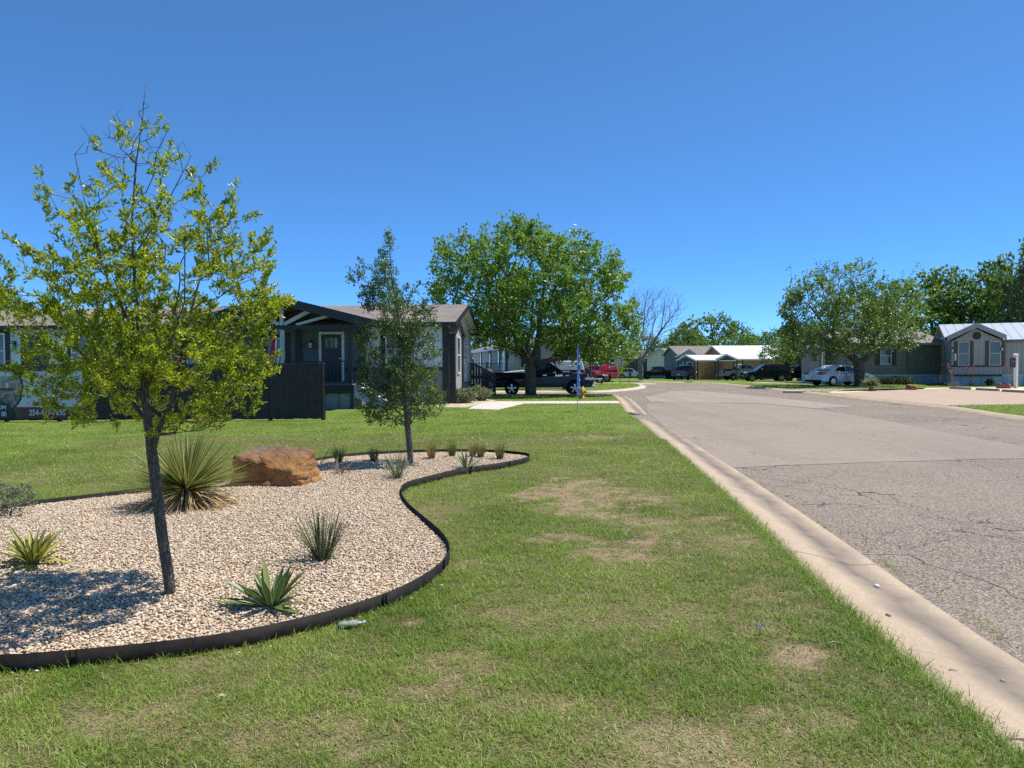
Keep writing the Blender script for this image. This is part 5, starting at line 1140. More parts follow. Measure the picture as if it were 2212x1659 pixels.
# porch: deck, skirt, posts, truss roof, steps, railings (local coords of the home)
pd = 2.9; a, b = uA(440, 830, pd), uA(757, 830, pd) + .06
pa, pb = a - .0, b
mb = MB(); mb.bx(pa, pb, -pd, -.04, .86, .92); mb.build('porch_deck', simple('deck_board', (.25, .235, .22), .8, .2, 8), hA)
mb = MB(); mb.bx(pa, pb, -pd - .045, -pd - .003, .58, .9); mb.bx(pb + .003, pb + .045, -pd - .04, -.05, .58, .9); mb.build('deck_rim', M_BLACK, hA)
mb = MB(); mb.bx(pa + .02, pb - .01, -pd + .02, -.05, -.1, .6); mb.build('deck_skirt', siding('grey_green_skirt', (.2, .235, .225), 1.2, 'v'), hA)
for x in (pa + .1, pb - .08): mb = MB(); mb.bx(x - .075, x + .075, -pd - .0, -pd + .15, .923, 3.12); mb.build('porch_post', M_BLACK, hA)
mb = MB(); mb.bx(pb - .05, pb + .03, -pd - .06, -pd + .03, .0, .9); mb.build('corner_post', M_BLACK, hA)
pc = uA(596, 660, pd + .5); hw = 3.55; ze, zp = 3.2, 4.1; zl = lambda x: zp - (zp - ze) * abs(x - pc) / hw
pr = MB(); pr.prism([(pc - hw, ze), (pc, zp), (pc, zp + .1), (pc - hw, ze + .1)], -pd - .5, 1.2, 'y'); pr.prism([(pc + .001, zp), (pc + hw, ze), (pc + hw, ze + .1), (pc + .001, zp + .1)], -pd - .5, 1.2, 'y'); prf = pr.build('porch_roof', M_SHIN, hA)
f = MB(); f.prism([(pc - hw, ze - .2), (pc, zp - .2), (pc, zp + .12), (pc - hw, ze + .12)], -pd - .54, -pd - .503, 'y'); f.prism([(pc + .001, zp - .2), (pc + hw, ze - .2), (pc + hw, ze + .12), (pc + .001, zp + .12)], -pd - .54, -pd - .503, 'y')
f.bx(pc + hw, pc + hw + .03, -pd - .54, -.5, ze - .1, ze + .12); f.build('porch_fascia', M_BLACK, prf)
tb_ = MB(); tb_.bx(pc - hw + .35, pc + hw - .15, -pd - .02, -pd + .12, 2.98, 3.14); tb_.build('porch_beam', M_BLACK, prf)
cl = MB(); cl.prism([(pc - hw + .5, ze - .02), (pc, zp - .06), (pc + hw - .5, ze - .02)], .3, .34, 'y'); cl.build('porch_ceiling', M_DARKS, prf)
M_TRUSS = simple('pale_truss_timber', (.5, .51, .52), .6, .1)
tr_ = MB(); y_ = -pd + .05
tr_.bar((pc, y_, 3.14), (pc, y_, 3.98), .13); 
for s_ in (-1, 1):
    tr_.bar((pc + s_ * .1, y_, 3.18), (pc + s_ * 1.15, y_, zl(pc + 1.15) - .08), .13); tr_.bar((pc + s_ * .55, y_, 3.16), (pc + s_ * 1.9, y_, zl(pc + 1.9) - .1), .1)
tr_.build('truss', M_TRUSS, prf)
mb = MB(); mb.bx(pc - .07, pc + .07, -pd - .0, -pd + .13, .923, 2.978); mb.build('porch_post', M_TRUSS, hA)
def railing(p, q, zb, zt_, par, name='railing', n=None, m=M_BLACK):
    p, q = Vector(p), Vector(q); d = q - p; L_ = d.length; n = n or max(2, int(L_ / .13)); mb = MB(); up = Vector((0, 0, 1))
    mb.bar(p + up * zt_, q + up * zt_, .09, .04); mb.bar(p + up * zb, q + up * zb, .05, .05)
    for i in range(1, n): c = p + d * i / n; mb.bar(c + up * (zb + .026), c + up * (zt_ - .021), .03)
    return mb.build(name, m, par)
railing((pc + .07, -pd + .06, .92), (pb - .16, -pd + .06, .92), .09, .86, hA)
M_STRG = simple('grey_blue_stringer', (.4, .45, .5), .6, .1)
# steps going down to the right of the deck
st = MB()
for i in range(5): z1 = .92 - (i + 1) * .155; st.bx(pb + .05 + i * .29, pb + .05 + (i + 1) * .29 + .02, -pd + .1, -pd + 1.35, z1 - .03, z1 + .012)
st.build('stair_tread', M_WHITE, hA)
for y_ in (-pd + .05, -pd + 1.35): sg = MB(); sg.prism([(pb + .05, .9), (pb + .05, .45), (pb + 1.0, -.02), (pb + 1.65, -.02), (pb + 1.65, .1)], y_, y_ + .045, 'y'); sg.build('stair_stringer', M_STRG, hA)
for y_ in (-pd + .07, -pd + 1.37):
    hr_ = MB(); hr_.bar((pb + .1, y_, 1.78), (pb + 1.7, y_, .92), .06, .05); hr_.bar((pb + .1, y_, 1.02), (pb + 1.7, y_, .16), .05, .05); hr_.bar((pb + 1.66, y_, -.1), (pb + 1.66, y_, 1.0), .08)
    for i in range(1, 9): x = pb + .1 + i * .18; hr_.bar((x, y_, 1.78 - i * .18 * .5375 - .01), (x, y_, 1.02 - i * .18 * .5375), .03)
    hr_.build('stair_railing', M_BLACK, hA)
# back step railing seen past the end wall
for y_ in (7.2, 8.2):
    hr_ = MB(); hr_.bar((LA + .1, y_, 1.75), (LA + 1.35, y_, 1.1), .07, .05); hr_.bar((LA + 1.3, y_, 0), (LA + 1.3, y_, 1.15), .09); hr_.bar((LA + .15, y_, 0), (LA + .15, y_, 1.75), .09)
    for i in range(1, 8): x = LA + .15 + i * .15; hr_.bar((x, y_, .15), (x, y_, 1.72 - i * .15 * .52), .045)
    hr_.build('back_step_railing', M_BLACK, hA)
mb = MB(); mb.tube([(4.5, 4.0, 4.3), (4.5, 4.0, 7.0)], .02, 6); mb.build('roof_mast', M_BLACK, hA)
# hanging flag, shoe and pots on the porch
toW = Matrix.Translation((oA[0], oA[1], 0)) @ Matrix.Rotation(rzA, 4, 'Z')
def fl_mat():
    m, nt, b = newmat('flag_cloth'); oc = coords(nt); s = nt.nodes.new('ShaderNodeSeparateXYZ'); ln(nt, oc, s.inputs[0])
    red = (0.6, 0.02, 0.035); top = mth(nt, 'GREATER_THAN', s.outputs[2], .02); a_ = mth(nt, 'GREATER_THAN', mth(nt, 'ADD', s.outputs[0], mth(nt, 'MULTIPLY', s.outputs[2], -.12)), .03)
    st_ = mth(nt, 'LESS_THAN', mth(nt, 'FRACT', mth(nt, 'MULTIPLY', s.outputs[0], 11)), .5)
    ln(nt, mixc(nt, a_, mixc(nt, mth(nt, 'GREATER_THAN', s.outputs[2], .3), red, (.75, .25, .15)), mixc(nt, st_, (.75, .75, .78), (.06, .12, .35))), b.inputs['Base Color']); b.inputs['Roughness'].default_value = .8; return m
fp = toW @ Vector((pc - .35, -pd - .25, 0)); fpz = PT(592, 752, fp.y - .3)
ft_ = thing('hanging_flag', 'folded red, white and blue flag hanging in front of the porch', 'flag', (fpz.x, fpz.y, fpz.z))
vs = []; N1, N2 = 14, 12
for i in range(N1 + 1):
    for j in range(N2 + 1):
        u, v = j / N2, i / N1; wd = .1 + .12 * (1 - v); z = .48 - v * 0 + (v - .5) * 0; zz_ = -.5 + v * 1.0
        vs.append(((u - .5) * 2 * wd * (1.1 - .5 * v), .06 * math.sin(u * 14 + v) * (1 - .5 * v), zz_ + .03 * math.sin(u * 9)))
mb = MB().add(vs, [(i * (N2 + 1) + j, i * (N2 + 1) + j + 1, (i + 1) * (N2 + 1) + j + 1, (i + 1) * (N2 + 1) + j) for i in range(N1) for j in range(N2)])
o = mb.build('cloth', fl_mat(), ft_, True); o.modifiers.new('th', 'SOLIDIFY').thickness = .006
MB().tube([(0, .06, .5), (0.05, .35, .65), (.1, .9, .95)], .014, 6).build('flag_pole', M_TRUSS, ft_)
sh_ = toW @ Vector((uA(711, 820), -pd + .7, .93)); s_ = thing('pair_of_shoes', 'white shoe left on the porch boards before the black door', 'shoe', sh_); s_.name = 'shoe'
MB().prism([(-.16, 0), (.2, 0), (.24, .04), (.16, .08), (.02, .16), (-.1, .2), (-.17, .17)], -.09, .05, 'y').build('upper', M_WHITE, s_, True, .02)
# ---- dark board fence with the banner
M_FENCE = simple('dark_stained_board', (0.021, 0.0165, 0.0145), .6, .6, 5, .5, 30)
fr = G(697, 907.5); Yf = fr.y; fence = thing('board_fence', 'dark stained board fence across the lawn in front of the porch', 'fence', (fr.x, Yf, 0))
xl = -18.2 - fr.x; HF = 1.7
def boardrun(x0, x1):
    mb = MB(); x = x0
    while x < x1 - .02:
        w_ = min(.14, x1 - x); mb.bx(x + .003, x + w_ - .003, rng.uniform(-.006, .006), .025, .03 + rng.uniform(0, .02), HF - .04); x += w_
    return mb
xs_ = np.linspace(xl, 0, 9)
for i in range(8): boardrun(xs_[i], xs_[i + 1]).build('board_panel', M_FENCE, fence)
for x in xs_: mb = MB(); mb.bx(x - .05, x + .05, .03, .13, -.1, HF - .03); mb.build('post', M_FENCE, fence)
M_FCAP = simple('dark_brown_cap', (0.05, 0.035, 0.028), .6, .4, 6); mb = MB(); mb.bx(xl, .05, -.03, .15, HF - .036, HF); mb.build('top_rail', M_FCAP, fence)
mb = MB(); mb.bx(.0, .05, -.02, .14, 0, HF - .04); mb.build('end_board', M_FCAP, fence)
mb = MB(); mb.bx(xl, 182 / 1.0 * 0 + PT(186, 850, Yf).x - fr.x, -.06, -.02, HF - .2, HF - .03); mb.build('face_rail', M_FCAP, fence)
# banner
bx1 = PT(180, 850, Yf).x; bz1, bz0 = HZ(90, 798, Yf), HZ(90, 903.5, Yf); Wd_ = 5.3; HB = bz1 - bz0
ban = thing('banner', 'vinyl banner on the dark fence with phone number and round photo', 'banner', (bx1, Yf - .035, bz0))
pxm = F / Yf
BX = lambda ix: PT(ix, 850, Yf).x - bx1
BZ = lambda iy: HZ(90, iy, Yf) - bz0
M_BANW = simple('banner_white', (.52, .55, .6), .5, .04); M_MAROON = simple('banner_maroon', (.15, .025, .035), .5, .1); M_BANG = simple('banner_green', (.05, .075, .04), .5, .15); M_NAVY = simple('banner_navy', (.018, .024, .035), .5, .1); M_BROWN = simple('banner_brown', (.13, .05, .03), .5, .1)
MB().bx(-Wd_, 0, 0, .012, 0, HB).build('sheet', M_BANW, ban)
def flat(name, poly, m, d, par=ban): return MB().prism(poly, -d, -d + .002, 'y').build(name, m, par)
zb = BZ(879)
flat('band', [(-Wd_, .002), (-.002, .002), (-.002, zb), (-Wd_, zb)], M_MAROON, .004)
flat('accent', [(BX(32), .004), (BX(52), .004), (BX(46), zb * .5), (BX(34), zb), (BX(28), zb)], M_BANG, .007)
flat('accent', [(BX(30), HB - .004), (BX(64), HB - .004), (BX(54), BZ(812)), (BX(44), BZ(816))], M_BROWN, .004)
ccx, ccz, cr = BX(-4), BZ(838), 57 / pxm
circ = lambda r, c=(0, 0), n=48: [(c[0] + r * math.cos(2 * PI * i / n), c[1] + r * math.sin(2 * PI * i / n)) for i in range(n)]
def clipz(poly, lo, hi): return [(x, min(max(z, lo), hi)) for x, z in poly]
flat('ring', clipz(circ(cr, (ccx, ccz)), .004, HB - .004), M_NAVY, .010)
def photo_mat():
    m, nt, b = newmat('room_photo'); oc = coords(nt); n_ = noi(nt, oc, 9, 6, .7); s = nt.nodes.new('ShaderNodeSeparateXYZ'); ln(nt, oc, s.inputs[0])
    lo = mixc(nt, ramp(nt, n_, (.4, 0), (.6, 1.0)), (.05, .045, .04), (.3, .28, .26)); mid = mixc(nt, ramp(nt, n_, (.45, 0), (.55, 1.0)), (.2, .16, .13), (.36, .33, .3))
    c = mixc(nt, mth(nt, 'GREATER_THAN', s.outputs[2], HB * .5), lo, mid); c = mixc(nt, mth(nt, 'GREATER_THAN', s.outputs[2], HB * .86), c, (.55, .58, .56)); ln(nt, c, b.inputs['Base Color']); return m
flat('photo', clipz(circ(cr * .93, (ccx, ccz)), .006, HB - .006), photo_mat(), .013)
flat('vase', [(BX(14), BZ(826)), (BX(21), BZ(826)), (BX(22), BZ(835)), (BX(19), BZ(838)), (BX(15), BZ(837))], M_BANW, .016)
flat('table', [(BX(-10), BZ(838)), (BX(38), BZ(837)), (BX(28), BZ(844)), (BX(-10), BZ(842))], M_BROWN, .0155)
flat('caption_disc', clipz(circ(38 / pxm, (BX(-5), BZ(902))), .006, HB * .9), M_NAVY, .018)
flat('caption_box', [(-Wd_ + .4, .005), (BX(33), .005), (BX(33), BZ(888)), (-Wd_ + .4, BZ(888))], simple('banner_black', (.014, .015, .014), .5), .021)
M_LET = simple('banner_lettering', (.62, .64, .66), .5, .03); M_INK = simple('banner_ink', (.03, .035, .05), .5)
text('lettering', '254-437-7855', .235, M_LET, ban, (BX(65), -.03, BZ(896.5)), sx=.82, align='LEFT', bold=.006)
text('lettering', 'COM', .15, M_LET, ban, (BX(16), -.03, BZ(881.5) - .02), sx=1.0, align='RIGHT', bold=.005); text('lettering', '00', .2, M_LET, ban, (BX(16), -.03, BZ(898.5)), sx=.75, align='RIGHT', bold=.006)
text('lettering', 'Alta Vista', .2, M_INK, ban, (BX(94), -.03, BZ(838)), sx=1.0, align='LEFT', shear=.25)
lg = MB(); zz_ = BZ(829)
for p0, p1 in (((BX(93), zz_), (BX(93), BZ(811))), ((BX(93), BZ(811)), (BX(101), BZ(811))), ((BX(104), BZ(822)), (BX(113), BZ(812))), ((BX(113), BZ(812)), (BX(128), BZ(824))), ((BX(118), BZ(820)), (BX(128), BZ(820)))): lg.bar((p0[0], -.031, p0[1]), (p1[0], -.031, p1[1]), .014, .006)
lg.build('logo_line', M_INK, ban)
sw_ = MB(); sw_.tube([(BX(86 + i * 4), -.031, BZ(853 + 6 * math.sin(i * .33) + i * .25)) for i in range(20)], .008, 4); sw_.build('logo_swash', M_INK, ban)
# ---- home with the black deck behind the pickup
cB = PT(1112, 800, 52); rzB = R(11.8)
M_TAUPE = siding('taupe_siding', (0.27, 0.26, 0.245), .3, 'v'); M_TAN = simple('tan_trim', (.5, .46, .42), .6, .08)
hB = home('manufactured_home', 'narrow taupe home with white eaves and black deck behind the black pickup', 'home', (cB.x, cB.y, 0), rzB, 4.9, 20, 3.05, 3.75, 'y', M_TAUPE, M_SHIN, siding('taupe_skirt', (.2, .2, .19), .5), .7, .35, simple('pale_blue_fascia', (.55, .6, .66), .5, .06), .2)
Wl = Wall('left', 4.9, 20); Wf2 = Wall('front', 4.9, 20)
M_SHUT = simple('black_shutter', (.02, .02, .022), .6)
for u_ in (6.5, 10.5, 15.5): window(Wl, hB, u_, 1.5, .8, 1.3, M_WHITE, M_BLINDW, None, shutter=M_SHUT)
door(Wl, hB, 4.2, .8, .95, 2.05, M_WHITE, M_WHITE, True)
for u_, w_ in ((1.2, 1.0), (3.6, 1.0)): window(Wf2, hB, u_, 1.5, w_, 1.25, M_WHITE, M_BLIND, None, shutter=M_SHUT, sw=.22)
for y_ in (2.6, 5.4):
    mb = MB(); a_ = Wl.p(y_, 2.35, .05); mb.lathe([(.0, -.02), (.3, -.02), (.32, 0), (.3, .02), (0, .02)], 14, a_, 'x'); mb.build('wreath', M_SHUT, hB)
mb = MB(); mb.bx(-2.9, -.03, 4.5, 12, .55, .8); mb.build('deck', M_BLACK, hB); railing((-2.8, 4.6, .8), (-2.8, 12, .8), .1, .95, hB); railing((-2.8, 4.55, .8), (-.1, 4.55, .8), .1, .95, hB)
for x in (-2.8, -1.3): mb = MB(); mb.bx(x - .06, x + .06, 4.5, 4.6, .0, 1.85); mb.build('deck_post', M_BLACK, hB)
mb = MB(); mb.bx(-.75, -.6, -.3, -.15, -.1, 3.0); mb.build('awning_post', M_BLACK, hB); mb = MB(); mb.bx(-1.0, -.35, -.4, -.05, 3.0, 3.12); mb.build('post_bracket', M_BLACK, hB)
# ---- olive and grey homes across the street
M_OLIVE = siding('olive_lap_siding', (0.15, 0.165, 0.12), .2, 'h', .08, .5); M_OLIVE2 = siding('taupe_lap_siding', (0.22, 0.205, 0.17), .2, 'h', .08, .5)
M_SHGR = shingle('grey_shingle', (.19, .18, .17), (.26, .25, .235)); M_BLSK = siding('pale_blue_skirting', (.42, .54, .62), .62, 'v', .15, .5)
oC = PT(1822, 829, 54.5); endC = PT(2062, 829, 54.5); LC = 5.4
hC = home('olive_home', 'olive lap sided home with dark shuttered window behind the spreading tree', 'home', (oC.x, 54.5, 0), 0, LC + 2.0, 8, 3.15, 4.3, 'x', M_OLIVE2, M_SHGR, M_BLSK, .72, .35, simple('grey_fascia', (.3, .3, .29), .6), .14)
WC = Wall('front', LC + 2, 8); uC = lambda ix: PT(ix, 800, 54.5).x - oC.x
mb = MB(); WC.box(mb, uC(1958), LC + 1.98, .76, 3.1, .003, .12); mb.build('addition_wall', M_OLIVE, hC)
mb = MB(); WC.box(mb, .0, LC + 1.9, .62, .745, .004, .06); mb.build('base_trim', simple('pale_trim', (.5, .57, .62), .5), hC)
window(WC, hC, uC(1912), 1.5, .85, 1.35, M_WHITE, M_GLASS, None, shutter=simple('grey_green_shutter', (.05, .055, .045), .6), sw=.36); window(WC, hC, uC(1846), 1.6, .7, 1.2, M_WHITE, M_GLASS)
# porch bay of the olive home, seen behind the sedan
oE = PT(1778, 829, 57)
hE = home('grey_annexe', 'porch bay with white posts and brown door behind the white sedan', 'house wing', (oE.x - .3, 57, 0), 0, 3.0, 1.8, 3.0, 3.3, 'x', M_OLIVE2, M_SHGR, M_BLSK, .4, .2, M_WHITE, .14); hE.name = 'house_wing'
WE = Wall('front', 3.0, 1.8); door(WE, hE, 1.35, .45, .9, 2.0, simple('brown_door', (.11, .065, .05), .5), M_WHITE)
for x in (.1, 2.3): mb = MB(); mb.bx(x - .1, x + .1, -.5, -.3, .0, 2.95); mb.build('porch_post', M_WHITE, hE)
p = G(1712, 822); hG = home('grey_home', 'grey two tone home with white trim and white framed window beside the forked tree', 'home', (p.x, 69, zt(69)), 0, 7, 8, 3.1, 4.1, 'x', M_TAUPE, M_SHGR, M_GREYL, 1.5, .3, M_WHITE, .14)
WG = Wall('front', 7, 8); mb = MB(); WG.box(mb, 0, 7, 1.5, 1.6, .004, .05); WG.box(mb, -.05, .1, -.2, 3.1, .052, .08); WG.box(mb, 3.6, 3.8, 1.6, 3.0, .004, .05); mb.build('trim', M_WHITE, hG); window(WG, hG, 1.65, 1.42, .9, 1.2, M_WHITE, M_GLASS, M_WHITE, .08, fw=.09)
# grey home with the gable
oD = PT(2051, 832, 50.7); rzD = R(-25); uD = lambda ix: hit_u(ix, (oD.x, 50.7), rzD, 780)
M_GREYD = siding('grey_panel_siding', (0.31, 0.32, 0.34), .3, 'v'); M_TAUP = simple('taupe_shutter', (.07, .062, .055), .6)
M_METAL = seam_roof('blue_grey_metal_roof', (.42, .47, .52), .6)
hD = home('gabled_home', 'grey panelled home with gabled front, shuttered windows and metal roof', 'home', (oD.x, 50.7, 0), rzD, 16, 8, 3.2, 4.45, 'x', M_GREYD, M_METAL, M_BLSK, .75, .3, simple('dark_gutter', (.12, .12, .13), .5), .16)
WD = Wall('front', 16, 8)
gL, gR = 0.02, uD(2163) - .05; gc = (uD(2043) + uD(2165)) / 2
mb = MB(); mb.prism([(gL, .75), (gR, .75), (gR, 3.1), (gc, 4.0), (gL, 3.1)], -.45, -.004, 'y'); bay = mb.build('gable_wall', M_GREYD, hD)
mb = MB(); hw = (uD(2165) - uD(2043)) / 2 + .05; zE, zP = HZ(2043, 729, 50.2), HZ(2098, 701.5, 50.2); th = .12
mb.prism([(gc - hw, zE), (gc, zP), (gc, zP + .06), (gc - hw, zE + .06)], -.95, 3.5, 'y'); mb.prism([(gc + .001, zP), (gc + hw, zE), (gc + hw, zE + .06), (gc + .001, zP + .06)], -.95, 3.5, 'y'); gr = mb.build('gable_roof', M_METAL, hD)
mb = MB(); 
for s_ in (-1, 1):
    x1 = gc + s_ * hw; x0 = gc + s_ * .001; mb.prism([(x0, zP - .26), (x1, zE - .26), (x1, zE + .09), (x0, zP + .09)], -1.0, -.953, 'y')
mb.build('gable_fascia', simple('grey_fascia_board', (.27, .28, .31), .5), gr)
WB_ = Wall('front', 16, 8, off=.45)
for ix in (2111 - 2.5 - 30, 2145.5):
    ww = uD(ix); window(WB_, hD, ww, HZ(2100, 790, 50), .7, HZ(2100, 738, 50) - HZ(2100, 790, 50), simple('grey_window_frame', (.42, .43, .43), .5), M_BLIND, None, shutter=M_TAUP, sw=.2)
mb = MB(); a_ = WB_.p(uD(2106), HZ(2106, 726, 50), .03); mb.lathe([(0, -.02), (.24, -.02), (.26, 0), (.24, .02), (0, .02)], 18, a_, 'y'); mb.build('round_vent', M_SHUT, bay)
mb = MB(); WB_.box(mb, gL, gR + .02, HZ(2100, 792.5, 50), HZ(2100, 789.5, 50), .004, .05); WB_.box(mb, gL, gR, .66, .78, .004, .04); mb.build('trim_band', M_SHUT, bay)
mb = MB(); WD.box(mb, gR + .02, 16, .66, .78, .004, .05); mb.build('base_trim', simple('pale_trim_board', (.5, .57, .62), .5), hD)
sconce(WB_, hD, uD(2054), 2.55); sconce(WB_, hD, uD(2160), 2.62)
mb = MB(); WB_.box(mb, uD(2058.5), uD(2062.5), HZ(2060, 779, 50), HZ(2060, 764, 50), .06, .085); nb = mb.build('number_plaque', M_WHITE, hD)
# ---- beyond the crossing
def at_gnd(ix, Y): q = PT(ix, 800, Y); return Vector((q.x, Y, zt(Y)))
p = at_gnd(1397, 118); hF = home('white_gabled_home', 'white gabled home with brown roof left of the carports', 'home', p, R(-30), 4.5, 12, 3.6, 4.95, 'y', siding('white_siding', (.82, .72, .63), .25), M_SHIN, M_GREYL, .6, .25, M_TAN, .14)
W3 = Wall('front', 4.5, 12); window(W3, hF, 3.4, 1.6, .8, 1.5, M_WHITE, M_BLIND)
mb = MB(); Wall('right', 4.5, 12).box(mb, 0, 12, .6, 3.5, .004, .02); mb.build('side_siding', siding('blue_grey_siding', (.2, .25, .3), .3), hF)
p = at_gnd(1340, 125); hH = home('dark_grey_home', 'plain dark grey home behind the leafless tree and speed sign', 'home', p, R(4), 5.2, 12, 3.4, 4.9, 'x', siding('dark_grey_siding', (.075, .08, .088), .3), shingle('dark_shingle', (.1, .1, .1), (.14, .13, .13)), M_GREYL, .5, .3, M_BLACK)
p = at_gnd(1466, 101); hI = home('brown_roofed_home', 'blue grey home with long brown roof behind the near carport', 'home', p, R(3), 7.2, 8, 3.55, 4.75, 'x', siding('slate_blue_siding', (.13, .155, .19), .3), M_SHIN, M_GREYL, .5, .3, M_TAN)
W4 = Wall('front', 7.2, 8); window(W4, hI, 1.55, .9, .8, 1.5, M_WHITE, M_BLIND, M_WHITE, .1); mb = MB(); W4.box(mb, .5, .62, .2, 3.4, .004, .06); W4.box(mb, 2.3, 2.42, .2, 3.4, .004, .06); mb.build('trim_board', M_WHITE, hI)
mb = MB(); mb.prism([(-.6, 3.2), (1.2, 4.3), (3.0, 3.2)], -.6, 0.3, 'y'); mb.build('porch_gable', M_TAN, hI)
M_RUST = siding('rust_brown_metal', (.45, .2, .1), .32, 'v', .1, .45); M_WROOF = seam_roof('white_metal_roof', (.72, .74, .76), .5)
p = at_gnd(1562, 93); hJ = home('metal_barn', 'rust brown metal building with white standing seam roof', 'building', p, R(3), 8.5, 7, 3.3, 4.45, 'x', M_RUST, M_WROOF, M_RUST, .0, .35, M_WHITE)
M_GPOST = simple('grey_steel_post', (.22, .22, .23), .5, .1); M_BPOST = simple('dark_steel_post', (.06, .055, .055), .5, .1)
def carport(ix, Y, rz, L, Wd, he, hr, label, dark):
    p = at_gnd(ix, Y); t = thing('carport', label, 'carport', p, rz, 'carports beyond the crossing'); r = MB(); ov = .2; th = .05
    r.prism([(-ov, he), (Wd / 2, hr), (Wd / 2, hr + th), (-ov, he + th)], 0, L, 'x'); r.prism([(Wd / 2 + .001, hr), (Wd + ov, he), (Wd + ov, he + th), (Wd / 2 + .001, hr + th)], 0, L, 'x'); ro = r.build('roof', M_WROOF, t)
    f = MB(); f.prism([(-ov, he - .12), (Wd / 2, hr - .12), (Wd / 2, hr + .09), (-ov, he + .09)], -.06, -.003, 'x'); f.prism([(Wd / 2 + .001, hr - .12), (Wd + ov, he - .12), (Wd + ov, he + .09), (Wd / 2 + .001, hr + .09)], -.06, -.003, 'x'); f.bx(0, L, -ov - .03, -ov, he - .1, he + .06); f.build('fascia', M_WHITE, ro)
    mb = MB(); mb.prism([(.1, he - .1), (Wd / 2, hr - .14), (Wd - .1, he - .1)], .05, .08, 'x'); mb.build('gable_shade', M_BPOST, ro)  # dark infill added to stand for the shade under the roof
    for x in np.linspace(.1, L - .1, 3):
        for y in (.05, Wd - .05): mb = MB(); mb.bx(x - .06, x + .06, y - .06, y + .06, -.2, he - .003); mb.build('post', M_BPOST if dark else M_GPOST, t)
    return t
carport(1499, 86, R(27), 6.5, 3.1, 2.42, 3.05, 'left white roofed carport sheltering the blue pickup', True)
carport(1590, 81, R(27), 8, 3.1, 2.42, 3.0, 'right white roofed carport in front of the rust brown wall', True)
q0 = PT(1499, 819, 95); q1_ = PT(1668, 819, 99); d_ = math.atan2(4, q1_.x - q0.x); Lw = math.hypot(q1_.x - q0.x, 4)
wl = thing('metal_fence', 'tall rust brown ribbed metal wall between the carports', 'fence', (q0.x, 95, zt(95)), d_); mb = MB(); x = 0
while x < Lw: mb.bx(x, x + .42, 0, .03, -.3, 2.75); mb.bx(x + .42, x + .5, -.03, .03, -.3, 2.75); x += .5
mb.build('sheet', simple('rust_metal', (.7, .36, .18), .5, .12), wl)
# ------------------------------------------------------------------ vehicles
def paint(name, col, rough=.25, metal=0.0, coat=.8, spec=.5): return simple(name, col, rough, .06, 2, 0, 60, metal, coat, spec)
M_TYRE = simple('tyre_rubber', (.018, .018, .018), .85, .2, 8, .2, 40); M_RIM = simple('alloy_rim', (.55, .56, .58), .25, .08, 5, metal=.9); M_DRIM = simple('dark_rim', (.03, .03, .03), .3, .1, 5, metal=.5)
M_CGL = glassmat('car_glass', (.01, .012, .015), .03); M_HEAD = simple('headlight_glass', (.6, .63, .66), .1, .1, 6, metal=.3); M_TAIL = simple('tail_light', (.42, .012, .015), .15, .1, 6)
M_UNDER = simple('underbody', (.01, .01, .01), .8); M_CHR = simple('chrome', (.72, .73, .75), .12, .04, 6, metal=1.0); M_PLASTIC = simple('black_plastic', (.014, .014, .015), .8, spec=.15)
M_PLATE = simple('licence_plate', (.6, .62, .64), .4, .05)
def wheel_meshes(r, w_, rim, spokes=5):
    t = MB(); t.lathe([(r * .66, -w_ / 2), (r * .9, -w_ / 2), (r * .98, -w_ * .38), (r, -w_ * .2), (r, w_ * .2), (r * .98, w_ * .38), (r * .9, w_ / 2), (r * .66, w_ / 2)], 26, (0, 0, 0), 'y')
    m = MB(); m.lathe([(r * .67, -w_ * .46), (r * .67, -w_ * .5), (r * .60, -w_ * .5), (r * .58, -w_ * .3)], 26, (0, 0, 0), 'y'); m.lathe([(0, -w_ * .52), (r * .13, -w_ * .5), (r * .14, -w_ * .3)], 12, (0, 0, 0), 'y')
    for i in range(spokes):
        a = 2 * PI * i / spokes + .3
        for e in (-.1, .1): m.bar((math.cos(a) * r * .1, -w_ * .47, math.sin(a) * r * .1), (math.cos(a + e) * r * .62, -w_ * .46, math.sin(a + e) * r * .62), r * .12, w_ * .1, up=(0, 1, 0))
    return t, m
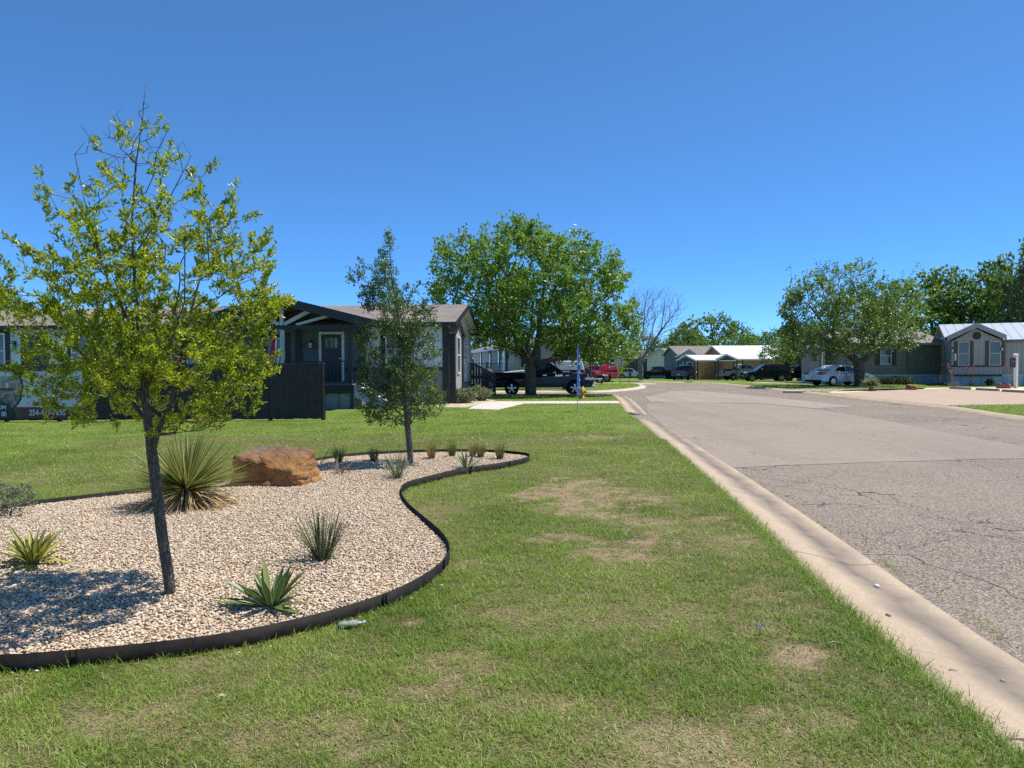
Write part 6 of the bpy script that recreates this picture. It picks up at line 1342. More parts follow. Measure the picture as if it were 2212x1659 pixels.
def vehicle(name, label, cat, loc, head, kind, L, W_, H, pm, rimm=M_RIM, wr=.36, group=None, lower=None, bumper=None, cap=False, logo=None, spokes=5, glass=M_CGL, boxy=False):
    """local x points to the front; outlines are fractions of length and height"""
    t = thing(name, label, cat, loc, head, group); h = W_ / 2
    if kind == 'pickup':
        body = [(-.498, .30), (-.5, .44), (-.497, .66), (-.30, .675), (-.155, .68), (-.1, .68), (.2, .70), (.33, .665), (.44, .625), (.48, .58), (.497, .48), (.5, .33), (.48, .25)]
        cab = [(-.165, .66), (-.15, .86), (-.12, .965), (-.07, .995), (.03, 1.0), (.085, .97), (.205, .69)]
        wx = (-.295, .315); wins = [[(-.135, .72), (-.12, .89), (-.1, .935), (-.035, .95), (-.035, .72)], [(-.022, .72), (-.022, .95), (.03, .948), (.07, .92), (.135, .75), (.135, .72)]]
        if boxy:
            cab = [(-.15, .66), (-.145, .95), (-.13, .985), (.1, .985), (.12, .96), (.17, .70)]; wins = [[(-.135, .72), (-.13, .93), (-.02, .93), (-.02, .72)], [(-.005, .72), (-.005, .93), (.1, .93), (.135, .72)]]
            body = [(-.498, .34), (-.5, .44), (-.497, .63), (-.155, .64), (-.1, .64), (.2, .68), (.36, .67), (.47, .655), (.485, .60), (.487, .42), (.5, .40), (.5, .32), (.48, .3)]
        ws = ((.09, .95), (.2, .715)); rw = ((-.168, .70), (-.148, .90))
    elif kind == 'suv':
        body = [(-.485, .26), (-.495, .36), (-.49, .52), (-.475, .63), (-.46, .66), (-.2, .64), (.1, .63), (.21, .62), (.34, .585), (.43, .52), (.48, .44), (.497, .34), (.495, .25), (.47, .2)]
        cab = [(-.47, .64), (-.455, .80), (-.41, .93), (-.36, .98), (-.15, 1.0), (.0, .985), (.07, .94), (.225, .615)]
        wx = (-.29, .315); wins = [[(-.42, .70), (-.41, .80), (-.37, .89), (-.275, .915), (-.275, .67)], [(-.262, .67), (-.262, .917), (-.105, .93), (-.105, .66)], [(-.09, .66), (-.09, .93), (.0, .925), (.045, .90), (.15, .665), (.15, .65)]]
        ws = ((.08, .92), (.22, .64)); rw = ((-.476, .68), (-.425, .90))
    elif kind == 'van':
        body = [(-.495, .25), (-.5, .4), (-.495, .6), (-.3, .62), (.1, .62), (.25, .6), (.38, .55), (.47, .46), (.498, .35), (.49, .22)]
        cab = [(-.497, .58), (-.485, .93), (-.46, .985), (-.3, 1.0), (.0, .985), (.1, .94), (.28, .59)]
        wx = (-.3, .32); wins = [[(-.45, .66), (-.445, .88), (-.24, .9), (-.24, .66)], [(-.22, .66), (-.22, .9), (-.05, .9), (-.05, .66)], [(-.03, .66), (-.03, .9), (.05, .88), (.19, .66)]]
        ws = ((.11, .92), (.275, .61)); rw = ((-.5, .64), (-.487, .9))
    else:
        body = [(-.485, .22), (-.497, .36), (-.495, .54), (-.47, .68), (-.44, .71), (-.34, .72), (-.1, .66), (.1, .64), (.2, .645), (.36, .59), (.45, .52), (.49, .42), (.5, .3), (.49, .2)]
        cab = [(-.36, .69), (-.28, .83), (-.19, .945), (-.13, .985), (-.03, 1.0), (.06, .975), (.12, .92), (.255, .63)]
        wx = (-.285, .30); wins = [[(-.245, .72), (-.19, .86), (-.15, .91), (-.055, .93), (-.055, .685)], [(-.04, .683), (-.04, .932), (.05, .91), (.09, .88), (.18, .68), (.18, .665)]]
        ws = ((.115, .905), (.245, .66)); rw = ((-.345, .73), (-.2, .91))
    S2 = lambda p: (p[0] * L, p[1] * H)
    zsill = body[-1][1] * H; ar = wr * 1.16
    low = []
    for cx in (wx[1] * L, wx[0] * L):
        c0 = wr * .98; a0 = math.asin(min(1, max(-1, (zsill - c0) / ar)))
        for i in range(11): a = a0 + (PI - 2 * a0) * i / 10; low.append((cx + ar * math.cos(a), c0 + ar * math.sin(a)))
    out = [S2(p) for p in body] + low
    # body: full outline in the middle, slightly drawn-in outline at the sides so edges round off
    def inset(pl, d):
        n = len(pl); r = []
        area = sum(pl[i][0] * pl[(i + 1) % n][1] - pl[(i + 1) % n][0] * pl[i][1] for i in range(n)); sg = 1 if area > 0 else -1
        for i in range(n):
            a, b, c = Vector(pl[i - 1]), Vector(pl[i]), Vector(pl[(i + 1) % n]); e1 = (b - a).normalized(); e2 = (c - b).normalized()
            nn = Vector((-(e1.y + e2.y), e1.x + e2.x)) * sg
            nn = nn.normalized() if nn.length > 1e-5 else Vector((0, 0)); r.append(tuple(b + nn * d))
        return r
    lay = [(-h, .045), (-h + .02, .018), (-h + .07, 0), (h - .07, 0), (h - .02, .018), (h, .045)]
    mb = MB(); n = len(out); vs = []
    hz = max(p[1] for p in out)
    for y, d in lay:
        for (x, z) in inset(out, d):
            taper = 1 - .10 * max(0, (abs(x) / L - .36) / .14) ** 2 - (.05 * max(0, (z / hz - .62)) / .38 if kind != 'pickup' else .02 * max(0, (z / hz - .7) / .3)); vs.append((x, y * taper, z))
    fs = [(k_ * n + i, k_ * n + (i + 1) % n, (k_ + 1) * n + (i + 1) % n, (k_ + 1) * n + i) for k_ in range(5) for i in range(n)] + [tuple(range(n)), tuple(5 * n + i for i in range(n))]
    mb.add(vs, fs); bd = mb.build('body', pm, t, False)
    for p_ in bd.data.polygons: p_.use_smooth = len(p_.vertices) == 4
    bv = bd.modifiers.new('e', 'EDGE_SPLIT'); bv.split_angle = R(38)
    mb = MB(); mb.bx(-L * .46, L * .46, -h + .24, h - .24, zsill - .02, .55 * H); mb.build('underbody', M_UNDER, t)
    # cabin with tumblehome
    zb = min(p[1] for p in cab) * H; yb, yr = h * .955, h * (.78 if kind != 'pickup' else .84)
    yw = lambda z: yb + (yr - yb) * (z - zb) / (H - zb)
    mb = MB(); n = len(cab); vs = []
    for s_, d in ((-1, 0), (-1, 1), (1, 1), (1, 0)):
        for (x, z) in [S2(p) for p in cab]: 
            vs.append((x, s_ * (yw(z) - (.07 if d else 0)), z + (.012 if d and z > .8 * H else 0)))
    fs = [(k_ * n + i, k_ * n + (i + 1) % n, (k_ + 1) * n + (i + 1) % n, (k_ + 1) * n + i) for k_ in range(3) for i in range(n)] + [tuple(range(n)), tuple(3 * n + i for i in range(n))]
    mb.add(vs, fs); cb = mb.build('cabin', pm, t)
    for s_ in (-1, 1):
        for w_ in wins:
            pl = [S2(p) for p in w_]; mb = MB(); m_ = len(pl); mb.add([(x, s_ * (yw(z) + .004), z) for x, z in pl] + [(x, s_ * (yw(z) - .02), z) for x, z in pl], [tuple(range(m_)), tuple(range(2 * m_ - 1, m_ - 1, -1))] + [(i, (i + 1) % m_, (i + 1) % m_ + m_, i + m_) for i in range(m_)])
            mb.build('side_window', glass, t)
        # door seams and handles
        mb = MB()
        for w_ in wins[-2:]:
            x = (w_[0][0] + .03) * L; mb.bx(x, x + .2, s_ * (h + .004) - .012, s_ * (h + .004) + .012, .60 * H, .60 * H + .03)
        mb.build('door_handle', M_CHR if kind == 'pickup' else pm, t)
        sm = MB()
        for x in ([wins[-1][0][0] - .006, wins[-1][-1][0] + .05] + ([wins[-2][0][0] - .02] if kind in ('pickup', 'suv', 'van') else [])): sm.bx(x * L, x * L + .012, s_ * h - .004, s_ * h + .004, zsill + .1, .62 * H)
        sm.build('door_seam', M_UNDER, t)
        x = (wins[-1][-1][0] - .02) * L; mm = MB(); mm.lathe([(0, -.12), (.08, -.1), (.105, 0), (.08, .1), (0, .12)], 8, (x, s_ * (h + .13), .69 * H), 'y'); mm.bar((x - .02, s_ * (h - .05), .68 * H), (x - .02, s_ * (h + .1), .68 * H), .04); mm.build('mirror', M_CHR if kind == 'pickup' and not boxy else pm, t, True)
        f_ = MB(); f_.prism([(.405 * L, .50 * H), (.44 * L, .57 * H), (.487 * L, .53 * H), (.488 * L, .45 * H), (.42 * L, .46 * H)] if kind != 'sedan' else [(.37 * L, .52 * H), (.42 * L, .53 * H), (.475 * L, .47 * H), (.48 * L, .40 * H), (.42 * L, .43 * H)], s_ * (h * .56), s_ * (h * .955), 'y'); f_.build('headlight', M_HEAD, t, False, .02)
        f_ = MB()
        if kind == 'pickup': f_.bx(-.503 * L, -.475 * L, s_ * h * .80, s_ * (h * .99), .44 * H, .645 * H)
        elif kind == 'sedan': f_.prism([(-.502 * L, .55 * H), (-.49 * L, .67 * H), (-.43 * L, .665 * H), (-.40 * L, .63 * H), (-.45 * L, .55 * H)], s_ * h * .55, s_ * h * 1.0, 'y')
        else: f_.prism([(-.498 * L, .5 * H), (-.485 * L, .63 * H), (-.43 * L, .62 * H), (-.45 * L, .52 * H)], s_ * h * .62, s_ * h * .985, 'y')
        f_.build('tail_light', M_TAIL, t, False, .01)
    def slope(a, b, y_, nm):
        (x0, z0), (x1, z1) = S2(a), S2(b); d = Vector((x1 - x0, 0, z1 - z0)).normalized(); nn = Vector((-d.z, 0, d.x)); nn = nn if nn.z > 0 else -nn; q_ = nn * .016
        ya, yb_ = yw(z0) - y_, yw(z1) - y_; mb = MB(); v = [(x0, -ya, z0), (x0, ya, z0), (x1, yb_, z1), (x1, -yb_, z1)]
        mb.add([tuple(Vector(p) + q_) for p in v] + [tuple(Vector(p) - nn * .03) for p in v], [(0, 1, 2, 3), (7, 6, 5, 4), (0, 4, 5, 1), (1, 5, 6, 2), (2, 6, 7, 3), (3, 7, 4, 0)]); mb.build(nm, glass, t)
    slope(ws[0], ws[1], .1, 'windscreen'); slope(rw[0], rw[1], .12, 'rear_window')
    bm_ = bumper or pm
    f_ = MB(); f_.bx(.455 * L, .512 * L, -h * .9, h * .9, .24 * H, .375 * H) if kind == 'pickup' else f_.bx(.46 * L, .504 * L, -h * .8, h * .8, .2 * H, .28 * H); f_.build('front_bumper', bm_ if kind == 'pickup' else M_PLASTIC, t, False, .04)
    f_ = MB(); f_.bx(-.518 * L, -.47 * L, -h * .93, h * .93, .28 * H, .39 * H) if kind == 'pickup' else f_.bx(-.503 * L, -.46 * L, -h * .85, h * .85, .2 * H, .29 * H); f_.build('rear_bumper', bm_ if kind == 'pickup' else M_PLASTIC, t, False, .03)
    f_ = MB(); f_.bx(.47 * L, .505 * L, -h * .5, h * .5, .39 * H, .54 * H); f_.build('grille', M_CHR if kind == 'pickup' and not boxy else M_PLASTIC, t, False, .02)
    f_ = MB(); zp = .42 * H if kind != 'pickup' else .34 * H; f_.bx(-.525 * L if kind == 'pickup' else -.507 * L, -.47 * L, -.16, .16, zp, zp + .15); f_.build('licence_plate', M_PLATE, t)
    wm, rmb = wheel_meshes(wr, .24, rimm, spokes); w0 = r0 = None
    for cx in wx:
        for s_ in (-1, 1):
            if w0 is None: w0 = wm.build('wheel', M_TYRE, t, True); r0 = rmb.build('rim', rimm, w0); o = w0; r_ = r0; w0.modifiers.new('e', 'EDGE_SPLIT').split_angle = R(50)
            else:
                o = w0.copy(); COL.objects.link(o); o.parent = t; r_ = r0.copy(); COL.objects.link(r_); r_.parent = o
            o.location = (cx * L, s_ * (h - .13), wr); o.rotation_euler = (0, 0, 0 if s_ < 0 else PI)
    if kind == 'pickup':
        # bed is solid: black slab on top stands for its shaded hollow; tailgate panel
        mb = MB(); mb.bx(-.49 * L, -.175 * L, -h * .975, h * .975, .60 * H, .688 * H if not boxy else .65 * H); mb.build('bed_shade_slab' if not cap else 'bed', M_PLASTIC, t)
        if not cap: mb = MB(); mb.bx(-.504 * L, -.498 * L, -h * .76, h * .76, .42 * H, .64 * H); mb.build('tailgate', pm, t, False, .01)
    if cap:
        mb = MB(); mb.add([(-.495 * L, -h * .97, .66 * H), (-.17 * L, -h * .97, .66 * H), (-.17 * L, h * .97, .66 * H), (-.495 * L, h * .97, .66 * H), (-.47 * L, -h * .86, 1.01 * H), (-.18 * L, -h * .86, 1.02 * H), (-.18 * L, h * .86, 1.02 * H), (-.47 * L, h * .86, 1.01 * H)], [(0, 1, 5, 4), (2, 3, 7, 6), (3, 0, 4, 7), (1, 2, 6, 5), (4, 5, 6, 7), (3, 2, 1, 0)])
        mb.build('bed_cap', pm, t, False, .06)
        for s_ in (-1, 1):
            mb = MB(); mb.add([(x * L, s_ * (h * (.97 - .11 * (z - .66) / .35) + .012), z * H) for x, z in ((-.455, .72), (-.2, .72), (-.2, .95), (-.445, .95))] + [(x * L, s_ * (h * (.97 - .11 * (z - .66) / .35) - .02), z * H) for x, z in ((-.455, .72), (-.2, .72), (-.2, .95), (-.445, .95))], [(0, 1, 2, 3), (7, 6, 5, 4), (0, 4, 5, 1), (1, 5, 6, 2), (2, 6, 7, 3), (3, 7, 4, 0)]); mb.build('cap_door', pm, t, False, .008)
            mb = MB(); mb.bx(-.34 * L, -.31 * L, s_ * h * .93 - .01, s_ * h * .93 + .03, .83 * H, .86 * H); mb.build('cap_latch', M_CHR, t)
    if lower: 
        mb = MB()
        for s_ in (-1, 1): mb.bx((wx[0] + .075) * L, (wx[1] - .075) * L, s_ * h - .02, s_ * h + .012, zsill - .02, zsill + .14)
        mb.build('sill', lower, t, False, .01)
    return t
def gpos(ix, iy, dz=0.0, dy=0.0):
    q = G(ix, iy, -.1 if dz == 'road' else 0.0); return q
M_BLACKP = paint('black_blue_paint', (.005, .006, .011), .3, 0, .3, .25); M_SILV = paint('silver_paint', (.42, .44, .46), .3, .4); M_REDP = paint('bright_red_paint', (.72, .014, .02), .3); M_MARO = paint('maroon_paint', (.15, .01, .016), .25); M_WHP = paint('white_paint', (.62, .65, .68), .3); M_NAVYP = paint('dark_navy_paint', (.007, .009, .018), .3, 0, .5, .3); M_BLUP = paint('blue_paint', (.02, .06, .16), .3)
# black pickup on the side street
ps = 5.75
px_ = PT(1169, 800, 40.4); ram = vehicle('pickup_truck', 'black crew cab pickup with chrome wheels parked behind the broad tree trunk', 'pickup', (px_.x, 40.4, -.095), 0.0, 'pickup', ps, 1.98, 1.86, M_BLACKP, M_RIM, .39, None, M_BLACKP, M_CHR)
o = text('lettering', 'RAM', .15, M_CHR, ram, (.93, -1.0, 1.06), sx=1.3, bold=.004, ext=.004); text('lettering', '1500', .09, M_CHR, ram, (1.38, -1.0, 1.08), sx=1.2, ext=.004)
mb = MB(); mb.bx(-.9, 1.1, -1.02, -.9, .30, .36); mb.build('side_step', M_CHR, ram)
vehicle('pickup_truck', 'white pickup with camper shell glimpsed behind the black pickup hood', 'pickup', (PT(1262, 800, 46).x - 2.75, 47, 0), PI, 'pickup', 5.6, 1.95, 1.84, M_WHP, M_RIM, .38, cap=True)
p = G(1302, 829, -.08); vehicle('crossover', 'maroon crossover parked beyond the small corner lawn', 'car', (PT(1262, 800, p.y + .9).x, p.y + .9, zt(p.y) - .08), R(-4), 'suv', 4.5, 1.85, 1.55, M_MARO, M_RIM, .35)
p = G(1322, 825, -.08); vehicle('pickup_truck', 'bright red pickup with tall red bed cap behind the maroon crossover', 'pickup', (PT(1279, 800, p.y + 1).x, p.y + 1, zt(p.y) - .08), R(178), 'pickup', 5.7, 2.0, 1.9, M_REDP, M_DRIM, .38, cap=True)
p = at_gnd(1362, 122); vehicle('suv', 'white sport utility vehicle beyond the speed sign', 'car', p, R(-12), 'suv', 4.8, 1.9, 1.75, M_WHP, M_RIM, .36)
p = at_gnd(1420, 104); vehicle('jeep_pickup', 'black boxy off-road pickup with big tyres in front of the white gabled home', 'pickup', p, R(2), 'pickup', 5.5, 1.9, 1.88, M_BLACKP, M_DRIM, .42, bumper=M_PLASTIC, boxy=True).name = 'offroad_pickup'
p = at_gnd(1478, 90); vehicle('pickup_truck', 'blue pickup seen from behind under the left carport', 'pickup', p, R(62), 'pickup', 5.6, 1.95, 1.9, M_BLUP, M_DRIM, .38)
p = at_gnd(1606, 84); vehicle('pickup_truck', 'silver pickup parked past the rust brown wall', 'pickup', p, R(6), 'pickup', 5.8, 2.0, 1.9, M_SILV, M_RIM, .39)
p = G(1661, 824); vehicle('crossover', 'dark navy crossover with alloy wheels facing the street', 'car', (PT(1652, 800, p.y + .9).x, p.y + .9, zt(p.y)), R(176), 'suv', 4.75, 1.9, 1.72, M_NAVYP, M_RIM, .37)
p = at_gnd(1722, 74); vehicle('hatchback', 'dark car mostly hidden behind the small thin trunked tree', 'car', p, R(190), 'suv', 4.3, 1.8, 1.6, M_NAVYP, M_RIM, .35)
p = G(1800, 834.5); cam_ = vehicle('sedan', 'white four door sedan parked under the spreading tree', 'car', (PT(1813, 800, p.y + 1.7).x, p.y + 1.7, 0), R(18), 'sedan', 4.8, 1.82, 1.5, M_WHP, M_RIM, .335, spokes=7)
# ------------------------------------------------------------------ street furniture
M_YEL = simple('hydrant_yellow', (.5, .27, .02), .5, .25, 8, .2, 30)
p = G(1258, 861); t = thing('fire_hydrant', 'yellow fire hydrant on the grass near the black pickup front wheel', 'hydrant', (p.x, p.y, 0))
MB().lathe([(0, 0), (.15, 0), (.15, .04), (.105, .05), (.1, .36), (.14, .37), (.14, .4), (.125, .41), (.11, .48), (.06, .53), (.03, .54), (.03, .58), (0, .59)], 16).build('barrel', M_YEL, t, True)
for a in (0, PI, -PI / 2):
    c = Vector((math.cos(a), math.sin(a), 0)); MB().tube([c * .09 + Vector((0, 0, .3)), c * .17 + Vector((0, 0, .3)), c * .171 + Vector((0, 0, .3)), c * .2 + Vector((0, 0, .3))], [.055, .055, .065, .06] if a < 0 else [.042, .042, .05, .046], 10).build('outlet_cap', M_YEL, t, True)
# feather flag seen almost edge-on
M_FBLU = simple('flag_blue', (.025, .16, .55), .6, .1); M_FWH = simple('flag_white', (.6, .68, .78), .6, .05)
p = G(1247, 890.5); t = thing('feather_flag', 'blue feather flag on a thin pole seen edge-on at the end of the lawn', 'flag', (p.x, p.y, 0), R(62))
MB().tube([(0, 0, -.05), (0, 0, 1.9), (.02, 0, 2.15), (.1, 0, 2.32)], [.012, .01, .008, .005], 6).build('pole', simple('flag_pole_grey', (.35, .37, .4), .4), t)
vs = []; n1, n2 = 20, 6
for i in range(n1 + 1):
    for j in range(n2 + 1):
        v = i / n1; wd_ = .06 + .34 * min(1, v * 5) * min(1, (1 - v) * 2.2 + .12); vs.append((.015 + wd_ * j / n2 * (.55 + .12 * math.sin(v * 7)), .035 * math.sin(v * 9 + j * .9), 0.56 + v * 1.7))
MB().add(vs, [(i * (n2 + 1) + j, i * (n2 + 1) + j + 1, (i + 1) * (n2 + 1) + j + 1, (i + 1) * (n2 + 1) + j) for i in range(n1) for j in range(n2)]).build('cloth', M_FBLU, t, True)
t.children[-1].modifiers.new('th', 'SOLIDIFY').thickness = .008
mk_ = MB()
for i in range(5): z = .8 + i * .27; mk_.bx(.08, .13, -.04, .04, z, z + .05)
mk_.build('marking', M_FWH, t)
# speed sign with yellow plaque
M_SIGN = simple('sign_white', (.6, .61, .6), .4, .04); M_SYEL = simple('sign_yellow', (.6, .4, .02), .4, .05); M_SBLK = simple('sign_black', (.015, .015, .015), .5); M_SRED = simple('sign_red', (.5, .03, .03), .5)
p = G(1338.5, 832.5); sgn = thing('speed_sign', 'white speed limit 15 sign over a yellow plaque at the corner', 'road sign', (p.x, p.y, 0))
MB().bx(-.025, .025, -.02, .02, -.1, 2.2).build('post', M_GPOST, sgn)
MB().prism([(-.27, 1.48), (.27, 1.48), (.27, 2.22), (-.27, 2.22)], -.04, -.022, 'y').build('panel', M_SIGN, sgn, False, .004)
bd_ = MB()
for a0, a1, b0, b1 in ((-.255, .255, 1.495, 1.505), (-.255, .255, 2.195, 2.205), (-.255, -.245, 1.505, 2.195), (.245, .255, 1.505, 2.195)): bd_.bx(a0, a1, -.043, -.0405, b0, b1)
bd_.build('border', M_SBLK, sgn)
text('lettering', 'SPEED', .17, M_SBLK, sgn, (0, -.042, 2.03), sx=.85, bold=.004); text('lettering', 'LIMIT', .17, M_SBLK, sgn, (0, -.042, 1.85), sx=.95, bold=.004); text('lettering', '15', .36, M_SBLK, sgn, (0, -.042, 1.54), sx=1.0, bold=.01)
MB().bx(-.2, .2, -.04, -.022, .95, 1.42).build('yellow_plaque', M_SYEL, sgn)
wk = MB(); wk.lathe([(0, -.003), (.035, -.003), (.035, .0), (0, 0)], 10, (.0, -.042, 1.33), 'y'); wk.bar((.0, -.042, 1.29), (-.03, -.042, 1.17), .05, .004, up=(0, 1, 0)); wk.bar((-.03, -.042, 1.18), (.06, -.042, 1.06), .03, .004, up=(0, 1, 0)); wk.bar((-.03, -.042, 1.18), (-.1, -.042, 1.07), .03, .004, up=(0, 1, 0)); wk.bar((.0, -.042, 1.27), (.09, -.042, 1.2), .022, .004, up=(0, 1, 0)); wk.build('walking_symbol', M_SBLK, sgn)
p = PT(1322, 800, 57.5); t = thing('notice_sign', 'white and red notice sign half hidden behind the speed sign', 'road sign', (p.x, 57.5, 0), R(-8))
MB().bx(-.02, .02, 0, .04, -.1, 2.2).build('post', M_GPOST, t); MB().bx(-.25, .25, -.03, -.003, 1.45, 2.15).build('panel', M_SIGN, t); MB().bx(-.22, .22, -.036, -.031, 1.5, 1.66).build('red_band', M_SRED, t); MB().bx(-.17, .17, -.036, -.031, 1.82, 2.05).build('symbol', M_SBLK, t)
p = G(1358, 829); t = thing('marker_post', 'thin dark post with small box on the corner lawn', 'post', (p.x, p.y, 0)); MB().bx(-.02, .02, -.02, .02, -.1, 1.55).build('post', M_BPOST, t); MB().bx(.05, .2, -.05, .08, .55, .95).bar((0, 0, .75), (.1, 0, .75), .03).build('box', M_SBLK, t)
p = PT(1276, 800, 58); t = thing('lamp_post', 'dark pole rising into the broad tree crown behind the maroon crossover', 'lamp post', (p.x, 58, 0)); MB().tube([(0, 0, -.1), (0, 0, .3), (0, 0, 5.2)], [.11, .075, .06], 10).build('pole', M_BPOST, t, True); MB().lathe([(0, 0), (.1, .02), (.16, .3), (.18, .34), (.03, .45), (0, .5)], 10, (0, 0, 5.2)).build('lantern', M_BPOST, t)
p = G(1286, 831.5); t = thing('garden_table', 'small white topped table with dark legs beside the maroon crossover', 'table', (p.x, p.y, 0)); MB().bx(-.55, .55, -.3, .3, .44, .5).build('table_top', M_WHITE, t)
for x in (-.48, .48):
    for y in (-.25, .25): MB().bx(x - .025, x + .025, y - .025, y + .025, 0, .437).build('leg', M_SBLK, t)
# parking stops
M_STOP = simple('stop_concrete', (.3, .28, .26), .9, .2, 6, .4, 30)
for i, (X_, Y_, lab) in enumerate(((27.15, 43.0, 'concrete wheel stop nearest the red yucca stalks'), (27.2, 40.6, 'middle concrete wheel stop of the three on the pad'), (27.0, 38.1, 'concrete wheel stop below the white sign post'))):
    mb = MB(); mb.prism([(-.1, 0), (.1, 0), (.07, .13), (-.07, .13)], -.92, .92, 'y'); o = mb.build('wheel_stop', M_STOP, None, False, .015); o.location = (X_, Y_, .008); tag(o, lab, 'wheel stop', 'wheel stops on the parking pad')
p = G(2193, 839); t = thing('sign_post', 'square white post with a dark sign board at the pad corner', 'post', (p.x, p.y, 0), R(20)); MB().bx(-.085, .085, -.085, .085, -.1, 2.05).build('post', M_WHITE, t); MB().bx(-.11, .11, -.11, .11, 2.053, 2.1).prism([(-.11, 2.1), (.11, 2.1), (0, 2.16)], -.11, .11, 'y').build('cap', M_WHITE, t); sb = MB(); sb.bx(-.5, -.088, -.03, .03, 1.3, 1.9); sb.build('sign_board', M_SBLK, t); MB().bx(-.46, -.12, -.034, -.031, 1.65, 1.72).build('red_strip', M_SRED, t)
# bicycle and covered grill by the black deck
p = G(1041, 846); t = thing('bicycle', 'bicycle leaning near the steps behind the grey home', 'bicycle', (p.x, p.y + .6, 0), R(70)); t.rotation_euler = (R(6), 0, R(70))
M_BIKE = simple('bicycle_frame', (.35, .36, .38), .3, .1, 5, metal=.6)
for x in (-.52, .52):
    w_ = MB(); w_.tube([(x + .33 * math.cos(a * PI / 10), 0, .34 + .33 * math.sin(a * PI / 10)) for a in range(21)], .02, 6, False); wo = w_.build('wheel', M_TYRE, t, True); s_ = MB()
    for a in range(8): s_.bar((x, 0, .34), (x + .32 * math.cos(a * PI / 4), 0, .34 + .32 * math.sin(a * PI / 4)), .006)
    s_.build('spokes', M_BIKE, wo)
f_ = MB()
for a, b in (((-.52, 0, .34), (-.1, 0, .34)), ((-.52, 0, .34), (-.2, 0, .8)), ((-.1, 0, .34), (-.22, 0, .9)), ((-.1, 0, .34), (.38, 0, .78)), ((-.2, 0, .8), (.36, 0, .85)), ((.35, 0, .95), (.52, 0, .34))): f_.tube([a, b], .018, 6)
f_.build('frame', M_BIKE, t); MB().bx(-.34, -.1, -.06, .06, .9, .95).build('saddle', M_SBLK, t, False, .02); MB().tube([(.3, -.28, 1.0), (.36, -.1, 1.0), (.36, .1, 1.0), (.3, .28, 1.0)], .014, 6).build('handlebar', M_SBLK, t)
p = G(1053, 848); t = thing('covered_grill', 'grill under a dark green cover beside the black deck', 'grill cover', (p.x, p.y + .8, 0)); mb = MB(); n = 20
vs = []
for r_, z in ((.42, .02), (.44, .3), (.40, .8), (.38, 1.05), (.30, 1.25), (.16, 1.36), (.01, 1.38)):
    for j in range(n): a = 2 * PI * j / n; q_ = r_ * (1 + .09 * math.sin(5 * a) * (1.3 - z)); vs.append((q_ * 1.0 * math.cos(a), q_ * .8 * math.sin(a), z + .03 * math.sin(3 * a)))
mb.add(vs, [(i * n + j, i * n + (j + 1) % n, (i + 1) * n + (j + 1) % n, (i + 1) * n + j) for i in range(6) for j in range(n)]); mb.build('cover', simple('dark_green_cover', (.012, .035, .02), .7, .2), t, True)
# ------------------------------------------------------------------ litter and small things on the lawn and gutter
def m_clear():
    m, nt, b = newmat('clear_plastic'); b.inputs['Base Color'].default_value = (.85, .92, .95, 1); b.inputs['Roughness'].default_value = .12; b.inputs['Transmission Weight'].default_value = .75; b.inputs['IOR'].default_value = 1.3; return m
p = G(757, 1362); t = thing('plastic_bottle', 'crushed clear plastic bottle lying against the steel edging', 'bottle', (p.x, p.y + .02, .035), R(16)); t.scale = (.7, .7, .7); vs = []; n = 14
prof = [(0, .0), (.02, .001), (.034, .01), (.033, .05), (.026, .08), (.034, .11), (.033, .15), (.016, .19), (.013, .215), (0, .216)]
for r_, x in prof:
    for j in range(n): a = 2 * PI * j / n; q_ = r_ * (1 + .6 * mnoise.noise(Vector((x * 40, math.cos(a) * 2, math.sin(a) * 2)))); vs.append((x - .11, q_ * math.cos(a), q_ * .75 * math.sin(a)))
MB().add(vs, [(i * n + j, i * n + (j + 1) % n, (i + 1) * n + (j + 1) % n, (i + 1) * n + j) for i in range(len(prof) - 1) for j in range(n)]).build('bottle_body', m_clear(), t, True); MB().lathe([(0, .1), (.016, .1), (.016, .12), (0, .12)], 12, (0, 0, 0), 'x').build('cap', simple('pale_cap', (.45, .6, .62), .4), t)
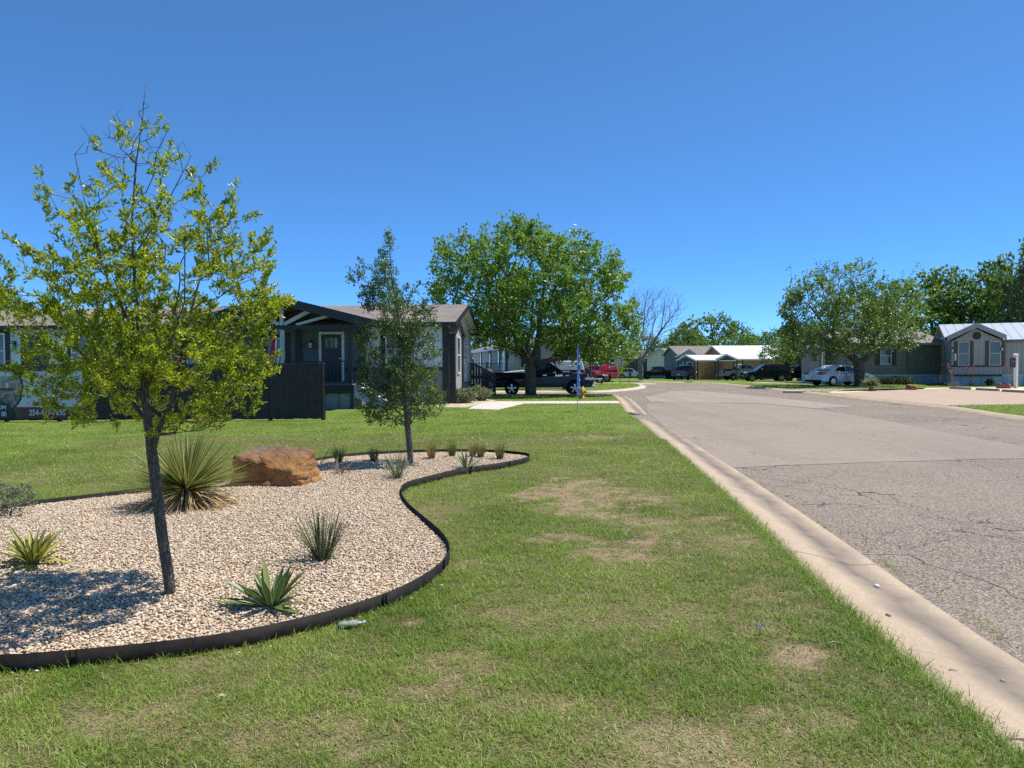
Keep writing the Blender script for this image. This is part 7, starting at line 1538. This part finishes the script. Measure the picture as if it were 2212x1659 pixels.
p = G(1640, 1374); t = thing('wildflower', 'tiny violet wildflower in the lawn near the kerb', 'flower', (p.x, p.y, 0)); mb = MB()
for i in range(7): a = i * .9; mb.lathe([(0, -.005), (.007, 0), (0, .005)], 6, (.013 * math.cos(a), .013 * math.sin(a), .05 + .012 * (i % 3)))
mb.build('petals', simple('violet_petal', (.16, .13, .45), .6), t); MB().tube([(0, 0, 0), (.003, 0, .05)], .002, 4).build('stem', M_LEAF1, t)
M_STICK = simple('dry_leaf', (.42, .3, .18), .8, .3, 20); M_STONE = simple('gutter_stone', (.3, .24, .19), .8, .3, 20)
for ix, iy, l_, lab in ((478, 1508, .05, 'curled dry leaf on the lawn below the steel edging'), (1800, 1392, .1, 'dry straw stick in the lawn near the violet flower'), (2055, 1451, .05, 'pale twig lying on the gutter concrete'), (1893, 1268, .03, 'white pebble in the gutter above the kerb joint'), (2165, 1474, .02, 'dark pebble in the gutter stain'), (1918, 1331, .025, 'brown pebble on the kerb slope')):
    onk = ix > 1880; p = G(ix, iy, {1893: -.088, 1918: -.03, 2055: -.02, 2165: -.09}.get(ix, .02)); p.z += .006; mb = MB()
    if 'pebble' in lab: mb.lathe([(0, -.4 * l_), (.6 * l_, -.2 * l_), (.75 * l_, .1 * l_), (.4 * l_, .5 * l_), (0, .55 * l_)], 8); nm, m_ = 'pebble', (M_WHITE if 'white' in lab else M_STONE)
    elif 'leaf' in lab: nm, m_ = 'dry_leaf', M_STICK; mb.add([(-l_ / 2, 0, 0), (-.1 * l_, -.22 * l_, .2 * l_), (l_ / 2, 0, .1 * l_), (0, .25 * l_, .22 * l_), (-.05 * l_, 0, .02)], [(0, 1, 4), (1, 2, 4), (2, 3, 4), (3, 0, 4)])
    else: nm, m_ = 'twig', M_STICK; mb.tube([(-l_ / 2, 0, 0), (0, .006, .008), (l_ / 2, -.01, .002)], [.004, .004, .002], 5)
    o = mb.build(nm, m_, None, True); o.location = p; o.rotation_euler = (0, 0, .3); tag(o, lab, {'pebble': 'pebble', 'dry_leaf': 'leaf', 'twig': 'twig'}[nm])
